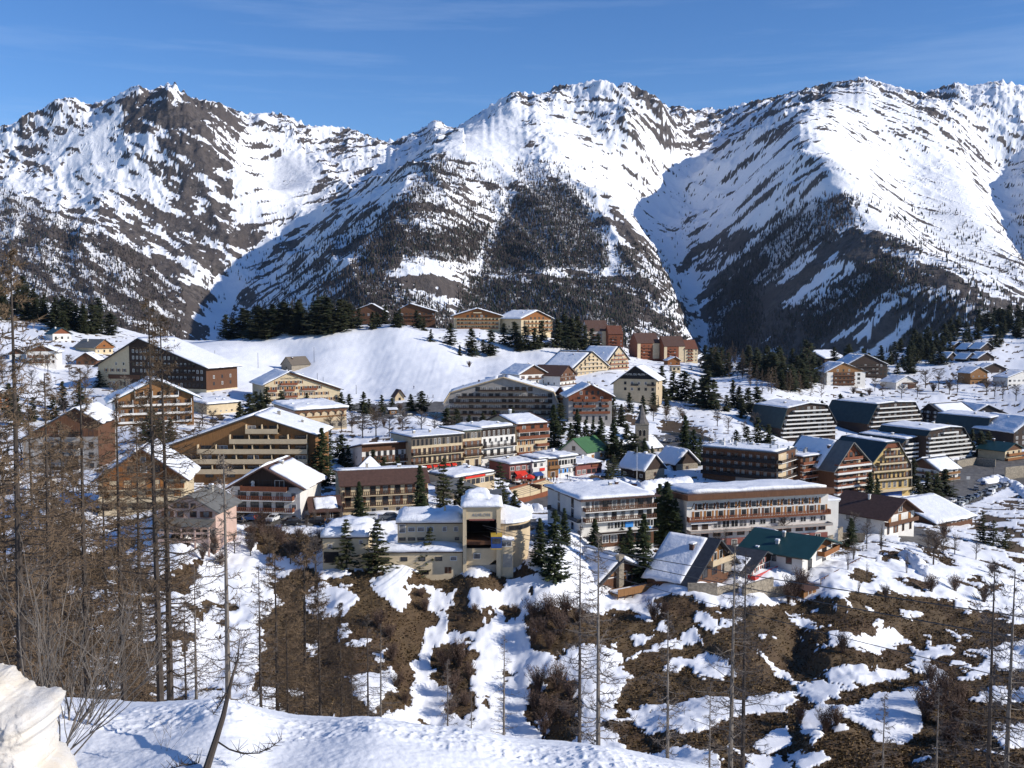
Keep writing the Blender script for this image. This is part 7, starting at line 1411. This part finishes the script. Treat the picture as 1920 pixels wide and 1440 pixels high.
CL = {k: simple(k + '_clothes', c, .9, .2, 3) for k, c in dict(black=(.015, .015, .02), navy=(.02, .03, .08), red=(.35, .03, .03), white=(.6, .6, .6), yellow=(.5, .33, .06), teal=(.03, .2, .22), grey=(.12, .12, .13)).items()}
SKIN = simple('skin', (.42, .25, .18), .7, .1, 3); HAIR = simple('hair', (.03, .02, .015), .8, .3, 5)
PERS = {}
def person(px, py, top, legs, pose, label, group=None, rz=None, d=None):
    k = (top, legs, pose)
    if k not in PERS: PERS[k] = person_mesh(pose, [CL[legs], CL[top], SKIN, HAIR], len(PERS))
    p = hit(px, py, 190); o = bpy.data.objects.new('person', PERS[k]); COL.objects.link(o); o.location = p; o.rotation_euler = (0, 0, trng.uniform(0, 6.28) if rz is None else rz); tag(o, label, 'person', group); return o
for a in ((977, 915, 'white', 'black', 'stand', 'person in white jacket and black trousers beside the lamp post'), (982, 914, 'navy', 'black', 'walk', 'person in navy walking below the red tent'), (996, 911, 'black', 'navy', 'stand', 'person in black at the right corner of the red tent'), (1000, 910, 'teal', 'black', 'walk', 'person in teal jacket walking past the red tent'), (1007, 909, 'yellow', 'grey', 'stand', 'person in yellow jacket on the square'), (1011, 909, 'grey', 'grey', 'walk', 'person in grey next to the one in yellow'), (1016, 908, 'white', 'navy', 'stand', 'person in white top before the white-fronted shop'), (1022, 907, 'black', 'black', 'stand', 'person all in black before the timber shop'), (1026, 907, 'white', 'black', 'walk', 'person in white jacket stepping away from the person in black'), (1033, 905, 'yellow', 'black', 'stand', 'person in yellow under the timber shop balcony'), (1038, 904, 'grey', 'black', 'stand', 'person in grey under the timber shop balcony'), (1044, 904, 'red', 'black', 'walk', 'person in red jacket before the blue-framed shop'), (1064, 901, 'navy', 'grey', 'stand', 'person in navy before the right end of the shop row'), (988, 913, 'black', 'grey', 'stand', 'person in black jacket and grey trousers under the red tent'), (1070, 908, 'grey', 'navy', 'walk', 'person in grey walking along the snow wall'), (890, 945, 'black', 'white', 'walk', 'person in black and white walking near the snack terrace')):
    person(*a)
def skier(px, py, top, lb):
    o = person(px, py, top, 'black', 'walk', lb); m = MB()
    for s in (-1, 1): m.box(s * .12 - .05, -1.0, -.02, s * .12 + .05, .8, .03)
    for s in (-1, 1): m.tube([(s * .3, -.15, .85), (s * .42, .2, .0)], .02, 4)
    q = m.build('skis', CL['navy'], o); return o
skier(776, 729, 'navy', 'skier in navy gliding down the right of the piste'); skier(802, 748, 'black', 'skier in black, left of two at the foot of the piste'); skier(812, 746, 'grey', 'skier in grey, right of two at the foot of the piste')
# ------------------------------------------------------------ street furniture and square
p = hit(966, 912, 200); e = empty('party_tent', p, R(-8)); tag(e, 'bright red tent canopy on posts over the bar terrace', 'tent'); m = MB(); w = 5.6
for sx_ in (0, 1):
    x0 = sx_ * w * .5; m.poly([(x0, 0, 2.3), (x0 + w * .5, 0, 2.3), (x0 + w * .25, 1.8, 3.3)]); m.poly([(x0 + w * .5, 0, 2.3), (x0 + w * .5, 3.6, 2.3), (x0 + w * .25, 1.8, 3.3)]); m.poly([(x0 + w * .5, 3.6, 2.3), (x0, 3.6, 2.3), (x0 + w * .25, 1.8, 3.3)]); m.poly([(x0, 3.6, 2.3), (x0, 0, 2.3), (x0 + w * .25, 1.8, 3.3)])
m.box(0, -.03, 2.0, w, 0, 2.3); m.box(w, 0, 2.0, w + .03, 3.6, 2.3); m.build('canopy', MT['redcloth'], e)
for x in (.05, w * .5, w - .05):
    for y in (.05, 3.5): m = MB(); m.tube([(x, y, -.3), (x, y, 2.3)], .05, 6); m.build('post', MT['metal'], e)
def post(name, px, pyb, pyt, r, mat, lb, cat, grp=None, top=None, D=None):
    p = hit(px, pyb, 190) if D is None else at(px, pyb, D); h_ = at(px, pyt, p.y).z - p.z; e = empty(name, p); tag(e, lb, cat, grp); m = MB(); m.tube([(0, 0, -.5), (0, 0, h_ * .5), (0, 0, h_)], [r, r * .85, r * .6], 7); m.build('pole', MT[mat], e)
    if top == 'lamp':
        m = MB(); m.tube([(0, 0, h_), (0, -.5, h_ + .15), (0, -1.1, h_ + .1)], .04, 5); m.build('arm', MT[mat], e); m = MB(); m.box(-.14, -1.5, h_ + .02, .14, -.9, h_ + .14); m.build('lamp_head', MT['metal'], e)
    if top == 'globes':
        for s in (-1, 1):
            m = MB(); m.tube([(0, 0, h_ - .5), (s * .5, 0, h_ - .4)], .03, 5); m.tube([(s * .5, 0, h_ - .4), (s * .5, 0, h_ - .25), (s * .5, 0, h_ - .05), (s * .5, 0, h_ + .05)], [.05, .2, .18, .03], 8); m.build('lantern', MT['frame_w'], e)
    return e, h_
post('flagpole', 1194, 908, 838, .09, 'frame_w', 'tall white flagpole before the stone cottage', 'flagpole'); post('lamp_post', 984, 916, 893, .06, 'metal', 'grey double-headed lamp post in front of the red tent', 'lamp post', None, 'globes'); post('lamp_post', 1068, 903, 884, .06, 'metal', 'lamp post at the right end of the shop row', 'lamp post', None, 'globes')
post('lamp_post', 1050, 903, 862, .06, 'iron', 'tall thin lamp post before the blue-framed shop', 'lamp post', None, 'lamp'); post('lamp_post', 994, 938, 905, .06, 'iron', 'dark lamp post standing on the bench steps', 'lamp post', None, 'globes'); post('lamp_post', 897, 892, 850, .06, 'metal', 'thin lamp post before the white hotel', 'lamp post', None, 'lamp')
for i, (x, yb, yt, lb) in enumerate(((403, 680, 657, 'thin lift pole left of the old barn, nearest the huge dark hotel'), (484, 692, 661, 'thin lift pole between the dark hotel and the old barn'), (589, 680, 651, 'thin lift pole right behind the old barn'), (595, 716, 699, 'short lift pole above the bargeboard of the cream chalet hotel'), (606, 722, 707, 'second short lift pole above the cream chalet hotel'), (668, 740, 722, 'lift pole with bent top at the foot of the piste'))): post('lift_pole', x, yb, yt, .14, 'iron', lb, 'pole', None, 'lamp' if i == 5 else None)
post('lamp_post', 1787, 945, 895, .07, 'iron', 'dark lamp post at the corner of the car park', 'lamp post', None, 'lamp'); post('lamp_post', 1862, 905, 872, .07, 'iron', 'dark lamp post on the gravel island before the stone wall', 'lamp post', None, 'lamp'); post('lamp_post', 1577, 960, 908, .07, 'metal', 'lamp post at the foot of the striped tower', 'lamp post', None, 'lamp')
e, h_ = post('road_sign', 1815, 915, 894, .05, 'metal', 'white square sign on a post beside the car-park road', 'sign'); m = MB(); m.box(-.7, -.06, h_ - 1.0, .7, 0, h_ + .2); m.build('sign_panel', MT['frame_w'], e)
e, h_ = post('road_sign', 480, 984, 969, .04, 'metal', 'round red road sign among the parked cars by the chalet', 'sign'); m = MB(); m.tube([(0, -.06, h_), (0, -.03, h_)], .45, 16, 0); m.box(-.3, -.07, h_ - .08, .3, -.06, h_ + .08, 1); m.build('sign_disc', [MT['redcloth'], MT['frame_w']], e)
# bench steps, rink boards and snow walls
p0, p1 = hit(966, 934, 200), hit(1042, 916, 200); e = empty('bench_steps', p0 + Vector((0, 0, .3)), math.atan2(p1.y - p0.y, p1.x - p0.x)); tag(e, 'cream tiered bench steps with rust-red back boards above the ice rink', 'bleachers'); LW = (p1 - p0).length; m = MB()
for i in range(5): m.box(0, -.8 + i * .9, -2, LW, .1 + i * .9 - .004, .15 + .24 * i)
m.build('steps', MT['cream'], e); m = MB(); m.box(-.1, 3.75, -2, LW, 3.95, 1.75); m.build('back_board', MT['rust'], e); m = MB(); m.box(LW * .55, -.85, -1.9, LW * .58, 3.7, 1.5); m.build('stair_rail', MT['brown'], e)
m = MB(); pts = [hit(x, y, 200) for x, y in ((968, 944), (1000, 936), (1040, 925), (1080, 917), (1120, 913), (1165, 913), (1200, 918))]
for a, b in zip(pts, pts[1:]): d = (b - a); m.obox(a - Vector((0, 0, .6)), d, Vector((d.y, -d.x, 0)).normalized() * -.12, (0, 0, 1.75))
o = m.build('rink_boards', MT['rust']); tag(o, 'curved rust-red boards around the ice rink below the bench steps', 'boards')
def snow_wall(pxs, w, hh, lb, seed, name='snow_bank', mat=None, cat='snow bank'):
    pts = [hit(x, y, 190) for x, y in pxs]; P = [pts[0]]
    for a, b in zip(pts, pts[1:]): n_ = max(2, int((b - a).length / .5)); P += [a.lerp(b, (i + 1) / n_) for i in range(n_)]
    rows = []; g = np.random.default_rng(seed)
    for i, q in enumerate(P):
        d = (P[min(i + 1, len(P) - 1)] - P[max(i - 1, 0)]); s = Vector((-d.y, d.x, 0)).normalized(); e_ = min(1, min(i, len(P) - 1 - i) / 3 + .15)
        rows.append([q + s * w * (k / 5 - 1) * e_ + Vector((0, 0, -.6 + (hh * e_ + .6) * (max(0, 1 - (k / 5 - 1) ** 2)) ** .6 * (.7 + .6 * float(vnoise(q.x * .9 + k * .6, q.y * .9, seed)))) ) for k in range(11)])
    V = np.array([[tuple(v) for v in r] for r in rows]).reshape(-1, 3); o = link(name, np_mesh(name, V, grid_faces(len(rows), 11)), mat or MT['snow'], None, None, True); tag(o, lb, cat); return o
snow_wall([(1048, 919), (1080, 914), (1120, 908), (1160, 907), (1210, 917)], 2.0, 1.7, 'long ploughed snow wall curving behind the ice rink', 1)
snow_wall([(1195, 920), (1240, 910), (1300, 905)], 2.5, 1.8, 'ploughed snow wall continuing right below the flagpole', 2); snow_wall([(945, 925), (955, 940), (968, 955), (980, 962)], 1.8, 2.2, 'dirty snow heap left of the bench steps', 3); snow_wall([(972, 962), (995, 958), (1020, 962)], 1.6, 1.6, 'dirty snow heap below the bench steps', 4)
snow_wall([(1840, 905), (1870, 900), (1905, 912), (1935, 940)], 2.5, 1.6, 'snow ridge along the outer edge of the car park', 5); snow_wall([(690, 992), (740, 990), (780, 992)], 1.4, 1.2, 'low snow heap along the parking strip before the beige hotel', 6); snow_wall([(1690, 1040), (1720, 1060), (1740, 1085)], 2.0, 1.5, 'lumpy snow tongue running down from the brown-roofed chalet', 7)
snow_wall([(1245, 888), (1265, 878), (1290, 874)], 1.5, 1.2, 'snow ridge before the right stone cottage', 8)
def wall(pxs, hh, lb, thick=.5, mat='stone', name='stone_wall', cat='wall'):
    pts = [hit(x, y, 150) for x, y in pxs]; m = MB()
    for a, b in zip(pts, pts[1:]): d = b - a; d.z = 0; m.obox(Vector((a.x, a.y, min(a.z, b.z) - 2)), d, Vector((-d.y, d.x, 0)).normalized() * thick, (0, 0, hh + 2 + abs(a.z - b.z)))
    o = m.build(name, MT[mat]); tag(o, lb, cat); return o
wall([(1885, 900), (1920, 895), (1990, 893)], 5.0, 'tall pale stone retaining wall at the right picture edge'); wall([(1795, 878), (1830, 872), (1866, 876)], 3.2, 'rubble retaining wall below the striped residences'); wall([(1290, 1112), (1345, 1118), (1385, 1112)], 1.6, 'dry-stone terrace wall below the A-frame chalet'); wall([(1395, 1118), (1450, 1122), (1485, 1118)], 2.0, 'dry-stone terrace wall below the small dark chalet'); wall([(1545, 1030), (1580, 1018), (1622, 1012)], 1.6, 'low stone wall along the car ramp'); wall([(1240, 812), (1290, 818), (1335, 830)], 1.0, 'low earth-coloured wall edging the church square', .6)
m = MB(); a, b = hit(1556, 1030, 200), hit(1600, 1014, 200)
for i in range(14): q = a.lerp(b, i / 13); m.box(q.x - .07, q.y - .07, q.z, q.x + .07, q.y + .07, q.z + 1.0)
m.tube([a + Vector((0, 0, 1)), b + Vector((0, 0, 1))], .07, 5); m.tube([a + Vector((0, 0, .5)), b + Vector((0, 0, .5))], .05, 5); o = m.build('terrace_fence', MT['frame_w']); tag(o, 'white post fence along the car terrace right of the long hotel', 'fence')
m = MB(); a, b = hit(1540, 1052, 200), hit(1625, 1030, 200)
for i in range(12): q = a.lerp(b, i / 11); m.box(q.x - .08, q.y - .08, q.z - .3, q.x + .08, q.y + .08, q.z + 1.1)
for z in (.4, .9): m.tube([a + Vector((0, 0, z)), b + Vector((0, 0, z))], .06, 5)
o = m.build('timber_fence', MT['greywood']); tag(o, 'grey timber rail fence along the snowy path below the ramp', 'fence')
p = hit(826, 785, 300); e = empty('tennis_fence', p); tag(e, 'pale teal windbreak fence beside the grey residence', 'fence'); m = MB(); m.box(-8, 0, -.5, 3, .12, 2.6); m.box(3, 0, -.5, 3.12, 6, 2.6); m.build('panel', simple('teal_mesh', (.22, .36, .36), .9, .1, 1), e); m = MB()
for i in range(8): m.tube([(-8 + i * 1.57, -.06, -.5), (-8 + i * 1.57, -.06, 2.9)], .06, 5)
m.build('posts', MT['metal'], e)
# ------------------------------------------------------------ close foreground
def chunk_mat():
    m, nt, b = new_mat('dirty_snow'); n1 = noise_n(nt, 3.2, 5, .62); n2 = noise_n(nt, 34, 4, .75); n3 = noise_n(nt, 9, 4, .6)
    c = mixc(nt, ramp(nt, n1, .36, .66), (.62, .60, .57), (.62, .55, .45)); c = mixc(nt, math_n(nt, 'MULTIPLY', ramp(nt, n2, .60, .72), .55), c, (.28, .21, .15)); c = mixc(nt, math_n(nt, 'MULTIPLY', ramp(nt, n3, .55, .75), .5), c, (.68, .66, .63))
    nt.links.new(c, b.inputs['Base Color']); b.inputs['Roughness'].default_value = .55; bump(nt, b, math_n(nt, 'ADD', n2, n3), .5, .012); return m
OUT = [(-330,1215),(-200,1225),(-90,1240),(-20,1252),(8,1256),(24,1266),(40,1284),(58,1294),(82,1299),(100,1302),(116,1312),(112,1326),(103,1337),(108,1350),(99,1362),(96,1380),(103,1398),(108,1412),(104,1422),(132,1436),(150,1470),(140,1560),(0,1600),(-330,1600)]
Dk = 5.6; cpt = (-90, 1400); nth, nph = 520, 120; ths = np.linspace(-math.pi, math.pi, nth, endpoint=False); og = [(x - cpt[0], cpt[1] - y) for x, y in OUT]
ang = np.array([math.atan2(b_, a_) for a_, b_ in og]); rad = np.array([math.hypot(a_, b_) for a_, b_ in og]) * .965; o_ = np.argsort(ang); ang, rad = ang[o_], rad[o_]
rr = np.interp(ths, np.concatenate([ang - 2 * math.pi, ang, ang + 2 * math.pi]), np.tile(rad, 3))
c0 = at(cpt[0], cpt[1], Dk); kk = Dk / F; V = []
for j in range(nph):
    ph = -math.pi / 2 + math.pi * j / (nph - 1); f = abs(math.cos(ph)) ** .38; d = .30 * math.sin(ph) * (abs(math.sin(ph)) ** -.3 if abs(math.sin(ph)) > 1e-6 else 1)
    x = c0.x + np.cos(ths) * rr * f * kk; z = c0.z + np.sin(ths) * rr * f * kk; y = np.full(nth, Dk + d)
    V.append(np.stack([x, y, z], -1))
V = np.array(V); n1 = fbm(V[..., 0] / .09 + V[..., 1] * 3, V[..., 2] / .09, 4, 77) - .5; n2 = fbm(V[..., 0] / .025, V[..., 2] / .025 + V[..., 1] * 9, 3, 78) - .5
n3 = fbm(V[..., 0] / .008 + V[..., 1] * 20, V[..., 2] / .008, 3, 79) - .5; V[..., 1] += n1 * .09 + n2 * .02 + n3 * .008; rad_dir = V - np.array([c0.x, Dk, c0.z]); rl = np.linalg.norm(rad_dir, axis=-1, keepdims=True) + 1e-6; V += rad_dir / rl * (n1 * .030 + n2 * .012 + n3 * .006)[..., None]
fc = []; 
for j in range(nph - 1):
    i = np.arange(nth); fc.append(np.stack([j * nth + i, j * nth + (i + 1) % nth, (j + 1) * nth + (i + 1) % nth, (j + 1) * nth + i], 1))
o = link('snow_chunk', np_mesh('snow_chunk', V.reshape(-1, 3), np.concatenate(fc)), chunk_mat(), None, None, True); tag(o, 'big jagged lump of cream dirty ploughed snow in the lower left corner', 'snow lump')
# bent sapling leaning out of the snow bank
m = MB(); P = [at(x, y, d) for x, y, d in ((372,1490,8.9),(388,1440,9.3),(404,1390,9.8),(418,1345,10.3),(426,1310,10.7),(436,1268,11.0),(446,1235,11.2),(449,1200,11.2))]; e = empty('bent_sapling', P[0]); tag(e, 'bent young tree leaning out of the snow bank in front of the slim larch', 'tree')
def loc(pts): return [p - P[0] for p in pts]
m.tube(loc(P), [.040, .036, .032, .028, .023, .016, .010, .005], 7); m.build('trunk', M_BARK, e); g = random.Random(9); m = MB()
def bough(pts, r):
    q = loc(pts); m = MB(); m.tube(q, [r * (1 - .8 * i / (len(q) - 1)) for i in range(len(q))], 4, 0, cap=False)
    for i in range(8 * len(q)):
        s = g.uniform(.3, 1) * (len(q) - 1); k = min(len(q) - 2, int(s)); o2 = q[k].lerp(q[k + 1], s - k); v = Vector((g.uniform(-.6, 1), g.uniform(-.6, .6), g.uniform(-.2, 1))).normalized(); m.tube([o2, o2 + v * g.uniform(.04, .16)], [.004, .0015], 3, 0, cap=False)
    m.build('branch', M_BARK, e)
bough([at(410, 1392, 9.9), at(430, 1405, 9.8), at(455, 1413, 9.7), at(485, 1412, 9.6), at(510, 1400, 9.5), at(528, 1386, 9.5)], .012); bough([at(400, 1440, 9.8), at(370, 1432, 9.6), at(345, 1434, 9.5), at(310, 1443, 9.4)], .012)
bough([at(424, 1300, 10.0), at(412, 1320, 10.0), at(400, 1340, 9.9)], .012); bough([at(430, 1285, 11.0), at(440, 1255, 11.2), at(443, 1225, 11.3)], .01); bough([at(440, 1250, 11.1), at(455, 1225, 11.2), at(460, 1205, 11.3)], .008)
# pale bare shrub beside the snow lump
def near_shrub(px, py, D, seed, n, H, lb, lean=(0, 0), grp=None):
    g = random.Random(seed); p = at(px, py, D); p.z = min(p.z, gz(p.x, D) + .05); e = empty('bare_shrub', p); tag(e, lb, 'shrub', grp); m = MB()
    def grow(o, v, L, r, dep):
        pts = [o]; 
        for k in range(5): v = (v + Vector((g.uniform(-.16, .16), g.uniform(-.16, .16), g.uniform(-.06, .12)))).normalized(); pts.append(pts[-1] + v * L / 5)
        m.tube(pts, [r * (1 - .7 * k / 5) for k in range(6)], 4 if dep < 2 else 3, 0, cap=False)
        if dep < 3:
            for q in range(4 if dep == 0 else 3): k = g.randint(1, 5); w = (v + Vector((g.uniform(-.9, .9), g.uniform(-.5, .5), g.uniform(-.1, .8)))).normalized(); grow(pts[k], w, L * g.uniform(.35, .6), r * .5, dep + 1)
    for i in range(n): grow(Vector((g.uniform(-.06, .06), g.uniform(-.06, .06), -.15)), Vector((g.uniform(-.7, .7) + lean[0], g.uniform(-.3, .5) + lean[1], 1)).normalized(), H * g.uniform(.6, 1.1), .013 * H / 1.6, 0)
    m.build('stems', M_BARKL, e); return e
near_shrub(108, 1412, 10.3, 1, 9, 1.25, 'pale bare shrub with long arching stems growing right beside the snow lump', (.30, 0)); near_shrub(78, 1352, 11.5, 2, 7, 1.6, 'pale bare shrub behind the snow lump reaching up into the brown wood', (-.15, .1)); near_shrub(128, 1352, 11.6, 3, 6, 1.5, 'pale upright shrub on the lip of the snow bank', (.1, .1)); near_shrub(160, 1352, 11.7, 5, 5, 1.3, 'sparse pale shrub right of the upright one on the snow bank lip', (.35, 0))
near_shrub(300, 1430, 10.2, 8, 2, .55, 'few thin twigs poking through the road-side snow', (.6, 0))
# low dark bough entering at the bottom edge
m = MB(); P2 = [at(x, y, 18) for x, y in ((1112,1437),(1085,1430),(1055,1425),(1025,1428),(995,1434),(965,1445),(930,1462))]; m.tube(P2, [.03, .028, .025, .02, .016, .01, .006], 5); o = m.build('fallen_bough', M_BARK); tag(o, 'thin dark bough arching over the snow at the bottom edge beside the pale larch', 'branch')

# ------------------------------------------------------------ mountain air
def haze():
    m = bpy.data.materials.new('mountain_air'); m.use_nodes = True; nt = m.node_tree; nt.nodes.clear()
    o = nt.nodes.new('ShaderNodeOutputMaterial'); v = nt.nodes.new('ShaderNodeVolumePrincipled'); v.inputs['Color'].default_value = (.55, .72, 1, 1); v.inputs['Density'].default_value = 1.4e-5; v.inputs['Anisotropy'].default_value = .2
    nt.links.new(v.outputs['Volume'], o.inputs['Volume']); zb = float(min(GZ.min(), MZ.min())) - 1; zt = float(MZ.max()) + 60
    b = MB(); b.box(-6500, -300, zb, 6500, 6400, zt); h = b.build('haze', m); h['kind'] = 'stuff'
haze()
